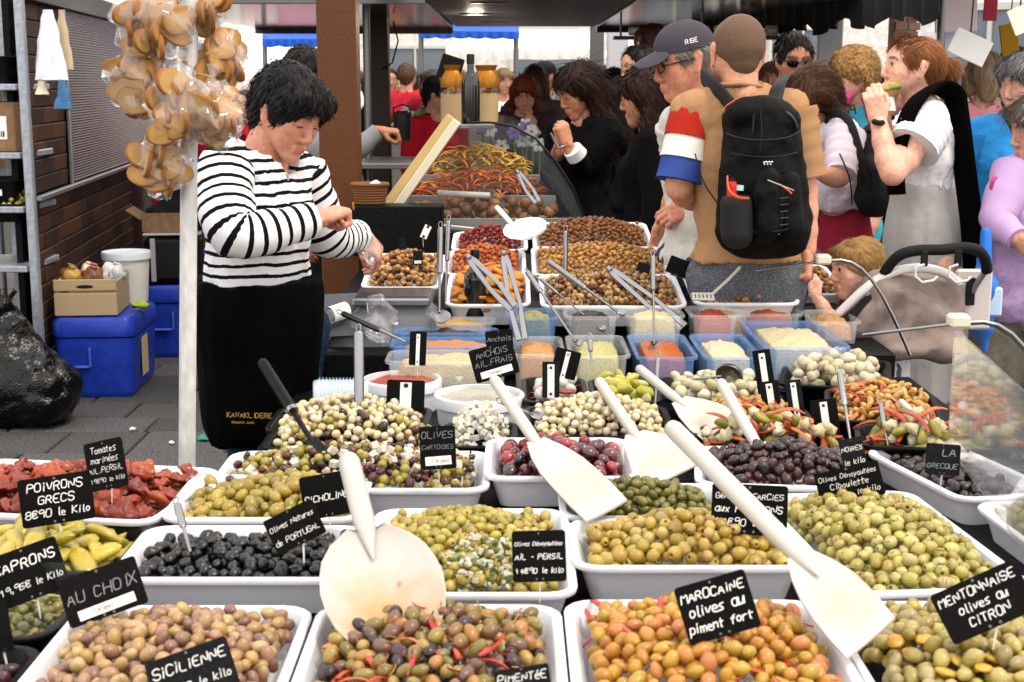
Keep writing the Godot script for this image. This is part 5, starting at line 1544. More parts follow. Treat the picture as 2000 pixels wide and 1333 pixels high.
func stall() -> void:
	var pole := thing("white_pole", "white round metal pole with bread bags tied to it", "pole", Vector3(-0.755, 0, -3.2))
	var mb := MB.new()
	mb.tube([Vector3(-0.757, 0.012, -3.2), at(365, 900, 3.2), at(371, -80, 3.2)], [0.0195, 0.0195, 0.0185], 20)
	part("shaft", local(pole, mb), mat("pole_white", Color(0.82, 0.82, 0.81), 0.4, {"grain": ["soft", Vector3(6, 2, 6), 0.05], "dark": 0.88}), pole)
	mb = MB.new()
	mb.lathe([Vector2(0, 0), Vector2(0.07, 0), Vector2(0.07, 0.006), Vector2(0.024, 0.012), Vector2(0.024, 0.05), Vector2(0, 0.05)], 20)
	part("foot_plate", mb, mat("steel_dull", Color(0.5, 0.5, 0.51), 0.45, {"metal": 0.8}), pole)
	var sl := [bread_slice_mesh(1), bread_slice_mesh(2), bread_slice_mesh(3)]
	var sm := mat("toast", Color(1, 1, 1), 0.75, {"vc": true, "grain": ["fine", 5.0, 0.8], "dark": 0.7})
	var film := glass("bag_film", Color(0.95, 0.96, 0.97), 0.05, 0.35)
	var bags := [[300, 42, 82, 62, 13, "topmost clear bag of toasted bread slices on the left of the pole", 3.16, "topmost left"], [274, 152, 60, 72, 12, "clear bread bag hanging furthest left, with large pale slices", 3.17, "furthest left"], [434, 112, 47, 66, 10, "clear bread bag hanging on the right of the pole at the top", 3.24, "upper right"], [408, 10, 36, 48, 7, "clear bread bag cut by the top edge right of the pole", 3.23, "top right"],
		[350, 205, 62, 68, 13, "clear bread bag in the middle in front of the pole", 3.11, "middle"], [418, 222, 62, 58, 9, "clear bread bag hanging right of the middle with its corner pulled out", 3.14, "pulled out right"], [316, 318, 54, 56, 11, "lowest clear bag of bread slices on the pole", 3.15, "lowest"]]
	for b in bags:
		var c := at(b[0], b[1], b[6])
		var k: float = b[6] / F
		var rx: float = b[2] * k * 0.9
		var ry: float = b[3] * k
		var t := thing("bread_bag", b[5], "bread bag", c)
		mb = MB.new()
		mb.ball(Vector3.ZERO, Vector3(rx, ry, minf(rx, 0.062)) * 1.06, Basis(), 26, 18)
		for i in mb.v.size():
			var p := mb.v[i]
			var up := clampf(p.y / ry, -1, 1)
			var f := 1.0 - 0.5 * maxf(0.0, up) * maxf(0.0, up)
			mb.v[i] = Vector3(p.x * f, p.y, p.z * f)
		mb.rough(0.034, 18.0, int(b[0]))
		mb.rough(0.016, 50.0, int(b[1]))
		part("film", mb, film, t)
		mb = MB.new()
		var top := Vector3(0, ry * 1.0, 0)
		mb.tube([top + Vector3(0, -0.015, 0), top + Vector3(0, 0.012, 0), top + Vector3(0.004, 0.04, 0)], [0.02, 0.006, 0.018], 9, false)
		mb.rough(0.006, 60.0, 4)
		part("gathered_neck", mb, film, t)
		mb = MB.new()
		var hook := at(368, b[1] - b[3] - 14, 3.2) - c
		mb.tube([top + Vector3(0, 0.012, 0), (top + hook) / 2 + Vector3(0, 0.012, 0.01), hook], 0.003, 6)
		part("tie", mb, mat("raffia", Color("#b08a50"), 0.8), t)
		for i in int(b[4] * 1.25):
			var a := TAU * i * 0.618
			var e: float = sqrt((i + 0.5) / (b[4] * 1.25)) * 0.78
			var s := inst("bread_slice", sl[i % 3], sm)
			s.transform = Transform3D((Basis.from_euler(Vector3(PI / 2 + rng.randf_range(-0.55, 0.45), rng.randf_range(-0.45, 0.45), rng.randf() * TAU))).scaled(Vector3.ONE * rng.randf_range(0.070, 0.085)), c + Vector3(cos(a) * rx * e, sin(a) * ry * e - ry * 0.12, rng.randf_range(-0.3, 0.75) * 0.05))
			tag(s, "toasted bread slice in the %s bread bag on the pole" % b[7], "bread slice", "bread slices in the %s bag" % b[7])
	# posts
	var lam := mat("laminate_wood", Color("#6b3c17"), 0.42, {"grain": ["fine", Vector3(34, 1.6, 34), 0.10], "dark": 0.62})
	var t := thing("wooden_post", "broad red brown wooden post behind the vendor in the striped shirt", "post", Vector3(-0.765, 0, -6.4))
	mb = MB.new()
	mb.box(Vector3(0.172, 2.9, 0.16), Vector3(0, 1.45, 0), 0.006)
	part("shaft", mb, lam, t)
	mb = MB.new()
	mb.box(Vector3(0.2, 0.08, 0.19), Vector3(0, 0.04, 0), 0.006)
	part("base", mb, mats.counter_black, t)
	t = thing("wooden_post", "narrower dark brown wooden post to the right behind the broad one", "post", Vector3(-0.86, 0, -9.4))
	mb = MB.new()
	mb.box(Vector3(0.13, 2.02, 0.13), Vector3(0, 1.01, 0), 0.006)
	part("shaft", mb, mat("laminate_dark", Color("#3c2418"), 0.45, {"grain": ["fine", Vector3(34, 1.6, 34), 0.10], "dark": 0.6}), t)
	mb = MB.new()
	mb.tube([Vector3(0.10, 1.98, 0.08), Vector3(0.13, 1.86, 0.09), Vector3(0.09, 1.72, 0.08), Vector3(0.02, 1.68, 0.08)], 0.006, 6)
	part("cable", mb, mats.utensil_black, t)
	t = thing("steel_post", "thin grey steel tube between the two wooden posts", "post", at(717, 160, 8.2) * Vector3(1, 0, 1))
	mb = MB.new()
	mb.tube([Vector3.ZERO, Vector3(0, 2.02, 0)], 0.021, 14)
	part("shaft", mb, mats.steel_dull, t)
	mb = MB.new()
	mb.lathe([Vector2(0, 0), Vector2(0.06, 0), Vector2(0.06, 0.008), Vector2(0, 0.008)], 14)
	part("foot", mb, mats.steel_dull, t)
	# roof of the stall behind
	t = thing("stall_roof", "low grey stall roof with a round lamp over the back of the stall", "roof", Vector3(0.1, 2.03, -9.0))
	var grey := mat("roof_grey", Color(0.42, 0.42, 0.43), 0.5, {"grain": ["soft", 1.5, 0.05], "dark": 0.8})
	var dk := mat("roof_dark", Color(0.10, 0.10, 0.105), 0.3)
	var gl := mat("roof_gloss", Color(0.34, 0.345, 0.355), 0.14, {"metal": 0.5})
	slab("ceiling_panel", -0.55, 0.55, 1.4, -2.5, 0.0, 0.05, grey, t)
	slab("gloss_panel", -2.1, -0.56, 1.2, -2.3, -0.02, 0.05, gl, t)
	slab("edge_beam", -2.1, -0.56, -2.305, -2.4, -0.06, 0.05, grey, t)
	slab("dark_panel", 0.56, 1.75, 1.4, -2.3, -0.01, 0.05, gl, t)
	slab("edge_beam", 0.56, 1.75, -2.305, -2.4, -0.05, 0.05, dk, t)
	for k in 3:
		slab("slot", -0.33, -0.13, 1.0 - k * 1.3, 0.94 - k * 1.3, -0.006, -0.001, dk, t, 0.001)
	var lp := at(928, 32, 9.3)
	mb = MB.new()
	mb.lathe([Vector2(0.045, -0.004), Vector2(0.075, -0.012), Vector2(0.095, -0.010), Vector2(0.1, 0.0)], 24, Vector3(lp.x - 0.1, 0, -0.3))
	part("lamp_ring", mb, mats.steel_dull, t)
	mb = MB.new()
	mb.lathe([Vector2(0, -0.005), Vector2(0.05, -0.004)], 20, Vector3(lp.x - 0.1, 0, -0.3))
	part("lamp_lens", mb, mat("lamp_glow", Color(1.0, 0.95, 0.85), 0.4, {"glow": 2.5}), t)
	var lamp := OmniLight3D.new()
	lamp.name = "roof_lamp"
	lamp.light_energy = 0.12
	lamp.light_color = Color(1.0, 0.93, 0.8)
	lamp.light_size = 0.05
	lamp.omni_range = 12.0
	lamp.omni_attenuation = 2.0
	lamp.shadow_enabled = true
	add_child(lamp)
	lamp.position = Vector3(lp.x, 2.0, -9.3)
	for k in 9:   # tins and boxes on the ledge under the roof at the right
		var j := thing("ledge_box", "%s packet %s on the ledge under the roof" % [["red and white", "cream", "silver", "brown", "pale blue", "white", "dark green", "ochre", "pink"][k], ["first from the left", "second from the left", "third from the left", "fourth from the left", "in the middle", "fourth from the right", "third from the right", "second from the right", "first from the right"][k]], "packet", Vector3(0.75 + k * 0.105, 1.995, -8.9))
		mb = MB.new()
		mb.box(Vector3(0.07, 0.05 + 0.01 * (k % 3), 0.06), Vector3(0, 0.03, 0), 0.006)
		j.position.y = 2.01 - 0.135
		part("carton", mb, mat("ledge_%d" % k, Color(["#b8a8a0", "#c8b890", "#b0b4b8", "#7a5a40", "#9ab0c4", "#d0d0cc", "#3c5040", "#b08a40", "#c89098"][k]), 0.4), j)
		mb = MB.new()
		mb.box(Vector3(0.05, 0.02, 0.002), Vector3(0, 0.03, 0.032), 0.0)
		part("label", mb, mats.paper_white, j)
	t = thing("ledge", "dark ledge hanging under the roof with small packets on it", "shelf", Vector3(1.17, 1.865, -8.9))
	mb = MB.new()
	mb.box(Vector3(1.1, 0.02, 0.14), Vector3.ZERO, 0.003)
	part("board", mb, dk, t)
	for x in [-0.5, 0.0, 0.5]:
		mb = MB.new()
		mb.tube([Vector3(x, 0.01, -0.05), Vector3(x, 0.17, -0.05)], 0.008, 6)
		part("hanger", mb, mats.steel_dull, t)
	# black awning with a scalloped edge, running away at the right
	t = thing("black_awning", "black awning with a scalloped hanging edge at the top right", "awning", Vector3(1.75, 1.9, -9.0))
	var black := mat("awning_black", Color(0.03, 0.029, 0.03), 0.7, {"back": Color(0.02, 0.02, 0.02)})
	mb = MB.new()
	var top_ring := []
	var A := Vector3(1.93, 2.12, -6.6)
	var B := Vector3(1.38, 2.12, -11.0)
	var n := 160
	for i in n + 1:
		var s := float(i) / n
		var p := A.lerp(B, s)
		var hang := 0.20 + 0.045 * absf(sin(s * PI * 15.0)) + 0.02 * sin(s * 40.0)
		var off := Vector3(1, 0, -0.1) * (sin(s * 150.0) * 0.018 + sin(s * 61.0) * 0.012)
		var ring := PackedVector3Array([p, p + off * 0.5 + Vector3(0, -hang * 0.5, 0), p + off + Vector3(0, -hang, 0), p + off + Vector3(-0.004, -hang, 0), p + off * 0.5 + Vector3(-0.004, -hang * 0.5, 0), p + Vector3(-0.004, 0, 0)])
		top_ring.append(ring)
	mb.loft(top_ring, true, false)
	part("scalloped_edge", local(t, mb), black, t)
	mb = MB.new()
	mb.loft([PackedVector3Array([A + Vector3(0, 0.004, 0), A + Vector3(2.4, 0.75, 0), A + Vector3(2.4, 0.77, 0), A + Vector3(0, 0.02, 0)]), PackedVector3Array([B + Vector3(0, 0.004, 0), B + Vector3(2.4, 0.75, 0), B + Vector3(2.4, 0.77, 0), B + Vector3(0, 0.02, 0)])], true, true, true)
	part("awning_roof", local(t, mb), black, t)
	mb = MB.new()
	beam(mb, A + Vector3(0.03, -0.02, 0), B + Vector3(0.03, -0.02, 0), 0.03, 0.03)
	part("front_bar", local(t, mb), mat("bar_brown", Color(0.14, 0.10, 0.085), 0.5), t)
	left_side()
	behind_counter()

func planks(t: Node3D, o: Vector3, dir: Vector3, len: float, y0: float, y1: float, pw: float, ph: float, m: Array, depth := 0.018) -> void:
	var out := dir.cross(Vector3.UP).normalized()
	var row := 0
	var y := y0
	while y < y1 - 0.01:
		var h := minf(ph, y1 - y)
		var x := -pw * (0.5 if row % 2 else 0.0)
		while x < len:
			var a := maxf(0.0, x)
			var b := minf(len, x + pw)
			if b - a > 0.02:
				var mb := MB.new()
				mb.box(Vector3(b - a - 0.004, h - 0.005, depth), Vector3.ZERO, 0.004)
				var p := part("plank", mb, m[rng.randi() % m.size()], t)
				var z := out
				p.transform = Transform3D(Basis(dir, Vector3.UP, dir.cross(Vector3.UP)) * Basis.from_euler(Vector3(0.06 + rng.randf_range(-0.03, 0.03), 0, 0)), o + dir * (a + b) / 2 + Vector3(0, y + h / 2, 0) + z * rng.randf_range(0.0, 0.006))
			x += pw
		y += ph
		row += 1
func left_side() -> void:
	# side wall of the next stall: wooden shingles below and near, ribbed plastic panel above
	var a := Vector3(-2.36, 0, -7.0)
	var dir := Vector3(-0.107, 0, -1.0).normalized()
	var t := thing("stall_side_wall", "side wall of brown wood pieces with a dark ribbed plastic panel", "wall", a)
	var wood := [mat("shingle_a", Color("#4a2d1d"), 0.7, {"grain": ["fine", Vector3(6, 30, 6), 0.25], "dark": 0.55}), mat("shingle_b", Color("#5a3722"), 0.7, {"grain": ["fine", Vector3(6, 30, 6), 0.25], "dark": 0.55}), mat("shingle_c", Color("#382217"), 0.7, {"grain": ["fine", Vector3(6, 30, 6), 0.25], "dark": 0.55})]
	planks(t, Vector3.ZERO, dir, 3.0, 0.0, 1.02, 0.34, 0.085, wood)
	planks(t, Vector3.ZERO, dir, 0.85, 1.05, 2.1, 0.34, 0.085, wood)
	var mb := MB.new()
	mb.box(Vector3(0.03, 2.1, 5.6), Vector3(-0.03, 1.05, -2.8), 0.0, Basis(Vector3.UP, atan2(-dir.x, -dir.z) * 1.0))
	for k in mb.v.size():
		mb.v[k].x -= 0.35
	part("backing", mb, mats.counter_black, t)
	mb = MB.new()
	var out := dir.cross(Vector3.UP).normalized()
	var rings := []
	for e in [0.86, 5.5]:
		var ring := PackedVector3Array()
		var k := 0
		while k <= 62 * 4:
			var y := 1.06 + k * 0.92 / 248.0
			ring.append(dir * e + Vector3(0, y, 0) + out * (0.02 + 0.0045 * cos(k * PI / 2)))
			k += 1
		rings.append(ring)
	mb.loft(rings, false, false)
	part("ribbed_panel", mb, mat("ribbed_plastic", Color(0.19, 0.18, 0.19), 0.16, {"metal": 0.25}), t)
	mb = MB.new()
	beam(mb, out * 0.035 + Vector3(0, 1.035, 0), dir * 5.5 + out * 0.035 + Vector3(0, 1.035, 0), 0.03, 0.025)
	part("rail", mb, mat("alu", Color(0.66, 0.67, 0.69), 0.35, {"metal": 0.8}), t)
	mb = MB.new()
	beam(mb, out * 0.035 + Vector3(0, 2.04, 0), dir * 5.5 + out * 0.035 + Vector3(0, 2.04, 0), 0.05, 0.11)
	part("top_rail", mb, mat("top_rail", Color(0.16, 0.13, 0.12), 0.5), t)
	mb = MB.new()
	beam(mb, dir * 0.86 + out * 0.03 + Vector3(0, 1.05, 0), dir * 0.86 + out * 0.03 + Vector3(0, 2.0, 0), 0.02, 0.02)
	part("panel_edge", mb, mats.alu, t)
	mb = MB.new()
	beam(mb, out * 0.4 + dir * 1.4 + Vector3(0, 2.12, 0), out * 0.4 + dir * 2.8 + Vector3(0, 2.12, 0), 0.14, 0.03)
	var tube := part("strip_lamp", mb, mat("strip_glow", Color(1.0, 1.0, 0.97), 0.4, {"glow": 2.0}))
	tube.position = a + Vector3(0, -0.02, 0)
	tag(tube, "white strip lamp over the ribbed panel", "lamp")
	var al := AreaLight3D.new()
	al.name = "strip_lamp_light"
	al.light_energy = 0.15
	al.area_size = Vector2(0.14, 1.3)
	al.area_range = 10.0
	al.area_attenuation = 2.0
	al.shadow_enabled = true
	add_child(al)
	al.position = a + out * 0.4 + dir * 2.1 + Vector3(0, 2.06, 0)
	al.rotation.x = -PI / 2
	# metal rack with boxes at the left edge
	var g := mat("galvanised", Color(0.66, 0.69, 0.73), 0.4, {"metal": 0.55, "grain": ["soft", 5.0, 0.05], "dark": 0.8})
	t = thing("metal_rack", "galvanised metal shelf rack at the left edge of the photo", "shelf rack", Vector3(-2.40, 0, -6.88))
	for q in [[0.055, 0.0], [-0.2, -0.5], [-0.75, 0.0], [-0.75, -0.5]]:
		mb = MB.new()
		mb.box(Vector3(0.042, 2.3, 0.042), Vector3(q[0] + 0.02, 1.15, q[1]), 0.004)
		part("upright", mb, g, t)
	for y in [0.70, 0.99, 1.25, 1.575]:
		mb = MB.new()
		mb.box(Vector3(0.755, 0.03, 0.5), Vector3(-0.34, y, -0.25), 0.004)
		part("shelf", mb, g, t)
	for y in [0.52, 0.60, 0.42]:
		mb = MB.new()
		beam(mb, Vector3(-0.1, y - 0.1, 0.02), Vector3(-0.02, y, 0.02), 0.02, 0.02)
		part("brace", mb, mats.utensil_black, t)
	var card_m := mat("cardboard", Color("#8a6a4c"), 0.8, {"grain": ["soft", 3.0, 0.05], "dark": 0.9})
	var bx := thing("cardboard_box", "brown cardboard box with a white label on the metal rack", "box", Vector3(-2.63, 1.268, -7.1))
	mb = MB.new()
	mb.box(Vector3(0.48, 0.235, 0.38), Vector3(0, 0.118, 0), 0.005)
	part("carton", mb, card_m, bx)
	mb = MB.new()
	mb.box(Vector3(0.14, 0.11, 0.002), Vector3(0.13, 0.115, 0.192), 0.0)
	part("label", mb, mats.paper_white, bx)
	mb = MB.new()
	for k in 12:
		mb.box(Vector3(0.003 + 0.002 * (k % 3), 0.028, 0.0006), Vector3(0.085 + k * 0.009, 0.085, 0.1936), 0.0)
	part("barcode", mb, mats.utensil_black, bx)
	for k in 2:
		bx = thing("black_crate", ["upper black plastic crate on the metal rack", "black plastic crate under the top shelf of the metal rack"][k], "crate", Vector3(-2.63, [1.592, 1.0][k], -7.1))
		part("shell", tray_mesh(0.46, 0.36, 0.13, 0.02), mats.tray_black, bx).position.y = 0.13
		mb = MB.new()
		mb.box(Vector3(0.1, 0.03, 0.004), Vector3(0.1, 0.07, 0.172), 0.001)
		part("label", mb, mats.paper_white, bx)
	bx = thing("black_crate", "black crate with yellow grapes low on the metal rack", "crate", Vector3(-2.59, 0.718, -7.08))
	part("shell", tray_mesh(0.42, 0.34, 0.09, 0.02), mats.tray_black, bx).position.y = 0.26
	bx.position.y = 0.755
	heap({"at": Vector3(-2.59, 1.03, -7.08), "w": 0.38, "d": 0.3, "r": 0.013, "n": 260, "dome": 0.05, "depth": 0.0, "extras": 0, "mass": "yellow_grapes", "mass_label": "yellow grapes heaped in the black crate on the rack", "kinds": [["round", tones("grape", ["#b8a83c", "#c4b44c"]), 1.0, 1.0, "grapes", "grapes", "", "grapes"]]})
	# hanging bags on the wall
	var wp := mat("bag_white", Color(0.86, 0.87, 0.9), 0.5, {"back": Color(0.3, 0.3, 0.3)})
	var H := [[96, 88, 28, 66, 6.85, "white plastic bag hanging from the wall", wp], [122, 78, 16, 56, 6.9, "beige paper bag hanging behind the white one", mat("bag_beige", Color("#b8a588"), 0.7)], [121, 185, 15, 27, 6.8, "small blue cloth hanging under the bags", mat("cloth_blue", Color("#3c6a94"), 0.8)], [80, 166, 12, 18, 6.85, "bundle of cream paper sleeves hanging on the wall", mat("paper_cream", Color("#d8ccb4"), 0.8)]]
	for q in H:
		mb = MB.new()
		var rg := []
		var k2: float = q[4] / F
		for i in 10:
			var s := float(i) / 9
			var r := PackedVector3Array()
			var wv: float = q[2] * k2 * (0.35 + 0.75 * s)
			for j in 14:
				var w := TAU * j / 14
				r.append(Vector3(cos(w) * wv * (1 + 0.12 * sin(w * 4 + s * 3)), (0.5 - s) * 2 * q[3] * k2, sin(w) * wv * 0.35 * (1 + 0.3 * sin(w * 5 + s * 5))))
			rg.append(r)
		mb.loft(rg, true, true)
		mb.rough(0.012, 14.0, int(q[0]))
		var o := part("hanging_bag", mb, q[6])
		o.position = at(q[0], q[1], q[4])
		tag(o, q[5], "bag")
	# cool boxes, crate, bucket, bags on the floor
	var blue := mat("cooler_blue", Color("#1c38a8"), 0.42, {"grain": ["soft", 2.0, 0.05], "dark": 0.8})
	var C := [[-2.13, -7.36, 0.40, 0.43, 0.60, 0.05, "big blue cool box in front with a wooden crate on it"], [-1.98, -8.45, 0.40, 0.44, 0.62, 0.1, "blue cool box behind the first one"], [-1.93, -9.35, 0.4, 0.5, 0.5, 0.1, "third blue cool box furthest back by the wall"]]
	for q in C:
		var c := thing("cool_box", q[6], "cool box", Vector3(q[0], 0.0, q[1]), q[5])
		mb = MB.new()
		var hb: float = q[3] - 0.105
		mb.loft([rr(q[2] - 0.05, q[4] - 0.05, 0.04, 0.015), rr(q[2] - 0.02, q[4] - 0.02, 0.045, 0.05), rr(q[2], q[4], 0.045, hb)], true, true)
		part("body", mb, blue, c)
		mb = MB.new()
		mb.loft([rr(q[2] + 0.012, q[4] + 0.012, 0.05, hb + 0.008), rr(q[2] + 0.018, q[4] + 0.018, 0.05, hb + 0.03), rr(q[2] + 0.012, q[4] + 0.012, 0.05, hb + 0.085), rr(q[2] - 0.03, q[4] - 0.03, 0.04, hb + 0.105)], true, true)
		part("lid", mb, blue, c)
		mb = MB.new()
		mb.box(Vector3(q[2] * 0.28, 0.012, 0.03), Vector3(-q[2] * 0.2, hb * 0.55, q[4] / 2 + 0.0), 0.004)
		mb.box(Vector3(0.012, 0.10, 0.022), Vector3(-q[2] * 0.05, hb * 0.7, q[4] / 2), 0.004)
		part("handle", mb, mat("cooler_edge", Color("#3c5ac0"), 0.45), c)
		mb = MB.new()
		mb.box(Vector3(0.003, 0.2, 0.14), Vector3(q[2] / 2 + 0.004, hb * 0.6, 0.05), 0.0)
		part("side_label", mb, mat("label_cream", Color("#b8a880"), 0.7), c)
	var ply := mat("crate_wood", Color("#c8b088"), 0.7, {"grain": ["fine", Vector3(4, 30, 30), 0.12], "dark": 0.8})
	t = thing("wooden_crate", "pale wooden crate with a hand hole on the blue cool box", "crate", Vector3(-2.17, 0.433, -7.28), 0.1)
	for k in 2:
		mb = MB.new()
		mb.box(Vector3(0.31, 0.058 if k else 0.115, 0.012), Vector3(0, 0.16 if k else 0.062, 0.19), 0.003)
		part("front_board", mb, ply, t)
		mb = MB.new()
		mb.box(Vector3(0.31, 0.058 if k else 0.115, 0.012), Vector3(0, 0.16 if k else 0.062, -0.19), 0.003)
		part("back_board", mb, ply, t)
		mb = MB.new()
		mb.box(Vector3(0.012, 0.175, 0.366), Vector3(-0.149 if k else 0.149, 0.09, 0), 0.003)
		part("side_board", mb, ply, t)
	mb = MB.new()
	mb.box(Vector3(0.284, 0.01, 0.366), Vector3(0, 0.01, 0), 0.0)
	part("bottom", mb, ply, t)
	mb = MB.new()
	mb.loft([_oval(0.045, 0.010, 0.1955), _oval(0.043, 0.009, 0.1965)], true, true)
	for k in mb.v.size():
		mb.v[k].y += 0.152
	part("hand_hole", mb, mat("hole_dark", Color(0.12, 0.06, 0.04), 0.9), t)
	for k in 7:
		var p := thing("wrapped_packet", "%s packet %s in the wooden crate" % [["crumpled brown", "gold", "cream", "red striped", "dull brown", "white", "clear"][k], ["at the left corner", "at the back left", "in the middle", "at the right front", "at the back right", "behind the hand hole", "at the back"][k]], "packet", Vector3(-2.28 + 0.037 * k, 0.62, -7.28 + 0.1 * sin(k * 2.0)))
		mb = MB.new()
		mb.ball(Vector3.ZERO, Vector3(0.05, 0.04, 0.05), Basis.from_euler(Vector3(k, k * 2, k)), 10, 8)
		mb.rough(0.03, 22.0, k)
		part("wrapping", mb, mat("packet_%d" % k, Color(["#7a5434", "#a8843c", "#d8ccb4", "#b04838", "#6c4c34", "#d4d4d4", "#b0b4b8"][k]), 0.35), p)
		mb = MB.new()
		mb.tube([Vector3(0, 0.035, 0), Vector3(0.006, 0.055, 0)], [0.012, 0.02], 7)
		part("twist", mb, mats["packet_%d" % k], p)
	t = thing("white_pail", "white plastic pail with a lid standing behind the wooden crate", "pail", Vector3(-2.08, 0.433, -7.62))
	mb = MB.new()
	mb.lathe([Vector2(0, 0), Vector2(0.105, 0), Vector2(0.122, 0.24), Vector2(0, 0.24)], 28)
	part("body", mb, mat("pail_white", Color(0.8, 0.79, 0.76), 0.4, {"sss": 0.1}), t)
	mb = MB.new()
	mb.lathe([Vector2(0, 0.262), Vector2(0.115, 0.262), Vector2(0.119, 0.27), Vector2(0.128, 0.27), Vector2(0.131, 0.262), Vector2(0.131, 0.232), Vector2(0.124, 0.232)], 28)
	part("lid", mb, mat("pail_lid", Color(0.78, 0.81, 0.85), 0.4), t)
	t = thing("cooler_bag", "black cooler bag with white straps behind the white pail", "bag", Vector3(-1.98, 0.45, -8.3), 0.15)
	mb = MB.new()
	mb.box(Vector3(0.32, 0.27, 0.3), Vector3(0, 0.14, 0), 0.03)
	part("body", mb, mat("bag_black", Color(0.035, 0.035, 0.04), 0.6), t)
	for x in [-0.11, 0.12]:
		mb = MB.new()
		mb.box(Vector3(0.028, 0.25, 0.006), Vector3(x, 0.14, 0.152), 0.002)
		part("strap", mb, mat("strap_grey", Color(0.6, 0.6, 0.62), 0.6), t)
	mb = MB.new()
	mb.box(Vector3(0.33, 0.01, 0.31), Vector3(0, 0.285, 0), 0.004)
	part("zip_edge", mb, mats.strap_grey, t)
	t = thing("open_carton", "open brown carton on top of the black cooler bag", "box", Vector3(-2.0, 0.745, -8.35), 0.1)
	for q in [[0.0, 0.14, 0.3, 0.006], [0.0, -0.14, 0.3, 0.006], [0.15, 0.0, 0.006, 0.274], [-0.15, 0.0, 0.006, 0.274]]:
		mb = MB.new()
		mb.box(Vector3(q[2], 0.11, q[3]), Vector3(q[0], 0.055, q[1]), 0.0)
		part("side", mb, card_m, t)
	mb = MB.new()
	mb.box(Vector3(0.1, 0.006, 0.28), Vector3(-0.20, 0.10, 0), 0.0, Basis(Vector3(0, 0, 1), -0.6))
	part("flap", mb, card_m, t)
	t = thing("dark_jacket", "dark jacket heaped in the open carton by the wall", "jacket", Vector3(-2.0, 0.80, -8.4))
	var sd := Sdf.new()
	sd.cell = 0.018
	sd.bone(Vector3(-0.1, 0.0, 0), Vector3(0.1, 0.0, 0), 0.09, 0.1, 0.05)
	sd.bone(Vector3(0.0, 0.0, 0), Vector3(0.03, 0.22, -0.02), 0.11, 0.05, 0.05)
	sd.bone(Vector3(0.1, 0.0, 0), Vector3(0.12, 0.12, 0.02), 0.07, 0.05, 0.05)
	sd.wrinkle = 0.03
	sd.noise = FastNoiseLite.new()
	sd.noise.frequency = 7.0
	mb = MB.new()
	sd.mesh(mb)
	part("cloth", mb, mat("jacket_dark", Color(0.04, 0.045, 0.06), 0.8), t)
	for k in 2:
		t = thing("brown_board", ["tall brown cardboard sheet leaning by the wall behind the pole", "second brown sheet leaning behind the pole"][k], "cardboard", Vector3(-1.98 - 0.1 * k, 0.0, -9.75 - 0.3 * k))
		mb = MB.new()
		mb.box(Vector3(0.34, 0.86 + 0.1 * k, 0.012), Vector3(0, 0.45 + 0.05 * k, 0), 0.002, Basis(Vector3.RIGHT, -0.12))
		part("sheet", mb, mat("board_brown", Color("#7a4a2c"), 0.8), t)
		mb = MB.new()
		mb.box(Vector3(0.34, 0.02, 0.02), Vector3(0, 0.02, 0.06), 0.002)
		part("fold", mb, mats.board_brown, t)
	t = thing("green_glove", "crumpled yellow green glove on the blue cool box", "glove", Vector3(-1.93, 0.445, -7.3))
	mb = MB.new()
	mb.ball(Vector3(0, 0.014, 0), Vector3(0.05, 0.02, 0.035), Basis(), 12, 8)
	mb.rough(0.025, 28.0, 6)
	part("cloth", mb, mat("glove_green", Color("#8aa828"), 0.5), t)
	for q in [[398, 858, "scrap of green plastic on the paving left of the pole", "#2c8070", 0.045], [335, 866, "small white paper scrap on the paving near the pole", "#dcdcdc", 0.02], [258, 840, "torn white paper bit on the paving below the blue cool box", "#d4d4d0", 0.018], [1905, 760, "white paper scrap on the setts at the right", "#e0e0dc", 0.03]]:
		var lt := MB.new()
		lt.ball(v3(0, 0.004, 0), v3(q[4], 0.006, q[4] * 0.6), Basis(Vector3.UP, q[0]), 10, 6)
		lt.rough(q[4] * 0.5, 30.0, int(q[0]))
		var li := part("litter", lt, mat("litter_" + q[3], Color(q[3]), 0.5))
		li.position = on(q[0], q[1], 0.022)
		tag(li, q[2], "litter")
	# bin bag
	t = thing("bin_bag", "full black plastic rubbish bag on the paving at the left", "rubbish bag", Vector3(-2.36, 0, -6.55))
	sd = Sdf.new()
	sd.cell = 0.018
	sd.bone(Vector3(-0.12, 0.17, 0), Vector3(0.12, 0.15, 0.03), 0.2, 0.17, 0.06)
	sd.bone(Vector3(-0.12, 0.2, 0), Vector3(-0.08, 0.46, -0.02), 0.21, 0.10, 0.08)
	sd.bone(Vector3(0.05, 0.2, 0), Vector3(0.02, 0.4, 0.0), 0.18, 0.09, 0.08)
	sd.bone(Vector3(-0.06, 0.45, 0), Vector3(0.0, 0.56, 0.02), 0.07, 0.035, 0.05)
	sd.plane(Vector3.DOWN, Vector3(0, 0.004, 0))
	sd.wrinkle = 0.026
	sd.noise = FastNoiseLite.new()
	sd.noise.frequency = 5.5
	sd.noise.fractal_octaves = 4
	sd.noise.fractal_type = FastNoiseLite.FRACTAL_RIDGED
	mb = MB.new()
	sd.mesh(mb)
	t.scale = Vector3(1.18, 1.12, 1.1)
	part("film", mb, mat("bin_film", Color(0.014, 0.014, 0.016), 0.2, {"grain": ["", 5.0, 0.7]}), t)
	mb = MB.new()
	mb.ball(Vector3(-0.14, 0.52, 0.08), Vector3(0.11, 0.05, 0.06), Basis(Vector3(0, 0, 1), 0.5), 14, 10)
	mb.rough(0.04, 14.0, 4)
	var paper := part("crumpled_paper", mb, mat("paper_blue", Color("#c4d2dc"), 0.7))
	paper.position = t.position
	tag(paper, "crumpled pale blue paper lying on the black rubbish bag", "paper")
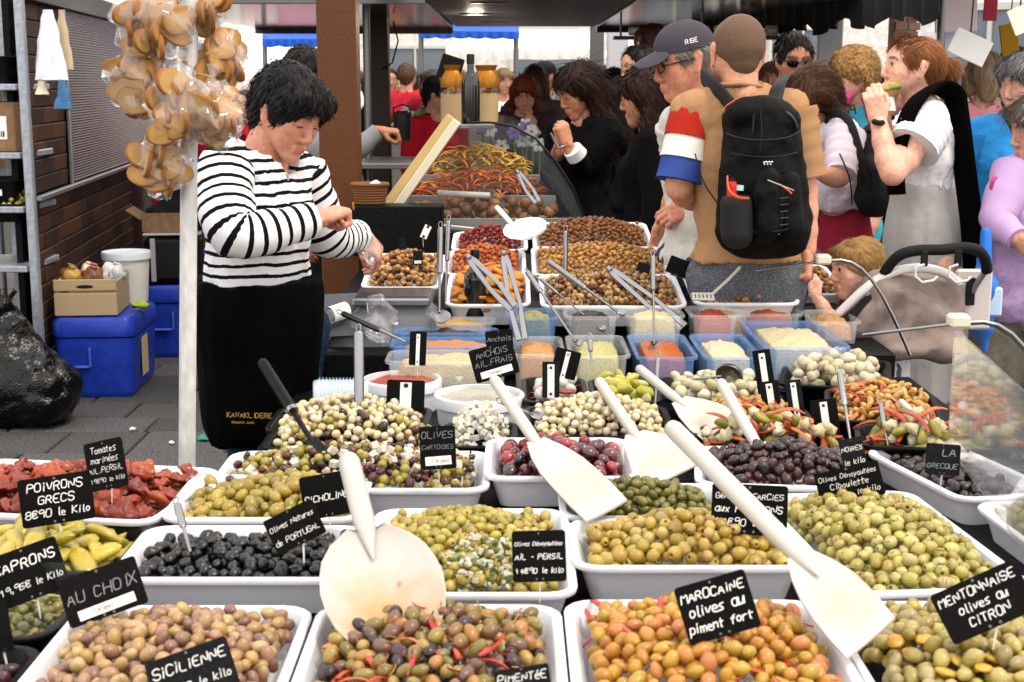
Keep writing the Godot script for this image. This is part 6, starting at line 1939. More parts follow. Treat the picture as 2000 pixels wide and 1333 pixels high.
func _oval(rx: float, ry: float, z: float) -> PackedVector3Array:
	var p := PackedVector3Array()
	for k in 14:
		p.append(Vector3(cos(TAU * k / 14) * rx, sin(TAU * k / 14) * ry, z))
	return p
func behind_counter() -> void:
	# what stands between the wooden posts and the deli case
	var t := thing("side_cabinet", "black cabinet beside the deli case under the wicker basket", "cabinet", Vector3(-0.60, 0, -6.25))
	slab("body", -0.09, 0.30, 0.15, -0.02, 0.86, 1.075, mats.counter_black, t)
	t = thing("wicker_basket", "small wicker basket with napkins right of the broad post", "basket", Vector3(-0.615, 1.08, -6.17))
	var mb := MB.new()
	for k in 7:
		var ring := []
		for s in 25:
			var a := TAU * s / 24.0
			ring.append(Vector3(cos(a) * (0.062 + 0.002 * k), 0.006 + k * 0.011, sin(a) * (0.048 + 0.002 * k)) * (1.0 + 0.03 * sin(a * 12.0 + PI * k)) * Vector3(1, 1, 1))
		mb.tube(ring, 0.0062, 6, false)
	part("weave", mb, mat("wicker", Color("#8a5a30"), 0.7, {"grain": ["fine", 30.0, 0.5], "dark": 0.6}), t)
	mb = MB.new()
	var rim := []
	for s in 25:
		rim.append(Vector3(cos(TAU * s / 24.0) * 0.078, 0.084, sin(TAU * s / 24.0) * 0.062))
	mb.tube(rim, 0.009, 7, false)
	part("rim", mb, mats.wicker, t)
	t = thing("paper_napkin", "folded white napkin sticking out of the wicker basket", "napkin", Vector3(-0.60, 1.15, -6.17), 0.4)
	mb = MB.new()
	mb.box(Vector3(0.07, 0.035, 0.05), Vector3(0, 0, 0), 0.008, Basis.from_euler(Vector3(0.4, 0.3, 0.5)))
	part("paper", mb, mats.paper_white, t)
	t = thing("thermos_jug", "black thermos jug with a handle behind the posts", "jug", at(786, 275, 8.0))
	mb = MB.new()
	mb.lathe([Vector2(0, 0), Vector2(0.045, 0), Vector2(0.05, 0.1), Vector2(0.046, 0.15), Vector2(0.03, 0.165), Vector2(0, 0.165)], 18)
	part("body", mb, mats.bag_black, t)
	mb = MB.new()
	mb.tube([Vector3(-0.045, 0.13, 0), Vector3(-0.05, 0.18, 0), Vector3(0.0, 0.2, 0), Vector3(0.05, 0.18, 0), Vector3(0.045, 0.13, 0)], 0.006, 6)
	part("handle", mb, mats.bag_black, t)
	t = thing("back_table", "grey work table with utensils behind the deli case", "table", Vector3(-0.55, 0, -8.0))
	slab("table_top", -0.75, 0.24, 0.35, -0.4, 1.14, 1.17, mats.steel_dull, t)
	for q in [[-0.7, 0.3], [0.2, 0.3], [-0.7, -0.35], [0.2, -0.35]]:
		slab("leg", q[0], q[0] + 0.04, q[1], q[1] - 0.04, 0.0, 1.138, mats.steel_dull, t)
	t = thing("white_pot", "small white pot on the work table behind the posts", "pot", Vector3(-0.88, 1.172, -7.8))
	mb = MB.new()
	mb.lathe([Vector2(0, 0), Vector2(0.06, 0), Vector2(0.07, 0.1), Vector2(0.066, 0.1), Vector2(0.056, 0.012), Vector2(0, 0.01)], 18)
	part("body", mb, mats.pail_white, t)
	mb = MB.new()
	mb.ball(Vector3(0, 0.09, 0), Vector3(0.06, 0.03, 0.06), Basis(), 12, 8)
	mb.rough(0.02, 30.0, 2)
	part("contents", mb, mats.paper_white, t)
	t = thing("green_crate", "green plastic crate on the floor behind the vendor", "crate", Vector3(-0.62, 0.0, -5.0))
	part("shell", tray_mesh(0.36, 0.3, 0.25, 0.02), mat("crate_green", Color("#1c7a3c"), 0.45), t).position.y = 0.78
	mb = MB.new()
	mb.box(Vector3(0.3, 0.52, 0.26), Vector3(0, 0.264, 0), 0.01)
	part("stand", mb, mats.counter_black, t)

# ---------------------------------------------------------------- people
var cache := {}
func v3(a: float, b: float, c: float) -> Vector3:
	return Vector3(a, b, c)
func head_mb(kind: String, cell: float) -> MB:   # face towards +z, centre of the head at the origin
	var key := "%s%f" % [kind, cell]
	if cache.has(key):
		return cache[key]
	var s := Sdf.new()
	s.cell = cell
	var fem := kind.begins_with("f")
	var X := Vector3.RIGHT
	s.bone(v3(0, 0.03, -0.03), v3(0, 0.03, 0.012), 0.084, 0.082, 0.02, X, 1.12)
	s.bone(v3(0, 0.03, 0.04), v3(0, -0.05, 0.045), 0.058, 0.044, 0.03, X, 1.0)
	for q in [-1.0, 1.0]:
		s.bone(v3(q * 0.052, -0.03, 0.005), v3(q * 0.016, -0.092, 0.066), 0.024, 0.018, 0.03)
		s.bone(v3(q * 0.042, -0.022, 0.062), v3(q * 0.036, -0.04, 0.062), 0.024, 0.024, 0.03)
		s.bone(v3(q * 0.044, 0.034, 0.076), v3(q * 0.014, 0.031, 0.09), 0.009, 0.011 if fem else 0.013, 0.012)
		s.hole(v3(q * 0.032, 0.011, 0.108), v3(q * 0.032, 0.011, 0.108), 0.0165, 0.0165, 0.012)
		s.bone(v3(q * 0.0315, 0.012, 0.0845), v3(q * 0.0315, 0.010, 0.085), 0.0118, 0.0118, 0.004)
		s.bone(v3(q * 0.011, -0.035, 0.101), v3(q * 0.011, -0.035, 0.101), 0.0075, 0.0075, 0.007)
		s.bone(v3(q * 0.080, 0.018, -0.014), v3(q * 0.076, -0.022, -0.004), 0.021, 0.013, 0.006, X, 2.3)
	s.bone(v3(0, 0.022, 0.094), v3(0, -0.026, 0.112), 0.0078, 0.0092, 0.012)
	s.bone(v3(0, -0.030, 0.1095), v3(0, -0.034, 0.106), 0.0088, 0.008, 0.008)
	s.bone(v3(0, -0.095, 0.074), v3(0, -0.1, 0.07), 0.0195, 0.02, 0.02)
	s.bone(v3(-0.019, -0.0625, 0.092), v3(0.019, -0.0625, 0.092), 0.0075, 0.0075, 0.006)
	s.bone(v3(-0.015, -0.0725, 0.091), v3(0.015, -0.0725, 0.091), 0.0085, 0.0085, 0.006)
	s.hole(v3(-0.022, -0.0672, 0.104), v3(0.022, -0.0672, 0.104), 0.0035, 0.0035, 0.003)
	s.bone(v3(0, -0.04, -0.025), v3(0, -0.13, -0.035), 0.055, 0.054, 0.03)
	var mb := MB.new()
	s.mesh(mb)
	for k in mb.v.size():
		var p := mb.v[k]
		var c := Color(1, 1, 1)
		if absf(p.x) < 0.0195 and p.y < -0.058 and p.y > -0.0785 and p.z > 0.0885:
			c = Color(0.9, 0.68, 0.64) if fem else Color(0.92, 0.74, 0.7)
		elif absf(absf(p.x) - 0.033) < 0.02 and absf(p.y - 0.036 + absf(absf(p.x) - 0.03) * 0.2) < 0.0055 and p.z > 0.06:
			c = Color(0.3, 0.26, 0.24)
		else:
			var d := Vector2(absf(p.x) - 0.045, p.y + 0.024).length()
			var r := clampf(1.0 - d / 0.04, 0, 1) * (1.0 if p.z > 0.02 else 0.0)
			var nose := clampf(1.0 - p.distance_to(v3(0, -0.03, 0.12)) / 0.035, 0, 1)
			r = maxf(r, nose * 0.6)
			c = Color(1.0, 1.0 - 0.12 * r, 1.0 - 0.1 * r)
		mb.col[k] = c
	cache[key] = mb
	return mb
func hand_mb(pose: String, cell: float) -> MB:   # wrist at the origin, fingers along +y, back of the hand +z, thumb +x
	var key := "hand%s%f" % [pose, cell]
	if cache.has(key):
		return cache[key]
	var s := Sdf.new()
	s.cell = cell
	var Z := Vector3(0, 0, 1)
	var curl: Array = {"relaxed": [0.3, 0.35, 0.25, 0.35], "grip": [1.15, 1.35, 0.8, 0.9], "pinch": [0.75, 0.7, 0.4, 0.55]}[pose]
	s.bone(v3(0, -0.03, 0), v3(0, 0.015, 0), 0.026, 0.027, 0.01, Z, 1.35)
	for q in [-0.021, 0.0, 0.022]:
		s.bone(v3(q * 0.8, 0.012, 0), v3(q, 0.082, 0), 0.017, 0.0145, 0.012, Z, 1.15)
	for f in 4:
		var x: float = [0.029, 0.0095, -0.0095, -0.0275][f]
		var p := v3(x, [0.088, 0.092, 0.088, 0.08][f], 0)
		var ang := 0.0
		for j in 3:
			ang += curl[j] * (1.0 + 0.08 * f)
			var l: float = [0.042, 0.027, 0.021][j] * [0.95, 1.05, 0.98, 0.78][f]
			var e := p + v3(x * 0.06, cos(ang), -sin(ang)).normalized() * l
			s.bone(p, e, [0.0096, 0.0086, 0.0078][j], [0.0088, 0.008, 0.0066][j], 0.004)
			p = e
	var th := [v3(0.022, 0.022, -0.006), v3(0.045, 0.05, -0.014 - 0.02 * curl[3]), v3(0.05 - 0.012 * curl[3], 0.078, -0.022 - 0.028 * curl[3]), v3(0.044 - 0.026 * curl[3], 0.1, -0.026 - 0.034 * curl[3])]
	for j in 3:
		s.bone(th[j], th[j + 1], [0.016, 0.0115, 0.0098][j], [0.0118, 0.0102, 0.0078][j], 0.006)
	var mb := MB.new()
	s.mesh(mb)
	cache[key] = mb
	return mb
func frame(yaw: float, pitch: float, roll := 0.0) -> Basis:
	return Basis(Vector3.UP, deg_to_rad(yaw)) * Basis(Vector3.RIGHT, deg_to_rad(pitch)) * Basis(Vector3(0, 0, 1), deg_to_rad(roll))
func standing(p: Vector3, h: float, yaw: float) -> Dictionary:
	var s := h / 1.7
	var b := Basis(Vector3.UP, deg_to_rad(yaw))
	var J := {"head": v3(0, 1.585, 0.025), "neck": v3(0, 1.435, -0.012), "chest": v3(0, 1.27, 0), "waist": v3(0, 1.08, 0), "pelvis": v3(0, 0.95, -0.005)}
	for q in [["_l", 1.0], ["_r", -1.0]]:
		var e: float = q[1]
		J["sh" + q[0]] = v3(0.175 * e, 1.395, -0.015)
		J["el" + q[0]] = v3(0.225 * e, 1.11, -0.03)
		J["wr" + q[0]] = v3(0.22 * e, 0.88, 0.07)
		J["hip" + q[0]] = v3(0.088 * e, 0.92, 0)
		J["kn" + q[0]] = v3(0.095 * e, 0.5, 0.02)
		J["an" + q[0]] = v3(0.1 * e, 0.085, -0.02)
		J["toe" + q[0]] = v3(0.115 * e, 0.03, 0.12)
	for k in J:
		J[k] = p + b * (J[k] * s)
	return J
func torso(s: Sdf, J: Dictionary, fat: float, g: float, fwd: Vector3, hips := true) -> void:
	var k := 0.05
	if hips:
		s.bone(J.hip_l, J.hip_r, 0.105 * fat + g, 0.105 * fat + g, k, fwd, 1.1)
	s.bone(J.pelvis, J.waist, 0.145 * fat + g, 0.128 * fat + g, k, fwd, 1.28)
	s.bone(J.waist, J.chest, 0.128 * fat + g, 0.148 * (0.5 + 0.5 * fat) + g, k, fwd, 1.28)
	s.bone(J.chest, J.chest.lerp(J.neck, 0.62), 0.148 * (0.5 + 0.5 * fat) + g, 0.085 + g, k, fwd, 1.25)
	s.bone(J.sh_l, J.neck.lerp(J.chest, 0.22), 0.058 + g, 0.07 + g, k, fwd, 1.0)
	s.bone(J.sh_r, J.neck.lerp(J.chest, 0.22), 0.058 + g, 0.07 + g, k, fwd, 1.0)
func bend_path(a: Vector3, b: Vector3, c: Vector3, e: float) -> Array:   # along two limbs, e of 2 (1 is the joint), rounded at the joint
	var out := []
	for k in 13:
		var t := float(k) / 12.0 * e
		var p: Vector3 = a.lerp(b, t) if t < 1.0 else b.lerp(c, t - 1.0)
		if absf(t - 1.0) < 0.25:
			var u := (t - 0.75) / 0.5
			p = a.lerp(b, 0.75).lerp(b, u).lerp(b.lerp(c, 0.25 * u), u)
		out.append(p)
	return out
func sleeve(t: Node3D, J: Dictionary, side: String, from: float, to: float, r0: float, r1: float, m: Material, uvk := 0.0, called := "sleeve", wr := 0.0035) -> void:
	var path := bend_path(J["sh" + side], J["el" + side], J["wr" + side], to)
	var pts := []
	var rad := []
	for k in path.size():
		var f := float(k) / (path.size() - 1)
		if f * to < from - 0.001:
			continue
		pts.append(path[k])
		rad.append(lerpf(r0, r1, f) * (1.0 + 0.05 * sin(k * 2.3)))
	var mb := MB.new()
	mb.tube(pts, rad, 18, true)
	var l := 0.0
	for k in range(1, pts.size()):
		l += (pts[k] - pts[k - 1]).length()
	for k in mb.v.size():
		if uvk > 0.0:
			mb.uv[k] = Vector2(mb.uv[k].x, mb.uv[k].y * l * uvk + 0.03 * sin(mb.uv[k].x * TAU + 1.0))
	if wr > 0.0:
		mb.rough(wr, 14.0, 3)
	part(called, local(t, mb), m, t)
func hair_mb(style: String, cell: float) -> MB:
	var key := "hair%s%f" % [style, cell]
	if cache.has(key):
		return cache[key]
	var s := Sdf.new()
	s.cell = cell
	var X := Vector3.RIGHT
	var tight := style in ["bun", "buzz", "short_m", "capped"]
	var g := {"bun": 0.004, "buzz": 0.0015, "short_m": 0.008, "capped": 0.002, "child": 0.009}.get(style, 0.014) as float
	s.bone(v3(0, 0.034, -0.03), v3(0, 0.034, 0.010), 0.085 + g, 0.083 + g, 0.02, X, 1.1)
	s.bone(v3(0, -0.0, -0.06), v3(0, -0.035, -0.06), 0.05 + g, 0.04 + g, 0.03)
	if style == "short_f":
		s.bone(v3(0, 0.052, -0.03), v3(0, 0.052, 0.025), 0.086, 0.08, 0.03, X, 1.04)
		s.bone(v3(0, -0.02, -0.07), v3(0, -0.065, -0.062), 0.06, 0.045, 0.03)
		s.bone(v3(-0.055, 0.075, 0.075), v3(0.055, 0.07, 0.078), 0.03, 0.03, 0.03)
		s.bone(v3(-0.03, 0.055, 0.1), v3(0.04, 0.05, 0.1), 0.014, 0.014, 0.02)
		for q in [-1.0, 1.0]:
			s.bone(v3(q * 0.072, 0.03, 0.02), v3(q * 0.07, -0.015, 0.026), 0.024, 0.012, 0.02)
	elif style == "long" or style == "wavy":
		for q in [-1.0, 1.0]:
			s.bone(v3(q * 0.065, 0.02, -0.02), v3(q * 0.085, -0.16, -0.02), 0.04, 0.04, 0.04)
			s.bone(v3(q * 0.085, -0.16, -0.02), v3(q * 0.08, -0.3, 0.01), 0.04, 0.025, 0.04)
		s.bone(v3(0, -0.03, -0.07), v3(0, -0.3, -0.09), 0.065, 0.06, 0.04)
	elif style == "bob":
		for q in [-1.0, 1.0]:
			s.bone(v3(q * 0.07, 0.03, 0.0), v3(q * 0.078, -0.075, 0.005), 0.036, 0.03, 0.03)
		s.bone(v3(0, -0.02, -0.07), v3(0, -0.09, -0.065), 0.06, 0.05, 0.04)
		s.bone(v3(-0.05, 0.07, 0.072), v3(0.05, 0.068, 0.074), 0.026, 0.024, 0.03)
	elif style == "curly":
		s.bone(v3(0, 0.06, -0.02), v3(0, 0.06, 0.02), 0.09, 0.09, 0.03)
		for q in [-1.0, 1.0]:
			s.bone(v3(q * 0.07, 0.04, 0.0), v3(q * 0.072, -0.03, -0.02), 0.035, 0.03, 0.03)
	elif style == "bun":
		s.bone(v3(0, 0.02, -0.1), v3(0, 0.01, -0.125), 0.04, 0.03, 0.02)
		for k in 9:
			var a := TAU * k / 9.0
			s.bone(v3(cos(a) * 0.026, 0.005 + sin(a) * 0.03, -0.145 - 0.012 * (k % 2)), v3(cos(a + 0.9) * 0.026, 0.005 + sin(a + 0.9) * 0.03, -0.152), 0.02, 0.018, 0.008)
	elif style == "child":
		for q in [-1.0, 1.0]:
			s.bone(v3(q * 0.072, 0.03, -0.01), v3(q * 0.07, -0.05, -0.02), 0.03, 0.024, 0.03)
		s.bone(v3(0, -0.02, -0.07), v3(0, -0.075, -0.07), 0.055, 0.045, 0.03)
		s.bone(v3(-0.045, 0.07, 0.075), v3(0.045, 0.07, 0.075), 0.022, 0.022, 0.03)
	if style == "capped":
		s.plane(Vector3.UP, v3(0, 0.042, 0))
	s.hole(v3(0, -0.02, 0.112), v3(0, -0.15, 0.10), 0.07 if not tight else 0.082, 0.08, 0.012)
	if tight:
		s.hole(v3(0, 0.045, 0.135), v3(0, 0.02, 0.13), 0.062, 0.062, 0.012)
		for q in [-1.0, 1.0]:
			s.hole(v3(q * 0.092, 0.0, -0.008), v3(q * 0.09, -0.025, 0.0), 0.02, 0.022, 0.008)
	elif style == "short_f" or style == "curly":
		for q in [-1.0, 1.0]:
			s.hole(v3(q * 0.09, -0.012, -0.004), v3(q * 0.085, -0.04, 0.0), 0.017, 0.02, 0.006)
	s.noise = FastNoiseLite.new()
	s.noise.frequency = 30.0 if style != "curly" else 45.0
	s.nscale = v3(1.6, 0.35, 1.6) if style != "curly" else Vector3.ONE
	s.wrinkle = 0.0 if style == "buzz" else 0.012 if style in ["short_f", "curly", "long", "wavy"] else 0.006
	var mb := MB.new()
	s.mesh(mb)
	if style != "buzz":
		var far := cell > 0.0085
		locks(mb, 350 if far else (700 if style in ["child", "short_f"] else 2200), {"long": 0.09, "wavy": 0.08, "bob": 0.06, "curly": 0.025, "bun": 0.05, "short_f": 0.03, "child": 0.03}.get(style, 0.04), 0.003 if far else 0.0016, style.hash() % 1000, 1.6 if style == "curly" else 0.25)
	else:
		for k in mb.col.size():
			mb.col[k] = Color.WHITE
	cache[key] = mb
	return mb
func person(o: Dictionary) -> Node3D:
	var J: Dictionary = o.J
	var fat: float = o.get("fat", 1.0)
	var cell: float = o.get("cell", 0.02)
	var sk: Color = Color(o.get("skin", "#d9a084")).srgb_to_linear()
	var t := thing("person", o.label, "person", Vector3(J.pelvis.x, 0, J.pelvis.z), 0.0, o.get("group", ""))
	var side: Vector3 = (J.sh_l - J.sh_r).normalized()
	var fwd: Vector3 = side.cross(Vector3.UP).normalized()
	var sc: float = o.get("scale", 1.0)
	var hc: float = o.get("hcell", 0.011)
	var s := Sdf.new()
	s.cell = cell
	torso(s, J, fat, -0.034 * sc if o.has("top") else -0.008, fwd)
	var a: float = o.get("arm", 1.0) * sc
	s.bone(J.neck - Vector3.UP * 0.03, J.neck.lerp(J.head, 0.5), 0.056 * sc * (0.6 + 0.4 * fat), 0.052 * sc * (0.6 + 0.4 * fat), 0.04)
	for q in ["_l", "_r"]:
		var path := bend_path(J["sh" + q], J["el" + q], J["wr" + q], 2.0)
		for k in 6:
			s.bone(path[k * 2], path[k * 2 + 2], lerpf(0.05, 0.027, k / 6.0) * a, lerpf(0.05, 0.027, (k + 1) / 6.0) * a, 0.02)
		s.bone(J["hip" + q], J["kn" + q], 0.058 * sc, 0.045 * sc, 0.03)
		s.bone(J["kn" + q], J["an" + q], 0.044 * sc, 0.034 * sc, 0.03)
		s.bone(J["an" + q], J["toe" + q], 0.036 * sc, 0.026 * sc, 0.02)
	var mb := MB.new()
	s.mesh(mb)
	var look: Array = o.get("look", [0, 0, 0])
	var hs: float = o.get("head", 1.0)
	var hx := Transform3D(frame(look[0], look[1], look[2] if look.size() > 2 else 0.0).scaled(Vector3.ONE * hs), J.head)
	mb.take(head_mb(o.get("face", "f"), hc), hx)
	var hands: Dictionary = o.get("hands", {})
	for q in ["_l", "_r"]:
		var fd: Vector3 = (J["wr" + q] - J["el" + q]).normalized()
		var dz: Vector3 = side * (1.0 if q == "_l" else -1.0)
		var pose := "relaxed"
		if hands.has(q):
			fd = (hands[q][0] as Vector3).normalized()
			dz = hands[q][1]
			pose = hands[q][2]
		dz = (dz - fd * dz.dot(fd)).normalized()
		var tx := fd.cross(dz) * (1.0 if q == "_l" else -1.0)
		mb.take(hand_mb(pose, o.get("fcell", 0.009)), Transform3D(Basis(tx, fd, dz).scaled(Vector3.ONE * minf(a, 1.04) * 0.96), J["wr" + q]))
	for k in mb.col.size():
		mb.col[k] = mb.col[k] * sk
	part("body", local(t, mb), mat("skin", Color.WHITE, 0.5, {"vc": true, "sss": 0.12, "grain": ["soft", 9.0, 0.1], "dark": 0.95}), t)
	if o.get("eyes", false):
		for q in [-1.0, 1.0]:
			var e := MB.new()
			e.xf = hx
			e.ball(v3(q * 0.0315, 0.0105, 0.0862), Vector3.ONE * 0.0115, Basis(), 12, 10)
			for k in e.v.size():
				var p := hx.affine_inverse() * e.v[k]
				var d := Vector2(p.x - q * 0.0315, p.y - 0.0095).length()
				e.col[k] = Color(0.02, 0.015, 0.01) if d < 0.0072 else Color(0.42, 0.38, 0.35)
			part("eye", local(t, e), mat("eye", Color.WHITE, 0.15, {"vc": true}), t)
	if o.get("hcell", 0.011) < 0.0075:
		var bm := MB.new()
		var lm := MB.new()
		bm.xf = hx
		lm.xf = hx
		for q in [-1.0, 1.0]:
			bm.tube([v3(q * 0.05, 0.032, 0.0785), v3(q * 0.036, 0.0395, 0.0905), v3(q * 0.016, 0.036, 0.1)], [0.0016, 0.0032, 0.0026], 6)
			var yy := 0.0045 if not o.get("eyes", false) else 0.0165
			lm.tube([v3(q * 0.044, yy - 0.002, 0.0905), v3(q * 0.032, yy, 0.0982), v3(q * 0.021, yy - 0.001, 0.0945)], [0.001, 0.0015, 0.001], 5)
		part("eyebrows", local(t, bm), mat("brow_" + (o.hair[1] if o.has("hair") else "#3a2c24"), Color(o.hair[1] if o.has("hair") else "#3a2c24").darkened(0.25), 0.8), t)
		part("eyelashes", local(t, lm), mat("lash", Color(0.04, 0.03, 0.03), 0.8), t)
	if o.has("hair"):
		var hm := MB.new()
		hm.take(hair_mb(o.hair[0], maxf(hc * 0.8, 0.006)), hx)
		part("hair", local(t, hm), mat("hair_" + o.hair[1], Color(o.hair[1]), 0.5, {"vc": true, "spec": 0.28} if o.hair[0] != "buzz" else {"spec": 0.15, "grain": ["fine", 9.0, 0.5], "dark": 0.45}), t)
	if o.has("top"):
		var T: Dictionary = o.top
		s = Sdf.new()
		s.cell = cell
		torso(s, J, fat, T.get("g", 0.008), fwd)
		s.hole(J.neck + Vector3.UP * 0.005 * sc + fwd * 0.01, J.neck.lerp(J.head, 0.8) + fwd * 0.02, T.get("neck", 0.066) * sc, 0.09 * sc, 0.01)
		if T.has("scoop"):
			s.hole(J.neck + fwd * 0.06 + Vector3.UP * 0.01, J.neck + fwd * 0.13 - Vector3.UP * 0.005, T.scoop, T.scoop * 0.8, 0.01)
		s.plane(Vector3.DOWN, Vector3(0, T.get("hem", J.pelvis.y - 0.10), 0))
		s.wrinkle = T.get("wrinkle", 0.02)
		s.noise = folds()
		s.nscale = v3(1, 0.7, 1)
		mb = MB.new()
		s.mesh(mb)
		var m: Material = T.m
		var uvk: float = T.get("uvk", 0.0)
		if uvk > 0.0:
			for k in mb.v.size():
				mb.uv[k] = Vector2(0.5, mb.v[k].y * uvk + s.noise.get_noise_3dv(mb.v[k] * 0.5) * 0.25)
		part("top", local(t, mb), m, t)
		var to: float = T.get("sleeve", 2.0)
		if to > 0.0:
			for q in ["_l", "_r"]:
				if not T.has("skip" + q):
					var r0: float = (0.066 + T.get("g", 0.008)) * a
					sleeve(t, J, q, 0.0, to, r0 * T.get("wide", 1.0), (T.get("cuff", lerpf(0.075, 0.040, to / 2.0))) * a, m, uvk)
	if o.has("legs"):
		var L: Dictionary = o.legs
		s = Sdf.new()
		s.cell = cell
		if L.get("skirt", false):
			var low: Vector3 = Vector3(J.pelvis.x, L.hem, J.pelvis.z) + L.get("shift", Vector3.ZERO)
			s.bone(J.pelvis, low - Vector3.UP * 0.15, 0.15 * fat + 0.02, L.get("r", 0.19), 0.04, fwd, 1.1)
			s.bone(J.waist, J.pelvis, 0.135 * fat + 0.018, 0.15 * fat + 0.02, 0.04, fwd, 1.2)
		else:
			for q in ["_l", "_r"]:
				s.bone(J["hip" + q], J["kn" + q], 0.085 * sc * fat * L.get("fatter", 1.0) + 0.014, 0.062 * sc + 0.014, 0.04)
				s.bone(J["kn" + q], J["an" + q], 0.062 * sc + 0.012, 0.05 * sc + 0.012, 0.04)
			s.bone(J.hip_l, J.hip_r, 0.11 * fat * L.get("fatter", 1.0), 0.11 * fat * L.get("fatter", 1.0), 0.04, fwd, 1.1)
			s.bone(J.pelvis, J.pelvis.lerp(J.waist, L.get("rise", 0.5)), 0.15 * fat, 0.142 * fat, 0.04, fwd, 1.28)
		s.plane(Vector3.DOWN, Vector3(0, L.get("hem", J.an_l.y - 0.03), 0))
		s.plane(Vector3.UP, Vector3(0, L.get("top", J.pelvis.y + 0.07), 0))
		s.wrinkle = L.get("wrinkle", 0.02)
		s.noise = folds()
		s.nscale = v3(1, 0.5, 1) if not L.get("skirt", false) else v3(1.3, 0.25, 1.3)
		mb = MB.new()
		s.mesh(mb)
		part("skirt" if L.get("skirt", false) else "trousers", local(t, mb), L.m, t)
	if o.has("shoes"):
		for q in ["_l", "_r"]:
			s = Sdf.new()
			s.cell = minf(cell, 0.014)
			s.bone(J["an" + q] - Vector3.UP * 0.03, J["toe" + q] + Vector3.UP * 0.005, 0.048 * sc, 0.036 * sc, 0.02)
			s.bone(J["an" + q], J["an" + q] + Vector3.UP * 0.03, 0.048 * sc, 0.046 * sc, 0.02)
			s.plane(Vector3.DOWN, Vector3(0, 0.002, 0))
			mb = MB.new()
			s.mesh(mb)
			part("shoe", local(t, mb), o.shoes, t)
	return t
func folds() -> FastNoiseLite:
	var f := FastNoiseLite.new()
	f.frequency = 5.5
	f.fractal_type = FastNoiseLite.FRACTAL_RIDGED
	f.fractal_octaves = 3
	f.domain_warp_enabled = true
	f.domain_warp_amplitude = 0.08
	f.domain_warp_frequency = 4.0
	return f
# single locks laid over the hair, following it down
func locks(mb: MB, n: int, len: float, w: float, sd: int, wild := 0.5) -> void:
	var r := RandomNumberGenerator.new()
	r.seed = sd
	var count := mb.v.size()
	if count == 0:
		return
	for k in mb.col.size():
		mb.col[k] = Color(0.8, 0.8, 0.8)
	for k in n:
		var i := r.randi() % count
		var p := mb.v[i]
		var nn := mb.n[i]
		var d := (v3(r.randf_range(-wild, wild), -1.0, r.randf_range(-wild, wild)) + v3(p.x * 4.0, 0, 1.5 if p.y > 0.08 and p.z > -0.02 else -0.6))
		d = (d - nn * d.dot(nn)).normalized()
		var side := d.cross(nn).normalized() * w
		var l := len * r.randf_range(0.5, 1.2)
		var pts := [p - d * l * 0.4 - nn * 0.003, p + nn * r.randf_range(0.001, 0.004), p + d * l * 0.5 + nn * r.randf_range(0.0, 0.004), p + d * l - nn * r.randf_range(-0.006, 0.004)]
		var pv := PackedVector3Array()
		for q in 4:
			var f: float = [0.8, 1.0, 0.8, 0.1][q]
			pv.append(pts[q] + side * f)
			pv.append(pts[q] - side * f + nn * 0.0012)
		var g := r.randf_range(0.45, 1.5)
		mb.c = Color(g, g, g)
		mb.add(pv, PackedInt32Array([0, 1, 3, 0, 3, 2, 2, 3, 5, 2, 5, 4, 4, 5, 7, 4, 7, 6]), PackedVector2Array(), false)
	mb.c = Color.WHITE
func cloth(hex: String, rough := 0.85) -> StandardMaterial3D:
	return mat("cloth_" + hex, Color(hex), rough, {"grain": ["", 14.0, 0.3], "spec": 0.2})
func ribbon(t: Node3D, called: String, pts: Array, w: float, thick: float, m: Material, up := Vector3(0, 0, 1)) -> void:
	var c := Curve3D.new()
	for p in pts:
		c.add_point(p)
	for k in range(1, pts.size() - 1):
		var tn: Vector3 = (pts[k + 1] - pts[k - 1]) * 0.2
		c.set_point_in(k, -tn)
		c.set_point_out(k, tn)
	c.bake_interval = 0.02
	var mb := MB.new()
	mb.tube(Array(c.get_baked_points()), w * 0.5, 8, true, thick / w, up)
	part(called, local(t, mb), m, t)
func main_people() -> void:
	vendor()
	hiker()
	hat_man()
	eater()
	others()
func stripes() -> StandardMaterial3D:
	var im := Image.create(8, 128, false, Image.FORMAT_RGB8)
	im.fill(Color(0.86, 0.86, 0.87))
	im.fill_rect(Rect2i(0, 0, 8, 42), Color(0.055, 0.055, 0.075))
	var m := cloth("#fdfdfd")
	m.uv1_triplanar = false
	m.uv1_scale = Vector3.ONE
	m.albedo_texture = ImageTexture.create_from_image(im)
	m.normal_enabled = false
	return m
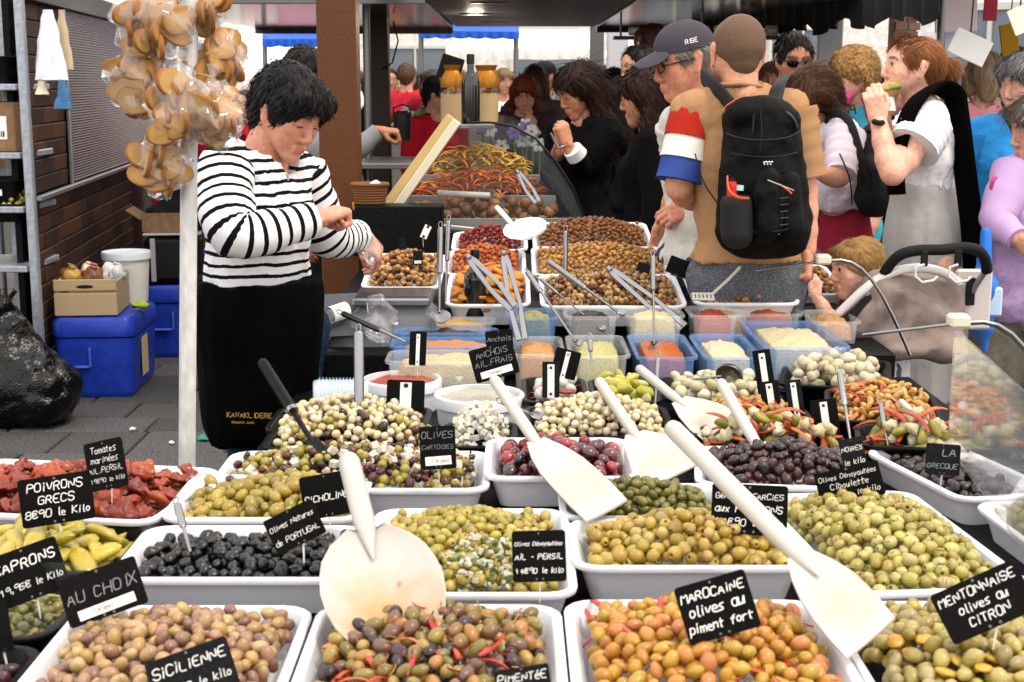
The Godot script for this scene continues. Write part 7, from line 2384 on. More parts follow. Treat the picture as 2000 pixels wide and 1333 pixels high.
func vendor() -> void:
	var J := standing(at(502, 585, 4.08) * Vector3(1, 0, 1), 1.62, 48)
	J.merge({"head": at(560, 222, 4.02), "neck": at(508, 296, 4.06), "chest": at(506, 396, 4.05), "waist": at(504, 500, 4.05), "pelvis": at(502, 585, 4.06), "sh_r": at(430, 338, 3.90), "sh_l": at(580, 338, 4.22), "el_r": at(452, 470, 3.76), "wr_r": at(628, 425, 3.93), "el_l": at(640, 470, 4.30), "wr_l": at(708, 458, 4.46)}, true)
	for q in ["hip_l", "hip_r", "kn_l", "kn_r", "an_l", "an_r", "toe_l", "toe_r"]:
		J[q] += Vector3(0.03, 0, -0.05)
	var st := stripes()
	var t := person({"label": "woman with short black hair in a black and white striped shirt and black apron", "J": J, "fat": 1.15, "cell": 0.012, "hcell": 0.005, "fcell": 0.0045, "arm": 1.08, "head": 0.97, "skin": "#d3957c", "face": "f", "look": [52, 27, -6],
		"hair": ["short_f", "#0d0b0c"], "hands": {"_r": [at(695, 402, 4.05) - at(628, 425, 3.93), v3(-0.2, 0.9, 0.5), "grip"], "_l": [at(745, 500, 4.5) - at(708, 458, 4.46), v3(0.5, 0.7, 0.5), "pinch"]},
		"top": {"m": st, "uvk": 31.0, "sleeve": 1.9, "g": 0.016, "hem": at(500, 560, 4.0).y, "neck": 0.092, "scoop": 0.066, "wrinkle": 0.016, "cuff": 0.044, "wide": 1.02},
		"legs": {"m": cloth("#1c2a44"), "hem": 0.05, "fatter": 0.85}, "shoes": mats.utensil_black})
	# the apron hangs from the waist
	var s := Sdf.new()
	s.cell = 0.013
	var y0 := at(500, 548, 4.0).y
	var y1 := at(480, 868, 4.0).y
	s.bone(at(504, 600, 4.05), at(500, 800, 4.06), 0.182, 0.165, 0.05)
	s.bone(at(512, 560, 4.03), at(500, 600, 4.05), 0.165, 0.182, 0.05)
	s.plane(Vector3.DOWN, Vector3(0, y1, 0))
	s.plane(Vector3.UP, Vector3(0, y0, 0))
	s.wrinkle = 0.014
	s.noise = FastNoiseLite.new()
	s.noise.frequency = 7.0
	s.nscale = v3(1.3, 0.3, 1.3)
	var mb := MB.new()
	s.mesh(mb)
	part("apron", local(t, mb), mat("apron_black", Color(0.012, 0.012, 0.014), 0.85, {"spec": 0.15}), t)
	mb = MB.new()
	var p := at(446, 812, 3.86) + Vector3(0, 0, 0.02)
	mb.take(lettering("KAVAKLIDERE", 0.014, 0.9, 0.0, 0.02), Transform3D(Basis(Vector3.UP, -0.12), p))
	mb.take(lettering("dunyanin zevki", 0.007, 0.9, 0.1, 0.05), Transform3D(Basis(Vector3.UP, -0.12), p + Vector3(0.012, -0.017, 0)))
	part("apron_print", local(t, mb), mat("print_gold", Color("#9c7c3c"), 0.6), t)
	mb = MB.new()
	mb.tube([at(560, 340, 3.87), at(563, 352, 3.865)], [0.004, 0.003], 6)
	part("pendant", local(t, mb), mats.steel, t)
	mb = MB.new()
	var ring := []
	for k in 13:
		ring.append(at(690, 403, 4.0) + Vector3(0, cos(TAU * k / 12.0) * 0.0105, sin(TAU * k / 12.0) * 0.0105))
	mb.tube(ring, 0.002, 6, false)
	part("finger_ring", local(t, mb), mats.gold_foil, t)
	var film := MB.new()
	film.ball(Vector3.ZERO, Vector3(0.035, 0.06, 0.03), Basis(Vector3(0, 0, 1), 0.5), 14, 10)
	film.rough(0.02, 25.0, 5)
	var b := part("plastic_bag", film, mats.bag_film)
	b.position = at(718, 480, 4.4)
	tag(b, "clear plastic bag held open in the vendor's hands", "plastic bag")
func hiker() -> void:
	var J := standing(at(1460, 560, 4.62) * Vector3(1, 0, 1), 1.78, 178)
	J.merge({"head": at(1440, 108, 4.62), "neck": at(1443, 186, 4.6), "chest": at(1447, 300, 4.62), "waist": at(1450, 415, 4.62), "pelvis": at(1462, 495, 4.62), "sh_l": at(1352, 222, 4.6), "sh_r": at(1538, 218, 4.64), "el_l": at(1322, 372, 4.56), "wr_l": at(1362, 398, 4.78), "el_r": at(1572, 372, 4.62), "wr_r": at(1577, 490, 4.58)}, true)
	var tan := cloth("#a17b58")
	var t := person({"label": "man in a tan polo shirt seen from behind carrying a black backpack", "J": J, "cell": 0.013, "hcell": 0.006, "fcell": 0.005, "arm": 1.1, "head": 1.03, "skin": "#d89a7c", "face": "m", "look": [188, 8, 0], "hair": ["buzz", "#7c6250"],
		"hands": {"_r": [v3(0.05, -1, 0.15), v3(1, 0, 0.3), "grip"]}, "top": {"m": tan, "sleeve": 0.86, "g": 0.022, "hem": at(1450, 512, 4.6).y, "neck": 0.062, "cuff": 0.07, "wide": 1.0, "skip_l": 1, "wrinkle": 0.013},
		"legs": {"m": mat("camo", Color("#6c7078"), 0.85, {"grain": ["mid", 7.0, 0.2], "dark": 0.35}), "hem": 0.4}, "shoes": mats.utensil_black})
	var bands := [["#a62a20", -0.04, 0.32, "red_sleeve_band"], ["#d8d6d0", 0.30, 0.60, "white_sleeve_band"], ["#33488a", 0.58, 0.88, "blue_sleeve_band"]]
	for q in bands:
		var mb2 := MB.new()
		var a: Vector3 = J.sh_l.lerp(J.el_l, q[1])
		var b: Vector3 = J.sh_l.lerp(J.el_l, q[2])
		mb2.tube([a, a.lerp(b, 0.25), a.lerp(b, 0.5), a.lerp(b, 0.75), b], [0.070 + 0.003 * q[1], 0.072, 0.073, 0.074, 0.074 + 0.004 * q[2]], 20)
		mb2.rough(0.005, 14.0, 5)
		part(q[3], local(t, mb2), cloth(q[0]), t)
	var mb := MB.new()
	mb.tube([at(1392, 176, 4.66), at(1410, 168, 4.56), at(1443, 164, 4.52), at(1476, 168, 4.56), at(1492, 178, 4.66)], [0.018, 0.024, 0.025, 0.024, 0.018], 10, true, 0.5)
	part("collar", local(t, mb), tan, t)
	# backpack
	var bk := thing("backpack", "black hiking backpack with orange trim on the tan shirt", "backpack", at(1490, 345, 4.4))
	var s := Sdf.new()
	s.cell = 0.011
	var Z := Vector3(0, 0, 1)
	s.bone(at(1446, 232, 4.44), at(1436, 440, 4.40), 0.052, 0.062, 0.05)
	s.bone(at(1532, 240, 4.46), at(1546, 440, 4.42), 0.052, 0.062, 0.05)
	s.bone(at(1488, 228, 4.43), at(1490, 440, 4.39), 0.07, 0.085, 0.05)
	s.bone(at(1450, 462, 4.40), at(1535, 466, 4.42), 0.062, 0.062, 0.04)
	s.bone(at(1450, 222, 4.40), at(1530, 232, 4.42), 0.046, 0.044, 0.025)
	s.bone(at(1500, 350, 4.285), at(1496, 448, 4.275), 0.036, 0.042, 0.015)
	s.bone(at(1540, 355, 4.31), at(1545, 448, 4.30), 0.034, 0.042, 0.015)
	s.wrinkle = 0.011
	s.noise = FastNoiseLite.new()
	s.noise.frequency = 11.0
	mb = MB.new()
	s.mesh(mb)
	var bm := mat("pack_black", Color(0.026, 0.026, 0.029), 0.65, {"spec": 0.25, "grain": ["fine", 20.0, 0.2], "dark": 0.7})
	part("main_bag", local(bk, mb), bm, bk)
	s = Sdf.new()
	s.cell = 0.009
	s.bone(at(1438, 400, 4.28), at(1440, 455, 4.28), 0.048, 0.05, 0.03)
	s.plane(at(1440, 380, 4.28) - at(1440, 430, 4.28), at(1440, 382, 4.28))
	mb = MB.new()
	s.mesh(mb)
	part("side_pocket", local(bk, mb), mat("pack_grey", Color(0.085, 0.085, 0.088), 0.7), bk)
	var orange := mat("pack_orange", Color("#d8602a"), 0.6)
	ribbon(bk, "orange_trim", [at(1421, 345, 4.3), at(1424, 370, 4.24), at(1440, 385, 4.215), at(1462, 388, 4.24)], 0.010, 0.005, orange)
	ribbon(bk, "orange_loop", [at(1410, 222, 4.45), at(1418, 208, 4.44), at(1436, 196, 4.42)], 0.007, 0.004, orange)
	ribbon(bk, "zip_pull", [at(1522, 360, 4.205), at(1540, 372, 4.205), at(1546, 378, 4.21)], 0.008, 0.005, orange)
	ribbon(bk, "zip", [at(1500, 352, 4.22), at(1525, 362, 4.20), at(1550, 372, 4.24)], 0.006, 0.004, mats.strap_grey)
	ribbon(bk, "seam", [at(1484, 205, 4.37), at(1488, 250, 4.335), at(1484, 300, 4.33)], 0.004, 0.003, mats.pack_grey)
	ribbon(bk, "lid_edge", [at(1420, 262, 4.36), at(1455, 272, 4.32), at(1500, 274, 4.31), at(1540, 268, 4.34), at(1562, 256, 4.40)], 0.010, 0.006, mats.pack_grey)
	ribbon(bk, "lid_lining", [at(1520, 212, 4.40), at(1545, 226, 4.385), at(1556, 246, 4.40)], 0.026, 0.010, mat("lining_blue", Color("#333c48"), 0.7))
	ribbon(bk, "webbing", [at(1428, 300, 4.36), at(1470, 306, 4.32), at(1520, 306, 4.31), at(1556, 298, 4.36)], 0.016, 0.005, mats.pack_grey)
	ribbon(bk, "webbing", [at(1470, 200, 4.42), at(1472, 226, 4.36), at(1470, 258, 4.34)], 0.014, 0.005, mats.pack_grey)
	ribbon(bk, "base_seam", [at(1424, 440, 4.32), at(1460, 452, 4.27), at(1520, 452, 4.24), at(1560, 438, 4.31)], 0.006, 0.004, mats.pack_grey)
	ribbon(bk, "hip_belt", [at(1568, 390, 4.42), at(1580, 420, 4.46), at(1572, 450, 4.46)], 0.05, 0.02, mat("belt_grey", Color(0.22, 0.23, 0.25), 0.7))
	for k in 5:
		ribbon(bk, "lacing", [at(1524, 388 + k * 13, 4.195), at(1540, 386 + k * 13, 4.195)], 0.008, 0.004, mat("lace_grey", Color(0.2, 0.2, 0.2), 0.6))
	var str := mat("strap_dark", Color(0.12, 0.122, 0.13), 0.75)
	ribbon(bk, "shoulder_strap", [at(1372, 150, 4.72), at(1390, 165, 4.56), at(1415, 190, 4.5), at(1440, 222, 4.46)], 0.062, 0.014, str)
	ribbon(bk, "shoulder_strap", [at(1532, 150, 4.74), at(1522, 165, 4.58), at(1516, 185, 4.52), at(1510, 210, 4.48)], 0.055, 0.014, str)
	ribbon(bk, "side_strap", [at(1358, 300, 4.47), at(1372, 350, 4.46), at(1400, 395, 4.42), at(1425, 425, 4.38)], 0.02, 0.004, str)
	mb = MB.new()
	mb.take(lettering("Quechua", 0.018, 1.0, 0.0, 0.03), Transform3D(Basis(Vector3.UP, 0.15) * Basis(Vector3.RIGHT, 0.25), at(1508, 458, 4.28)))
	part("logo_print", local(bk, mb), mat("print_white", Color(0.85, 0.85, 0.85), 0.6), bk)
	mb = MB.new()
	for k in 3:
		mb.tube([at(1494 + k * 6, 322, 4.255), at(1492 + k * 6, 317, 4.255), at(1498 + k * 6, 316, 4.255)], 0.0022, 5)
	part("white_mark", local(bk, mb), mats.print_white, bk)
	mb = MB.new()
	mb.tube([at(1445, 372, 4.26), at(1446, 362, 4.26)], [0.012, 0.011], 10)
	part("cap_lid", local(bk, mb), mat("lid_aqua", Color("#9cc8c0"), 0.4), bk)
	var fl := thing("red_flask", "small red flask in the side pocket of the backpack", "flask", at(1430, 385, 4.27))
	mb = MB.new()
	mb.lathe([Vector2(0, -0.04), Vector2(0.016, -0.04), Vector2(0.017, 0.03), Vector2(0.012, 0.045), Vector2(0, 0.05)], 14)
	part("body", mb, mat("flask_red", Color("#b82028"), 0.3), fl)
	mb = MB.new()
	mb.lathe([Vector2(0, 0.046), Vector2(0.009, 0.046), Vector2(0.008, 0.056), Vector2(0, 0.058)], 10)
	part("stopper", mb, mats.bag_black, fl)
func hat_man() -> void:
	var hd := at(1338, 122, 5.05)
	var J := standing(Vector3(hd.x + 0.06, 0, hd.z), 1.76, -62)
	var off: Vector3 = hd - J.head
	for k in ["head", "neck"]:
		J[k] += off
	J.merge({"el_l": at(1345, 330, 4.92), "wr_l": at(1352, 408, 4.98), "el_r": at(1330, 340, 5.3), "wr_r": at(1300, 420, 5.4)}, true)
	var t := person({"label": "older man with glasses and a dark grey cap looking down at the counter", "J": J, "cell": 0.016, "hcell": 0.0055, "fcell": 0.006, "skin": "#d49478", "face": "m", "head": 1.04, "look": [-72, 14, 0], "eyes": true, "hair": ["capped", "#8c8880"], "hands": {"_l": [v3(-1, -0.25, 0.2), v3(0, 0.6, 1), "pinch"]},
		"top": {"m": cloth("#c4c2bc"), "sleeve": 0.9, "neck": 0.06}, "legs": {"m": cloth("#3a4050")}, "shoes": mats.utensil_black})
	var hx := Transform3D(frame(-72, 14).scaled(Vector3.ONE * 1.04), J.head)
	var capm := mat("cap_grey", Color("#4a4550"), 0.85, {"grain": ["fine", 14.0, 0.3], "dark": 0.75})
	var mb := MB.new()
	mb.xf = hx
	var rings := []
	for k in 8:
		var a := k / 7.0 * PI * 0.5
		var ring := PackedVector3Array()
		for j in 22:
			var w := TAU * j / 22
			ring.append(v3(cos(w) * 0.093 * cos(a * 0.97), 0.045 + 0.094 * sin(a), -0.008 + sin(w) * 0.108 * cos(a * 0.97)))
		rings.append(ring)
	mb.loft(rings, true, true)
	part("cap", local(t, mb), capm, t)
	mb = MB.new()
	mb.xf = hx
	blade(mb, v3(0, 0.055, 0.085), v3(0, 0.03, 0.185), Vector3.UP, [0.082, 0.082, 0.077, 0.065, 0.04], -0.025, 0.004)
	part("cap_brim", local(t, mb), capm, t)
	mb = MB.new()
	mb.take(lettering("RISE", 0.014, 1.3, 0.0, 0.02), hx * Transform3D(Basis(Vector3.UP, PI * 0.5 - 0.15), v3(0.101, 0.066, 0.03)))
	part("cap_print", local(t, mb), mats.print_white, t)
	mb = MB.new()
	mb.xf = hx
	for q in [-1.0, 1.0]:
		var ring := []
		for k in 17:
			var a := TAU * k / 16
			ring.append(v3(q * 0.034 + cos(a) * 0.026, 0.008 + sin(a) * 0.018, 0.112 - 0.01 * absf(cos(a))))
		mb.tube(ring, 0.0022, 6, false)
		mb.tube([v3(q * 0.058, 0.012, 0.106), v3(q * 0.082, 0.014, 0.05), v3(q * 0.085, 0.012, -0.01)], 0.0024, 6)
	mb.tube([v3(-0.01, 0.014, 0.115), v3(0.01, 0.014, 0.115)], 0.002, 6)
	part("glasses", local(t, mb), mats.bag_black, t)
func eater() -> void:
	var J := standing(at(1806, 500, 5.3) * Vector3(1, 0, 1), 1.74, -68)
	J.merge({"head": at(1782, 136, 5.3), "neck": at(1812, 205, 5.32), "chest": at(1810, 290, 5.32), "waist": at(1806, 380, 5.32), "pelvis": at(1810, 460, 5.32), "sh_l": at(1818, 238, 5.14), "sh_r": at(1806, 232, 5.5), "el_l": at(1742, 352, 5.02), "wr_l": at(1716, 236, 5.12), "el_r": at(1735, 330, 5.45), "wr_r": at(1725, 232, 5.3)}, true)
	var grey := cloth("#a9a6a4")
	var t := person({"label": "woman with a reddish bun eating a sandwich, white shirt, grey pinafore and black scarf", "J": J, "fat": 1.0, "cell": 0.013, "hcell": 0.0055, "fcell": 0.005, "arm": 1.12, "head": 0.96, "skin": "#eab49c", "look": [-84, -6, 0], "eyes": true, "hair": ["bun", "#8a5632"], "face": "f",
		"hands": {"_l": [v3(-0.25, 1, 0.0), v3(-0.2, 0.1, 1), "pinch"], "_r": [v3(-0.1, 1, 0.1), v3(-0.3, 0.2, -1), "pinch"]}, "top": {"m": cloth("#e2e2e4"), "sleeve": 0.45, "g": 0.012, "neck": 0.07, "hem": at(1800, 372, 5.3).y, "cuff": 0.085},
		"legs": {"m": grey, "skirt": true, "hem": 0.42, "top": at(1800, 352, 5.3).y, "r": 0.2, "wrinkle": 0.012}, "shoes": mats.utensil_black})
	var bl := mat("scarf_black", Color(0.012, 0.012, 0.014), 0.9, {"spec": 0.15})
	ribbon(t, "scarf", [at(1752, 380, 5.06), at(1750, 330, 5.07), at(1760, 270, 5.10), at(1785, 205, 5.12), at(1825, 172, 5.2), at(1862, 185, 5.22), at(1872, 230, 5.2), at(1886, 340, 5.15), at(1900, 460, 5.12), at(1905, 590, 5.14)], 0.125, 0.03, bl, v3(0.3, 0, 1))
	var mb := MB.new()
	mb.tube([at(1708, 238, 5.08), at(1716, 240, 5.05), at(1724, 240, 5.08), at(1722, 238, 5.16), at(1710, 236, 5.16), at(1708, 238, 5.08)], 0.010, 8, false)
	part("watch_strap", local(t, mb), mats.bag_black, t)
	mb = MB.new()
	mb.tube([at(1786, 70, 5.28), at(1778, 74, 5.28)], [0.004, 0.012], 6)
	part("hair_clip", local(t, mb), mats.bag_black, t)
	var sw := thing("sandwich", "half eaten sandwich held at the mouth of the woman with the bun", "sandwich", at(1734, 178, 5.22))
	mb = MB.new()
	mb.ball(Vector3.ZERO, v3(0.05, 0.03, 0.035), Basis(Vector3(0, 0, 1), 0.3), 12, 8)
	mb.rough(0.012, 30.0, 3)
	part("bread", mb, mat("bun_bread", Color("#b08858"), 0.8), sw)
	mb = MB.new()
	mb.ball(v3(0.01, 0.012, 0.01), v3(0.04, 0.012, 0.034), Basis(Vector3(0, 0, 1), 0.3), 12, 6)
	mb.rough(0.016, 40.0, 3)
	part("salad", mb, mat("salad_green", Color("#7c8a3c"), 0.6), sw)
	mb = MB.new()
	mb.loft([_oval(0.03, 0.02, 0.0), _oval(0.045, 0.035, 0.07)], true, false)
	mb.rough(0.01, 20.0, 3)
	var wrap := part("napkin_wrap", mb, mats.paper_white, sw)
	wrap.rotation = v3(PI / 2, 0, 0.3)
	wrap.position = v3(-0.01, -0.0, 0)
func shift_head(J: Dictionary, p: Vector3) -> void:
	var off: Vector3 = p - J.head
	J.head += off
	J.neck += off
	J.chest += off * 0.5
func simple(u: float, v: float, d: float, yaw: float, look: Array, label: String, hair: Array, topc: String, legc: String, o := {}) -> Node3D:
	var hd := at(u, v, d)
	var h: float = o.get("h", clampf(hd.y / 0.932, 1.45, 1.92))
	var b := Basis(Vector3.UP, deg_to_rad(yaw))
	var J := standing(Vector3(hd.x, 0, hd.z) - b * v3(0, 0, 0.025 + o.get("stoop", 0.0)), h, yaw)
	shift_head(J, hd)
	for k in o.get("J", {}):
		J[k] = o.J[k]
	var q := {"label": label, "J": J, "look": look, "hair": hair, "cell": o.get("cell", 0.024), "hcell": o.get("hcell", 0.011), "skin": o.get("skin", "#d8a084"), "face": o.get("face", "f"), "fat": o.get("fat", 1.0), "hands": o.get("hands", {}), "eyes": o.get("eyes", false), "arm": o.get("arm", 1.0),
		"top": {"m": cloth(topc), "sleeve": o.get("sleeve", 1.95), "g": 0.014, "neck": 0.062}, "legs": {"m": cloth(legc)}, "shoes": mats.utensil_black}
	if o.has("hem"):
		q.top.hem = o.hem
	if o.has("legtop"):
		q.legs.top = o.legtop
		q.legs.rise = 1.0
	if hair.size() == 0:
		q.erase("hair")
	return person(q)
func beanie(t: Node3D, hd: Vector3, look: Array, c: String, brim := false) -> void:
	var mb := MB.new()
	mb.xf = Transform3D(frame(look[0], look[1]), hd)
	mb.ball(v3(0, 0.062, -0.016), v3(0.093, 0.078, 0.106), Basis(), 16, 10)
	var keep := MB.new()
	part("hat", local(t, mb), cloth(c), t)
	if brim:
		mb = MB.new()
		mb.xf = Transform3D(frame(look[0], look[1]), hd)
		blade(mb, v3(0, 0.055, 0.085), v3(0, 0.035, 0.17), Vector3.UP, [0.075, 0.074, 0.066, 0.04], -0.02, 0.004)
		part("hat_brim", local(t, mb), cloth(c), t)
func others() -> void:
	# second vendor behind the broad post
	simple(598, 150, 6.9, 70, [80, 25], "second striped vendor with dark hair hidden behind the broad wooden post", ["short_f", "#1a1210"], "#8c8c90", "#202024", {"face": "f", "J": {"el_l": at(690, 300, 7.0), "wr_l": at(742, 254, 7.0)}, "hands": {"_l": [v3(1, -0.1, 0), v3(0, 1, 0.2), "grip"]}, "skin": "#b07a58"})
	# two women in black at the deli case
	var t := simple(1132, 178, 6.8, -50, [-62, 24], "young woman with long dark hair in black clothes holding food in both hands", ["long", "#2c1a14"], "#08080a", "#0a0a0c", {"cell": 0.018, "hcell": 0.007, "J": {"el_l": at(1140, 330, 6.65), "wr_l": at(1108, 282, 6.5), "el_r": at(1085, 330, 6.95), "wr_r": at(1092, 285, 6.6)}, "hands": {"_l": [v3(-0.3, 1, 0.1), v3(0.6, 0, 1), "grip"], "_r": [v3(-0.1, 1, 0.1), v3(-1, 0, 0.4), "grip"]}, "skin": "#c88c6c", "sleeve": 1.6})
	var mb := MB.new()
	mb.tube([at(1128, 305, 6.52), at(1118, 292, 6.5)], [0.05, 0.045], 14)
	part("white_cuff", local(t, mb), cloth("#d8d8d8"), t)
	mb = MB.new()
	mb.tube([at(1075, 260, 6.45), at(1090, 290, 6.45), at(1105, 284, 6.45)], 0.006, 6)
	part("wrist_cord", local(t, mb), mats.steel, t)
	t = simple(1262, 190, 6.2, -95, [-105, 10], "dark haired woman in black turned away between the long haired woman and the cap", ["wavy", "#33201a"], "#070709", "#0a0a0c", {"cell": 0.018, "hcell": 0.007, "skin": "#c08868"})
	simple(1195, 178, 8.2, -20, [-30, 15], "person with a black cap behind the two women in black", ["short_m", "#14100e"], "#1c1416", "#181818", {"face": "m", "skin": "#a87858"})
	t = simple(1250, 135, 7.6, -40, [-60, 5], "man with dark hair behind the older man in the grey cap", ["short_m", "#171313"], "#1c1c20", "#202024", {"face": "m"})
	t = simple(1270, 92, 8.0, 200, [205, 0], "brown haired person almost hidden behind the grey cap", ["short_m", "#3c2018"], "#3a2c2c", "#202024", {"face": "m"})
	# right side
	t = simple(1550, 118, 6.9, 8, [5, 12], "man with dark sunglasses and short black hair in black at the right", ["short_m", "#15120f"], "#141317", "#202024", {"face": "m", "cell": 0.018, "hcell": 0.007, "skin": "#b87c60", "fat": 1.1})
	glasses(t, at(1550, 118, 6.9), [5, 12], mat("shade_glass", Color(0.05, 0.01, 0.015), 0.1), true)
	t = simple(1588, 196, 5.8, -62, [-58, 46], "woman with a brown bob bending her head, pale shirt and red trousers", ["bob", "#4a3020"], "#cfc6d2", "#8c2438", {"h": 1.62, "cell": 0.015, "hcell": 0.006, "stoop": 0.17, "sleeve": 0.9, "fat": 0.98, "J": {"sh_l": at(1652, 262, 5.66), "neck": at(1622, 236, 5.82), "el_l": at(1642, 352, 5.55), "wr_l": at(1602, 338, 5.52), "el_r": at(1592, 340, 5.95), "wr_r": at(1625, 345, 5.7)}, "hands": {"_l": [v3(-1, 0.3, 0.2), v3(0, 0.4, 1), "relaxed"]}, "skin": "#cf977c", "hem": at(1620, 412, 5.8).y, "legtop": at(1620, 374, 5.8).y})
	ribbon(t, "bag_strap", [at(1610, 255, 5.75), at(1622, 226, 5.7), at(1655, 232, 5.6), at(1680, 300, 5.55), at(1690, 360, 5.55)], 0.035, 0.012, mats.bag_black)
	ribbon(t, "thin_strap", [at(1640, 300, 5.52), at(1660, 350, 5.5), at(1664, 400, 5.52)], 0.012, 0.006, mats.bag_black)
	var bp := thing("dark_rucksack", "dark grey rucksack hanging behind the woman with the bob", "rucksack", at(1712, 330, 5.75))
	var s := Sdf.new()
	s.cell = 0.014
	s.bone(v3(0, -0.1, 0), v3(0, 0.12, 0), 0.095, 0.075, 0.04)
	s.bone(v3(-0.02, -0.1, 0.05), v3(-0.02, 0.0, 0.05), 0.06, 0.06, 0.03)
	s.wrinkle = 0.012
	s.noise = FastNoiseLite.new()
	s.noise.frequency = 9.0
	mb = MB.new()
	s.mesh(mb)
	part("bag", mb, mat("rucksack_grey", Color(0.09, 0.095, 0.1), 0.7), bp)
	mb = MB.new()
	mb.tube([v3(-0.05, 0.15, 0.06), v3(-0.03, 0.2, 0.03), v3(0.01, 0.19, 0.0)], 0.012, 8)
	part("handle", mb, mats.bag_black, bp)
	t = simple(1668, 152, 6.9, -70, [-74, 4], "woman with short blonde hair and glasses in a turquoise shirt and pink cardigan", ["curly", "#a8804c"], "#3fa8bc", "#3c4454", {"cell": 0.018, "hcell": 0.007, "skin": "#e0a890", "sleeve": 0.0, "h": 1.66})
	glasses(t, at(1668, 152, 6.9), [-74, 4], mats.bag_black, false)
	for q in [[1640, 1632], [1700, 1702]]:
		ribbon(t, "cardigan", [at(1652 if q[0] < 1660 else 1692, 190, 6.82), at(q[0], 215, 6.78), at(q[1], 270, 6.8), at(q[1], 340, 6.85)], 0.09, 0.05, cloth("#a8386c"))
	mb = MB.new()
	mb.take(lettering("A", 0.055, 0.7, 0.1, 0.1), Transform3D(Basis(Vector3.UP, -0.3), at(1656, 222, 6.72)))
	part("shirt_letter", local(t, mb), mats.bag_black, t)
	t = simple(2005, 165, 5.7, -30, [-60, 10], "grey haired woman in a bright blue shirt at the right edge", ["bob", "#7c7a78"], "#2c86c4", "#6c6a60", {"cell": 0.016, "hcell": 0.008, "sleeve": 0.95, "skin": "#d8a48c", "fat": 1.15, "arm": 1.15})
	t = simple(2035, 255, 5.05, -40, [-80, 10], "person in a lavender jacket and khaki trousers at the right edge", ["bob", "#8c8478"], "#b497c2", "#7c7666", {"cell": 0.016, "hcell": 0.01, "fat": 1.1, "h": 1.5, "arm": 1.05, "J": {"sh_r": at(1985, 335, 5.05), "el_r": at(1945, 432, 4.95), "wr_r": at(1990, 470, 4.85)}})
	ribbon(t, "pink_trim", [at(1936, 368, 4.9), at(1940, 352, 4.88), at(1946, 345, 4.88)], 0.022, 0.012, cloth("#d84c8c"))
	simple(1925, 150, 7.6, 170, [175, 0], "woman with light hair seen from behind in a pink top at the right", ["bob", "#a08468"], "#d88a94", "#8c8c90", {"fat": 1.1})
	simple(1985, 130, 9.0, 10, [10, 0], "person in a pale shirt far back at the right edge", ["short_m", "#5c4c40"], "#d4d0d4", "#404858", {"face": "m"})
	simple(1712, 190, 8.4, 190, [190, 0], "person in dark blue jeans behind the woman with the bun", ["short_m", "#2c2420"], "#1c2430", "#1c2434", {"face": "m"})
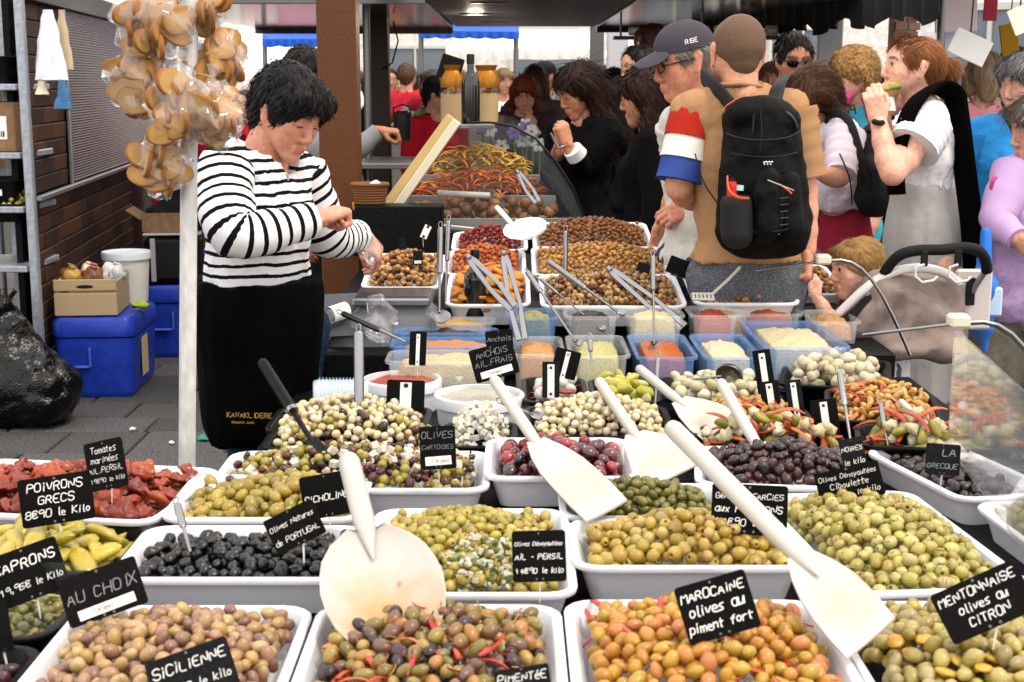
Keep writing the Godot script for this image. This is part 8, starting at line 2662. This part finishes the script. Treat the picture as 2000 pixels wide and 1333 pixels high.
	# the crowd further back
	var C := [[1024, 185, 10.0, 5, [0, 20], "woman with red brown hair in a dark purple coat looking at her hands", ["bob", "#6e3222"], "#3a2836", "#2c3448", {"J2": 1, "fat": 1.15}],
		[1062, 152, 12.0, -20, [-40, 5], "man with a black cap in a grey shirt far back", ["capped", "#1a1614"], "#9a9a9c", "#444854", {"face": "m", "hat": "#26262a", "brim": true}],
		[858, 190, 9.3, 40, [70, 5], "person with a black knitted cap in a red jacket left of the bottle", ["capped", "#2c2020"], "#b81c2c", "#2c2c34", {"hat": "#1c2428"}],
		[842, 165, 13.0, -10, [-20, 0], "person in dark red behind the black knitted cap", ["bob", "#3a2a24"], "#7a1c28", "#2c2c34", {}], [795, 150, 13.5, 170, [170, 0], "person in a bright red jacket seen past the steel post", ["short_m", "#5c4434"], "#b82838", "#3c3c44", {"fat": 1.2}],
		[985, 160, 14.0, 20, [20, 5], "person in a long white dress far back in the street", ["bob", "#8c7050"], "#e4e4e8", "#dcdce0", {}], [948, 158, 14.5, -30, [-30, 0], "person in a pale pink top far back", ["long", "#6c4c34"], "#d49ab0", "#8c8c98", {}], [965, 160, 17.0, 160, [160, 0], "small figure in pale violet far back", ["bob", "#a08460"], "#b8a4c8", "#8c8c98", {}],
		[1045, 160, 11.0, 170, [170, 0], "person with brown hair seen from behind the purple coat", ["wavy", "#4c3020"], "#5c4c48", "#2c2c34", {}], [1100, 165, 13.0, 20, [10, 0], "person in light grey between the crowd and the long haired woman", ["short_m", "#6c5c4c"], "#b8bcc4", "#5c6470", {"face": "m"}], [1170, 158, 12.5, 30, [20, 0], "person in dark blue far back beside a white tent", ["short_m", "#3c3028"], "#34405c", "#2c2c34", {"face": "m"}],
		[1222, 150, 14.0, -20, [-20, 0], "person in a dark red top far back by the shop", ["short_m", "#4c3c30"], "#7c2c34", "#343844", {"face": "m"}], [900, 160, 16.0, 10, [10, 0], "person in white with light hair far back", ["bob", "#b89868"], "#dcd8d4", "#74788c", {}], [930, 165, 18.0, -10, [0, 0], "small figure in cream far back in the street", ["short_m", "#7c6450"], "#d8c8b0", "#5c6470", {}], [1130, 160, 17.5, 0, [0, 0], "small figure in black far back in the street", ["short_m", "#2c2420"], "#2c2c30", "#24242c", {"face": "m"}],
		[760, 158, 15.0, 20, [20, 0], "person in dark clothes seen between the two wooden posts", ["short_m", "#241c18"], "#26262c", "#24242c", {"face": "m"}], [735, 175, 12.0, 90, [80, 0], "person in black beside the narrow post", ["short_m", "#1c1614"], "#16161a", "#1c1c22", {"face": "m"}], [1440, 160, 9.0, 20, [20, 0], "person in a grey jacket hidden behind the tan polo shirt", ["short_m", "#5c4c40"], "#6c7078", "#343844", {"face": "m"}],
		[1508, 155, 10.5, -20, [-20, 0], "woman in white far back left of the sunglasses", ["bob", "#8c6c4c"], "#dcdad8", "#6c7484", {}], [1482, 150, 12.0, 30, [20, 0], "person in a pale coat far back under the black awning", ["bob", "#a88c64"], "#c8bcb4", "#545c6c", {}], [420, 220, 10.5, 30, [40, 10], "person in bright pink seen between the pole and the vendor", ["bob", "#3c2c24"], "#b81c4c", "#3c3c44", {}], [475, 205, 12.0, 0, [0, 0], "person in a red top behind the vendor's shoulder", ["short_m", "#4c3c30"], "#b82c30", "#3c3c44", {"face": "m"}],
		[812, 164, 16.0, 170, [170, 5], "distant person in white in the crowd between the post and the deli case", ["short_m", "#5c4838"], "#e8e4e0", "#5c6070", {"face": "m"}], [880, 157, 19.0, -10, [-10, 5], "distant person in rose in the crowd above the left nut jar", ["bob", "#5c4838"], "#d86c84", "#5c6070", {"face": "m"}], [915, 163, 21.0, 60, [60, 5], "distant person in light blue in the crowd above the dark case bottle", ["short_m", "#5c4838"], "#88a8cc", "#5c6070", {"face": "f"}], [955, 162, 20.0, -40, [-40, 5], "distant person in beige in the crowd right of the dark case bottle", ["short_m", "#2c2420"], "#e0c8b0", "#5c6070", {"face": "f"}], [1005, 161, 18.0, 60, [60, 5], "distant person in pale grey in the crowd left of the purple coat", ["bob", "#8c6c4c"], "#c8ccd4", "#5c6070", {"face": "m"}], [1080, 160, 19.0, -10, [-10, 5], "distant person in red in the crowd beside the grey shirted man", ["bob", "#5c4838"], "#b83848", "#5c6070", {"face": "f"}], [1115, 161, 21.0, -10, [-10, 5], "distant person in cream in the crowd left of the long haired woman", ["bob", "#2c2420"], "#f0e8d8", "#5c6070", {"face": "m"}], [1150, 162, 18.0, -10, [-10, 5], "distant person in pale green in the crowd above the long haired woman", ["bob", "#8c6c4c"], "#98b890", "#5c6070", {"face": "m"}], [1190, 156, 20.0, 20, [20, 5], "distant person in pink in the crowd near the grey pillar", ["short_m", "#a88c68"], "#d8b0c0", "#5c6070", {"face": "f"}], [1240, 164, 17.0, -10, [-10, 5], "distant person in navy in the crowd left of the grey cap", ["bob", "#2c2420"], "#4c5878", "#5c6070", {"face": "m"}], [700, 156, 19.0, 170, [170, 5], "distant person in bright white in the crowd beside the broad post", ["short_m", "#5c4838"], "#e8e8f0", "#5c6070", {"face": "m"}], [775, 165, 20.0, 20, [20, 5], "distant person in ochre in the crowd right of the narrow post", ["short_m", "#2c2420"], "#c89858", "#5c6070", {"face": "f"}], [440, 171, 19.0, 60, [60, 5], "distant person in white in the crowd above the white clothed table", ["bob", "#5c4838"], "#e8e4e0", "#5c6070", {"face": "m"}], [500, 167, 21.0, -40, [-40, 5], "distant person in rose in the crowd below the pink canopy", ["short_m", "#5c4838"], "#d86c84", "#5c6070", {"face": "m"}], [1515, 168, 16.0, 20, [20, 5], "distant person in light blue in the crowd left of the sunglasses", ["bob", "#a88c68"], "#88a8cc", "#5c6070", {"face": "f"}], [1905, 161, 12.0, 190, [190, 5], "distant person in beige in the crowd right of the bun", ["bob", "#5c4838"], "#e0c8b0", "#5c6070", {"face": "f"}]]
	for q in C:
		var o: Dictionary = q[9]
		var hd := at(q[0], q[1], q[2])
		o.cell = 0.03 if q[2] < 14.0 else 0.045
		o.hcell = 0.013
		if o.has("J2"):
			o.J = {"el_l": at(1064, 282, 9.9), "wr_l": at(1040, 256, 9.7), "el_r": at(988, 282, 9.9), "wr_r": at(1008, 258, 9.7)}
			o.hands = {"_l": [v3(-0.4, 1, 0.2), v3(0, 0, 1), "grip"], "_r": [v3(0.8, 0.2, 0.2), v3(0, 1, 0.4), "relaxed"]}
		var tt := simple(q[0], q[1], q[2], q[3], q[4], q[5], q[6], q[7], q[8], o)
		if o.has("hat"):
			beanie(tt, hd, q[4], o.hat, o.has("brim"))
	child_and_buggy()
func glasses(t: Node3D, hd: Vector3, look: Array, m: Material, filled: bool) -> void:
	var mb := MB.new()
	mb.xf = Transform3D(frame(look[0], look[1]), hd)
	for q in [-1.0, 1.0]:
		if filled:
			mb.ball(v3(q * 0.032, 0.008, 0.104), v3(0.029, 0.021, 0.008), Basis(Vector3.UP, q * 0.25), 12, 6)
		else:
			var ring := []
			for k in 13:
				ring.append(v3(q * 0.034 + cos(TAU * k / 12.0) * 0.026, 0.008 + sin(TAU * k / 12.0) * 0.02, 0.11))
			mb.tube(ring, 0.003, 6, false)
		mb.tube([v3(q * 0.058, 0.014, 0.1), v3(q * 0.082, 0.014, 0.05), v3(q * 0.085, 0.012, -0.01)], 0.003, 6)
	mb.tube([v3(-0.01, 0.014, 0.113), v3(0.01, 0.014, 0.113)], 0.003, 6)
	part("glasses", local(t, mb), m, t)
func child_and_buggy() -> void:
	var D := 4.74
	var J := standing(at(1700, 640, D) * Vector3(1, 0, 1), 1.0, -80)
	J.merge({"head": at(1673, 524, 4.68), "neck": at(1700, 590, D), "chest": at(1712, 632, D), "waist": at(1720, 680, D), "pelvis": at(1726, 720, D), "sh_l": at(1680, 612, 4.66), "sh_r": at(1700, 606, 4.84), "el_l": at(1634, 640, 4.6), "wr_l": at(1594, 578, 4.58), "el_r": at(1650, 650, 4.86), "wr_r": at(1640, 690, 4.86), "hip_l": at(1722, 726, 4.67), "hip_r": at(1728, 722, 4.82)}, true)
	for q in ["_l", "_r"]:
		J["kn" + q] = J["hip" + q] + v3(-0.22, 0.02, 0)
		J["an" + q] = J["hip" + q] + v3(-0.26, -0.2, 0)
		J["toe" + q] = J["hip" + q] + v3(-0.34, -0.22, 0)
	person({"label": "small child with light brown hair in the buggy reaching up to the man's hand", "J": J, "scale": 0.62, "fat": 0.62, "head": 0.80, "cell": 0.012, "hcell": 0.005, "fcell": 0.006, "skin": "#eab8a0", "face": "f", "look": [-74, 6, 0], "eyes": true, "hair": ["child", "#93703f"], "arm": 1.0,
		"hands": {"_l": [v3(-0.3, 1, 0.1), v3(0, 0, 1), "grip"]}, "top": {"m": cloth("#e4dede"), "sleeve": 0.75, "neck": 0.07, "g": 0.01}, "legs": {"m": cloth("#5a6478")}})
	var t := thing("buggy", "taupe child's buggy with a curved black foam handle", "buggy", at(1790, 690, 4.6) * Vector3(1, 0, 1))
	var taupe := mat("buggy_cloth", Color("#84766f"), 0.85, {"grain": ["", 14.0, 0.3], "spec": 0.2})
	var foam := mat("foam_black", Color(0.05, 0.05, 0.052), 0.8)
	var alu: Material = mats.alu
	var s := Sdf.new()
	s.cell = 0.013
	var Z := Vector3(0, 0, 1)
	s.bone(at(1715, 560, 4.5), at(1855, 560, 4.56), 0.045, 0.05, 0.05, Z, 0.55)
	s.bone(at(1690, 610, 4.53), at(1850, 610, 4.58), 0.055, 0.06, 0.06, Z, 0.55)
	s.bone(at(1715, 660, 4.52), at(1860, 672, 4.57), 0.045, 0.055, 0.05, Z, 0.55)
	s.bone(at(1662, 640, 4.5), at(1725, 560, 4.52), 0.042, 0.04, 0.05, Z, 0.6)
	s.wrinkle = 0.014
	s.noise = FastNoiseLite.new()
	s.noise.frequency = 7.0
	s.nscale = v3(1.2, 0.7, 1.0)
	var mb := MB.new()
	s.mesh(mb)
	part("seat_back", local(t, mb), taupe, t)
	s = Sdf.new()
	s.cell = 0.013
	s.bone(at(1735, 684, 4.46), at(1845, 680, 4.5), 0.034, 0.04, 0.03, Z, 0.7)
	s.bone(at(1845, 680, 4.5), at(1885, 690, 4.55), 0.045, 0.02, 0.03, Z, 0.7)
	s.wrinkle = 0.012
	s.noise = FastNoiseLite.new()
	s.noise.frequency = 9.0
	mb = MB.new()
	s.mesh(mb)
	part("folded_pocket", local(t, mb), taupe, t)
	ribbon(t, "pale_edge", [at(1640, 612, 4.5), at(1690, 565, 4.47), at(1735, 536, 4.46), at(1790, 524, 4.46), at(1840, 532, 4.48), at(1872, 552, 4.5)], 0.04, 0.03, cloth("#d8d4d0"))
	ribbon(t, "foam_handle", [at(1728, 534, 4.46), at(1752, 503, 4.43), at(1788, 490, 4.42), at(1840, 488, 4.42), at(1890, 484, 4.45), at(1920, 498, 4.5), at(1928, 530, 4.54)], 0.036, 0.036, foam)
	for q in [[at(1728, 534, 4.46), at(1700, 575, 4.5), at(1640, 680, 4.56)], [at(1926, 528, 4.54), at(1905, 560, 4.58), at(1860, 660, 4.64)]]:
		mb = MB.new()
		mb.tube(q, 0.0105, 10)
		part("side_tube", local(t, mb), alu, t)
	mb = MB.new()
	beam(mb, at(1703, 572, 4.46), at(1690, 596, 4.47), 0.026, 0.018)
	part("joint_cover", local(t, mb), mats.strap_grey, t)
	ribbon(t, "dark_side", [at(1712, 562, 4.48), at(1680, 600, 4.47), at(1640, 640, 4.47)], 0.07, 0.03, foam)
	for u in [1806, 1872]:
		mb = MB.new()
		mb.box(v3(0.022, 0.05, 0.012), at(u, 505, 4.40), 0.003)
		part("hook_strap", local(t, mb), foam, t)
		mb = MB.new()
		mb.tube([at(u, 517, 4.39), at(u - 16, 522, 4.39), at(u - 18, 540, 4.385), at(u - 4, 552, 4.38), at(u + 18, 548, 4.38), at(u + 26, 540, 4.38)], 0.0042, 8)
		part("carrier_hook", local(t, mb), mat("hook_white", Color(0.8, 0.8, 0.8), 0.35), t)
	mb = MB.new()
	mb.box(v3(0.12, 0.2, 0.02), at(1900, 585, 4.6), 0.008)
	part("side_flap", local(t, mb), cloth("#c4bcb8"), t)
	mb = MB.new()
	mb.box(v3(0.03, 0.09, 0.006), at(1896, 570, 4.58), 0.002)
	part("velcro", local(t, mb), foam, t)
	for x in [-0.22, 0.2]:
		for z in [-0.22, 0.16]:
			mb = MB.new()
			mb.lathe([Vector2(0.07, -0.018), Vector2(0.088, -0.016), Vector2(0.095, 0.0), Vector2(0.088, 0.016), Vector2(0.07, 0.018), Vector2(0.07, -0.018)], 22, v3(x, 0.095, z), Basis(Vector3.RIGHT, PI / 2))
			part("wheel", mb, foam, t)
			mb = MB.new()
			mb.tube([v3(x, 0.095, z), v3(x * 0.7, 0.45, z * 0.8)], 0.011, 8)
			part("frame_leg", mb, alu, t)
	var c := thing("blue_raincoat", "bright blue raincoat hanging from the buggy at the right", "raincoat", at(1925, 560, 4.72))
	s = Sdf.new()
	s.cell = 0.014
	s.bone(at(1926, 455, 4.76), at(1922, 560, 4.72), 0.014, 0.04, 0.03, Z, 1.0)
	s.bone(at(1922, 560, 4.72), at(1918, 640, 4.72), 0.045, 0.04, 0.03)
	s.bone(at(1918, 640, 4.72), at(1922, 688, 4.72), 0.035, 0.006, 0.02)
	s.wrinkle = 0.02
	s.noise = FastNoiseLite.new()
	s.noise.frequency = 9.0
	s.nscale = v3(1.4, 0.35, 1.4)
	mb = MB.new()
	s.mesh(mb)
	part("cloth", local(c, mb), mat("raincoat_blue", Color("#1c6cc8"), 0.45), c)
	mb = MB.new()
	mb.box(v3(0.05, 0.10, 0.02), at(1943, 590, 4.68), 0.008)
	part("pale_lining", local(c, mb), cloth("#b4cce4"), c)

# ---------------------------------------------------------------- the street behind
func block(called: String, label: String, p: Vector3, size: Vector3, c: String, yaw: float, cols: int, door: bool) -> void:
	var t := thing(called, label, "building", p, yaw)
	var m := mat("facade_" + c, Color(c), 0.85, {"grain": ["soft", 0.8, 0.2], "dark": 0.95})
	var trim := mat("facade_trim", Color("#d0ccc4"), 0.7)
	var dark := mat("window_glass", Color(0.42, 0.46, 0.5), 0.1)
	var mb := MB.new()
	mb.box(size, v3(0, size.y / 2, -size.z / 2), 0.0)
	part("wall", mb, m, t)
	mb = MB.new()
	mb.box(v3(size.x + 0.3, 0.25, 0.4), v3(0, size.y - 0.1, 0.1), 0.03)
	part("cornice", mb, trim, t)
	var step := size.x / cols
	var floors := int(size.y / 3.2)
	for f in floors:
		for k in cols:
			var x := -size.x / 2 + step * (k + 0.5)
			var h := 2.3 if f == 0 else 1.6
			var w := step * (0.5 if f == 0 else 0.4)
			var y := (0.15 if f == 0 and door and k % 2 == 0 else 0.6) + f * 3.2 + h / 2
			mb = MB.new()
			mb.box(v3(w, h, 0.06), v3(x, y, 0.01), 0.0)
			var win := part("window", mb, dark, t)
			mb = MB.new()
			for q in [[0, h / 2, w + 0.16, 0.08], [0, -h / 2, w + 0.16, 0.08], [-w / 2, 0, 0.08, h - 0.08], [w / 2, 0, 0.08, h - 0.08], [0, 0, 0.05, h - 0.08]]:
				mb.box(v3(q[2], q[3], 0.1), v3(x + q[0], y + q[1], 0.03), 0.0)
			part("frame", mb, trim, win)
func canopy(called: String, label: String, pts: Array, drop: float, m: Material, legs: Array, scallops := 0) -> void:   # a sloping cloth roof with a hanging edge in front (first two corners)
	var c: Vector3 = (pts[0] + pts[1] + pts[2] + pts[3]) / 4.0
	var t := thing(called, label, "awning", Vector3(c.x, 0, c.z))
	var mb := MB.new()
	var rings := []
	for j in 9:
		var ring := PackedVector3Array()
		for side in 2:
			for i in 13:
				var s := float(i) / 12 if side == 0 else 1.0 - float(i) / 12
				var f := float(j) / 8
				var p: Vector3 = pts[0].lerp(pts[1], s).lerp(pts[3].lerp(pts[2], s), f)
				ring.append(p - Vector3.UP * (0.10 * sin(PI * s) * sin(PI * f) + 0.008 * side))
		rings.append(ring)
	mb.loft(rings, true, true)
	part("cloth_roof", local(t, mb), m, t)
	mb = MB.new()
	rings = []
	var n := maxi(24, scallops * 8)
	for i in n + 1:
		var s := float(i) / n
		var p: Vector3 = pts[0].lerp(pts[1], s)
		var d := drop * (1.0 + (0.22 * absf(sin(s * PI * scallops)) if scallops else 0.03 * sin(s * 23.0)))
		rings.append(PackedVector3Array([p, p + Vector3(0, -d, 0.012 * sin(s * 60.0)), p + Vector3(0, -d, 0.012 * sin(s * 60.0) - 0.006), p + Vector3(0, 0, -0.006)]))
	mb.loft(rings, true, true, true)
	part("hanging_edge", local(t, mb), m, t)
	for q in legs:
		mb = MB.new()
		mb.tube([Vector3(q.x, 0, q.z), q], 0.025, 8)
		part("pole", local(t, mb), mats.steel_dull, t)
func background() -> void:
	block("building", "pale cream building closing the street far behind the crowd", v3(4.0, 0, -36), v3(16, 11, 8), "#f2eee4", 0.0, 5, true)
	block("building", "light grey building on the left side of the street far behind", v3(-12, 0, -28), v3(14, 10, 8), "#f0eeea", 0.5, 5, true)
	block("building", "white fronted shop building behind the people at the right", v3(8.6, 0, -14.5), v3(9.5, 7, 5), "#f4f2ee", -0.62, 5, true)
	block("building", "brown brick house at the far left behind the rack", v3(-9.5, 0, -15.0), v3(8, 8, 5), "#a88468", 0.7, 5, true)
	var blue := mat("awning_blue", Color("#1c58c4"), 0.7, {"back": Color(0.1, 0.2, 0.5)})
	var white := mat("awning_white", Color("#f2f0ea"), 0.75, {"back": Color(0.4, 0.4, 0.38)})
	canopy("blue_awning", "bright blue awning with a white hem behind the bread bags and the vendor", [at(512, 76, 15.0), at(668, 76, 15.0), at(668, 40, 16.5), at(512, 48, 16.5)], 0.07, blue, [at(516, 70, 15.2), at(664, 70, 15.2)], 5)
	canopy("blue_awning", "bright blue awning over the middle of the street behind the deli case", [at(818, 60, 14.0), at(1014, 62, 14.0), at(1012, 30, 16.0), at(820, 30, 16.0)], 0.06, blue, [at(822, 62, 14.2), at(1008, 62, 14.2)], 6)
	canopy("white_awning", "slack off-white market canopy in the middle distance", [at(870, 96, 17.0), at(1180, 96, 17.0), at(1150, 58, 21.0), at(900, 58, 21.0)], 0.12, white, [at(874, 96, 17.1), at(1176, 96, 17.1)])
	canopy("white_awning", "white peaked market tent behind the bread bags", [at(395, 140, 17.0), at(545, 140, 17.0), at(530, 80, 20.0), at(430, 80, 20.0)], 0.1, white, [at(400, 140, 17.1), at(540, 140, 17.1)])
	canopy("cream_awning", "cream canopy with an orange jagged edge at the far left", [at(-30, 52, 9.5), at(44, 52, 9.5), at(44, -10, 11.0), at(-30, -10, 11.0)], 0.13, mat("awning_orange", Color("#c8822c"), 0.7, {"back": Color(0.3, 0.15, 0.03)}), [at(-26, 60, 9.6)], 5)
	canopy("pink_awning", "pink and white canopy of a stall behind the vendor", [at(478, 182, 16.0), at(640, 182, 16.0), at(630, 150, 18.0), at(490, 150, 18.0)], 0.11, mat("awning_pink", Color("#c890a8"), 0.7, {"back": Color(0.3, 0.15, 0.2)}), [at(482, 180, 16.1), at(636, 180, 16.1)], 0)
	canopy("white_awning", "pale canopy at the right above the hanging shop cards", [at(1180, 112, 16.0), at(1330, 104, 16.0), at(1320, 70, 18.0), at(1190, 76, 18.0)], 0.08, white, [at(1184, 110, 16.1), at(1326, 104, 16.1)])
	# stall tables far back with goods
	for q in [[455, 300, 11.5, 1.2, "#9c1c3c", "red clothed stall table behind the bread bags"], [470, 262, 13.5, 1.4, "#e0dcd8", "white clothed stall table behind the bread bags"], [860, 245, 11.5, 1.0, "#d4d0cc", "white stall table with green plants behind the deli case"]]:
		var p := at(q[0], q[1], q[2])
		var t := thing("stall_table", q[5], "table", p * v3(1, 0, 1))
		var mb := MB.new()
		mb.box(v3(q[3], 0.03, 0.7), v3(0, p.y, 0), 0.004)
		part("table_top", mb, cloth(q[4]), t)
		mb = MB.new()
		mb.box(v3(q[3] - 0.02, p.y - 0.05, 0.02), v3(0, p.y / 2, 0.33), 0.004)
		part("cloth_front", mb, cloth(q[4]), t)
		for k in 7:
			var g := thing("market_goods", "%s bundle, number %d from the left on the %s" % [["red", "white", "green", "brown", "pale", "pink", "orange"][k], k + 1, String(q[5]).split(" behind")[0]], "goods", Vector3(p.x - q[3] * 0.42 + q[3] * 0.14 * k, p.y + 0.016, p.z + 0.05))
			mb = MB.new()
			mb.ball(v3(0, 0.05, 0), v3(0.07, 0.06, 0.07), Basis(), 10, 7)
			mb.rough(0.05, 14.0, k)
			part("bundle", mb, cloth(["#b02c2c", "#dcdcd8", "#5c8040", "#7c5438", "#d0c0a0", "#d08098", "#d08030"][k]), g)
			mb = MB.new()
			mb.tube([v3(0, 0.1, 0), v3(0.01, 0.13, 0)], [0.012, 0.03], 7)
			part("knot", mb, cloth(["#b02c2c", "#dcdcd8", "#5c8040", "#7c5438", "#d0c0a0", "#d08098", "#d08030"][k]), g)
	# tree beyond the awnings
	var tr := thing("street_tree", "small green street tree seen above the white tent", "tree", v3(-9.6, 0, -27))
	var mb := MB.new()
	mb.tube([Vector3.ZERO, v3(0.05, 1.6, 0), v3(0.0, 3.2, 0.1)], [0.16, 0.11, 0.05], 9)
	for k in 5:
		mb.tube([v3(0.02, 1.9 + 0.2 * k, 0), v3(cos(k * 2.4) * 0.9, 2.8 + 0.25 * k, sin(k * 2.4) * 0.9)], [0.05, 0.015], 6)
	part("trunk", mb, mat("bark", Color("#5a4838"), 0.9), tr)
	mb = MB.new()
	for k in 1500:
		var d := Vector3(rng.randfn(), rng.randfn() * 0.8, rng.randfn()).normalized() * pow(rng.randf(), 0.45) * 1.5
		var p := v3(0, 3.3, 0) + d * v3(1.1, 0.9, 1.1) + v3(cos(k * 2.4), 0, sin(k * 2.4)) * 0.3
		var bs := any_turn().scaled(Vector3.ONE * rng.randf_range(0.09, 0.16))
		mb.face([p + bs * v3(-0.5, 0, 0), p + bs * v3(0, 0.12, 0.35), p + bs * v3(0.6, 0, 0), p + bs * v3(0, -0.1, -0.35)], bs.y)
	part("crown", mb, mat("leaf_green", Color("#5c7c34"), 0.6, {"back": Color(0.15, 0.25, 0.05)}), tr)
	# things standing and hanging at the right
	for q in [[1614, 11.0, 0.19, "#c4c8cc", "grey metal pillar behind the sunglasses man"], [1758, 10.2, 0.16, "#c8a08c", "pale brick pillar left of the woman with the bun"], [1840, 8.6, 0.07, "#4a2c24", "dark brown post at the right behind the bun"], [1165, 15.0, 0.14, "#5c5c60", "dark post behind the long haired woman"], [1205, 14.0, 0.2, "#b8b8bc", "grey pillar at the back of the street"]]:
		var p := at(q[0], 160, q[1])
		var t := thing("pillar", q[4], "pillar", p * v3(1, 0, 1))
		mb = MB.new()
		mb.box(v3(q[2], 3.2, q[2]), v3(0, 1.6, 0), 0.01)
		part("shaft", mb, mat("pillar_" + q[3], Color(q[3]), 0.6), t)
		mb = MB.new()
		mb.box(v3(q[2] + 0.05, 0.12, q[2] + 0.05), v3(0, 0.06, 0), 0.01)
		part("foot", mb, mats.steel_dull, t)
		if q[3] == "#c8a08c":
			for r in 30:
				for e in 2:
					mb = MB.new()
					mb.box(v3(0.085, 0.052, 0.02), v3(-0.045 + 0.09 * e if r % 2 else (-0.03 if e == 0 else 0.06), 0.9 + r * 0.06, 0.08), 0.004)
					part("brick", mb, mat("brick_%d" % ((r + e) % 3), Color(["#cc9c84", "#d8b09c", "#bc8c74"][(r + e) % 3]), 0.8), t)
	for q in [[1895, 92, 7.2, 76, 50, -24, "#fffdf8", "white card hanging tilted right of the bun"], [1992, 40, 6.6, 34, 50, 24, "#fff4d0", "cream card hanging at the top right corner"], [1868, 84, 8.4, 46, 54, 5, "#d0e8f4", "pale blue paper hanging behind the bun"], [1868, 30, 8.2, 80, 62, 3, "#ffe8ec", "pinkish white cloth hanging at the top right"], [1935, 20, 9.0, 26, 40, 0, "#d0485c", "red garment hanging at the top right"], [1972, 78, 8.8, 34, 60, 10, "#b88a24", "ochre bag hanging at the top right"]]:
		var p := at(q[0], q[1], q[2])
		var t := thing("hanging_sign" if q[5] != 0 else "hanging_garment", q[7], "sign" if absf(q[5]) > 20 else "cloth", p)
		var k: float = q[2] / F
		mb = MB.new()
		mb.box(v3(q[3] * k, q[4] * k, 0.012), Vector3.ZERO, 0.003, Basis(v3(0, 0, 1), deg_to_rad(q[5])))
		part("sheet", mb, cloth(q[6]), t)
		mb = MB.new()
		mb.tube([v3(0, q[4] * k * 0.4, 0), v3(0.01, q[4] * k * 0.5 + 0.35, 0)], 0.004, 5)
		part("cord", mb, mats.bag_black, t)
	var rack := thing("hanging_rail", "dark rail carrying the hanging cards at the top right", "rail", v3(2.9, 0, -8.2))
	mb = MB.new()
	mb.tube([v3(-0.6, 2.35, 0.4), v3(1.2, 2.35, -0.2)], 0.02, 8)
	part("bar", mb, mats.steel_dull, rack)
	for q in [v3(-0.6, 0, 0.4), v3(1.2, 0, -0.2)]:
		mb = MB.new()
		mb.tube([q, q + v3(0, 2.35, 0)], 0.02, 8)
		part("upright", mb, mats.steel_dull, rack)
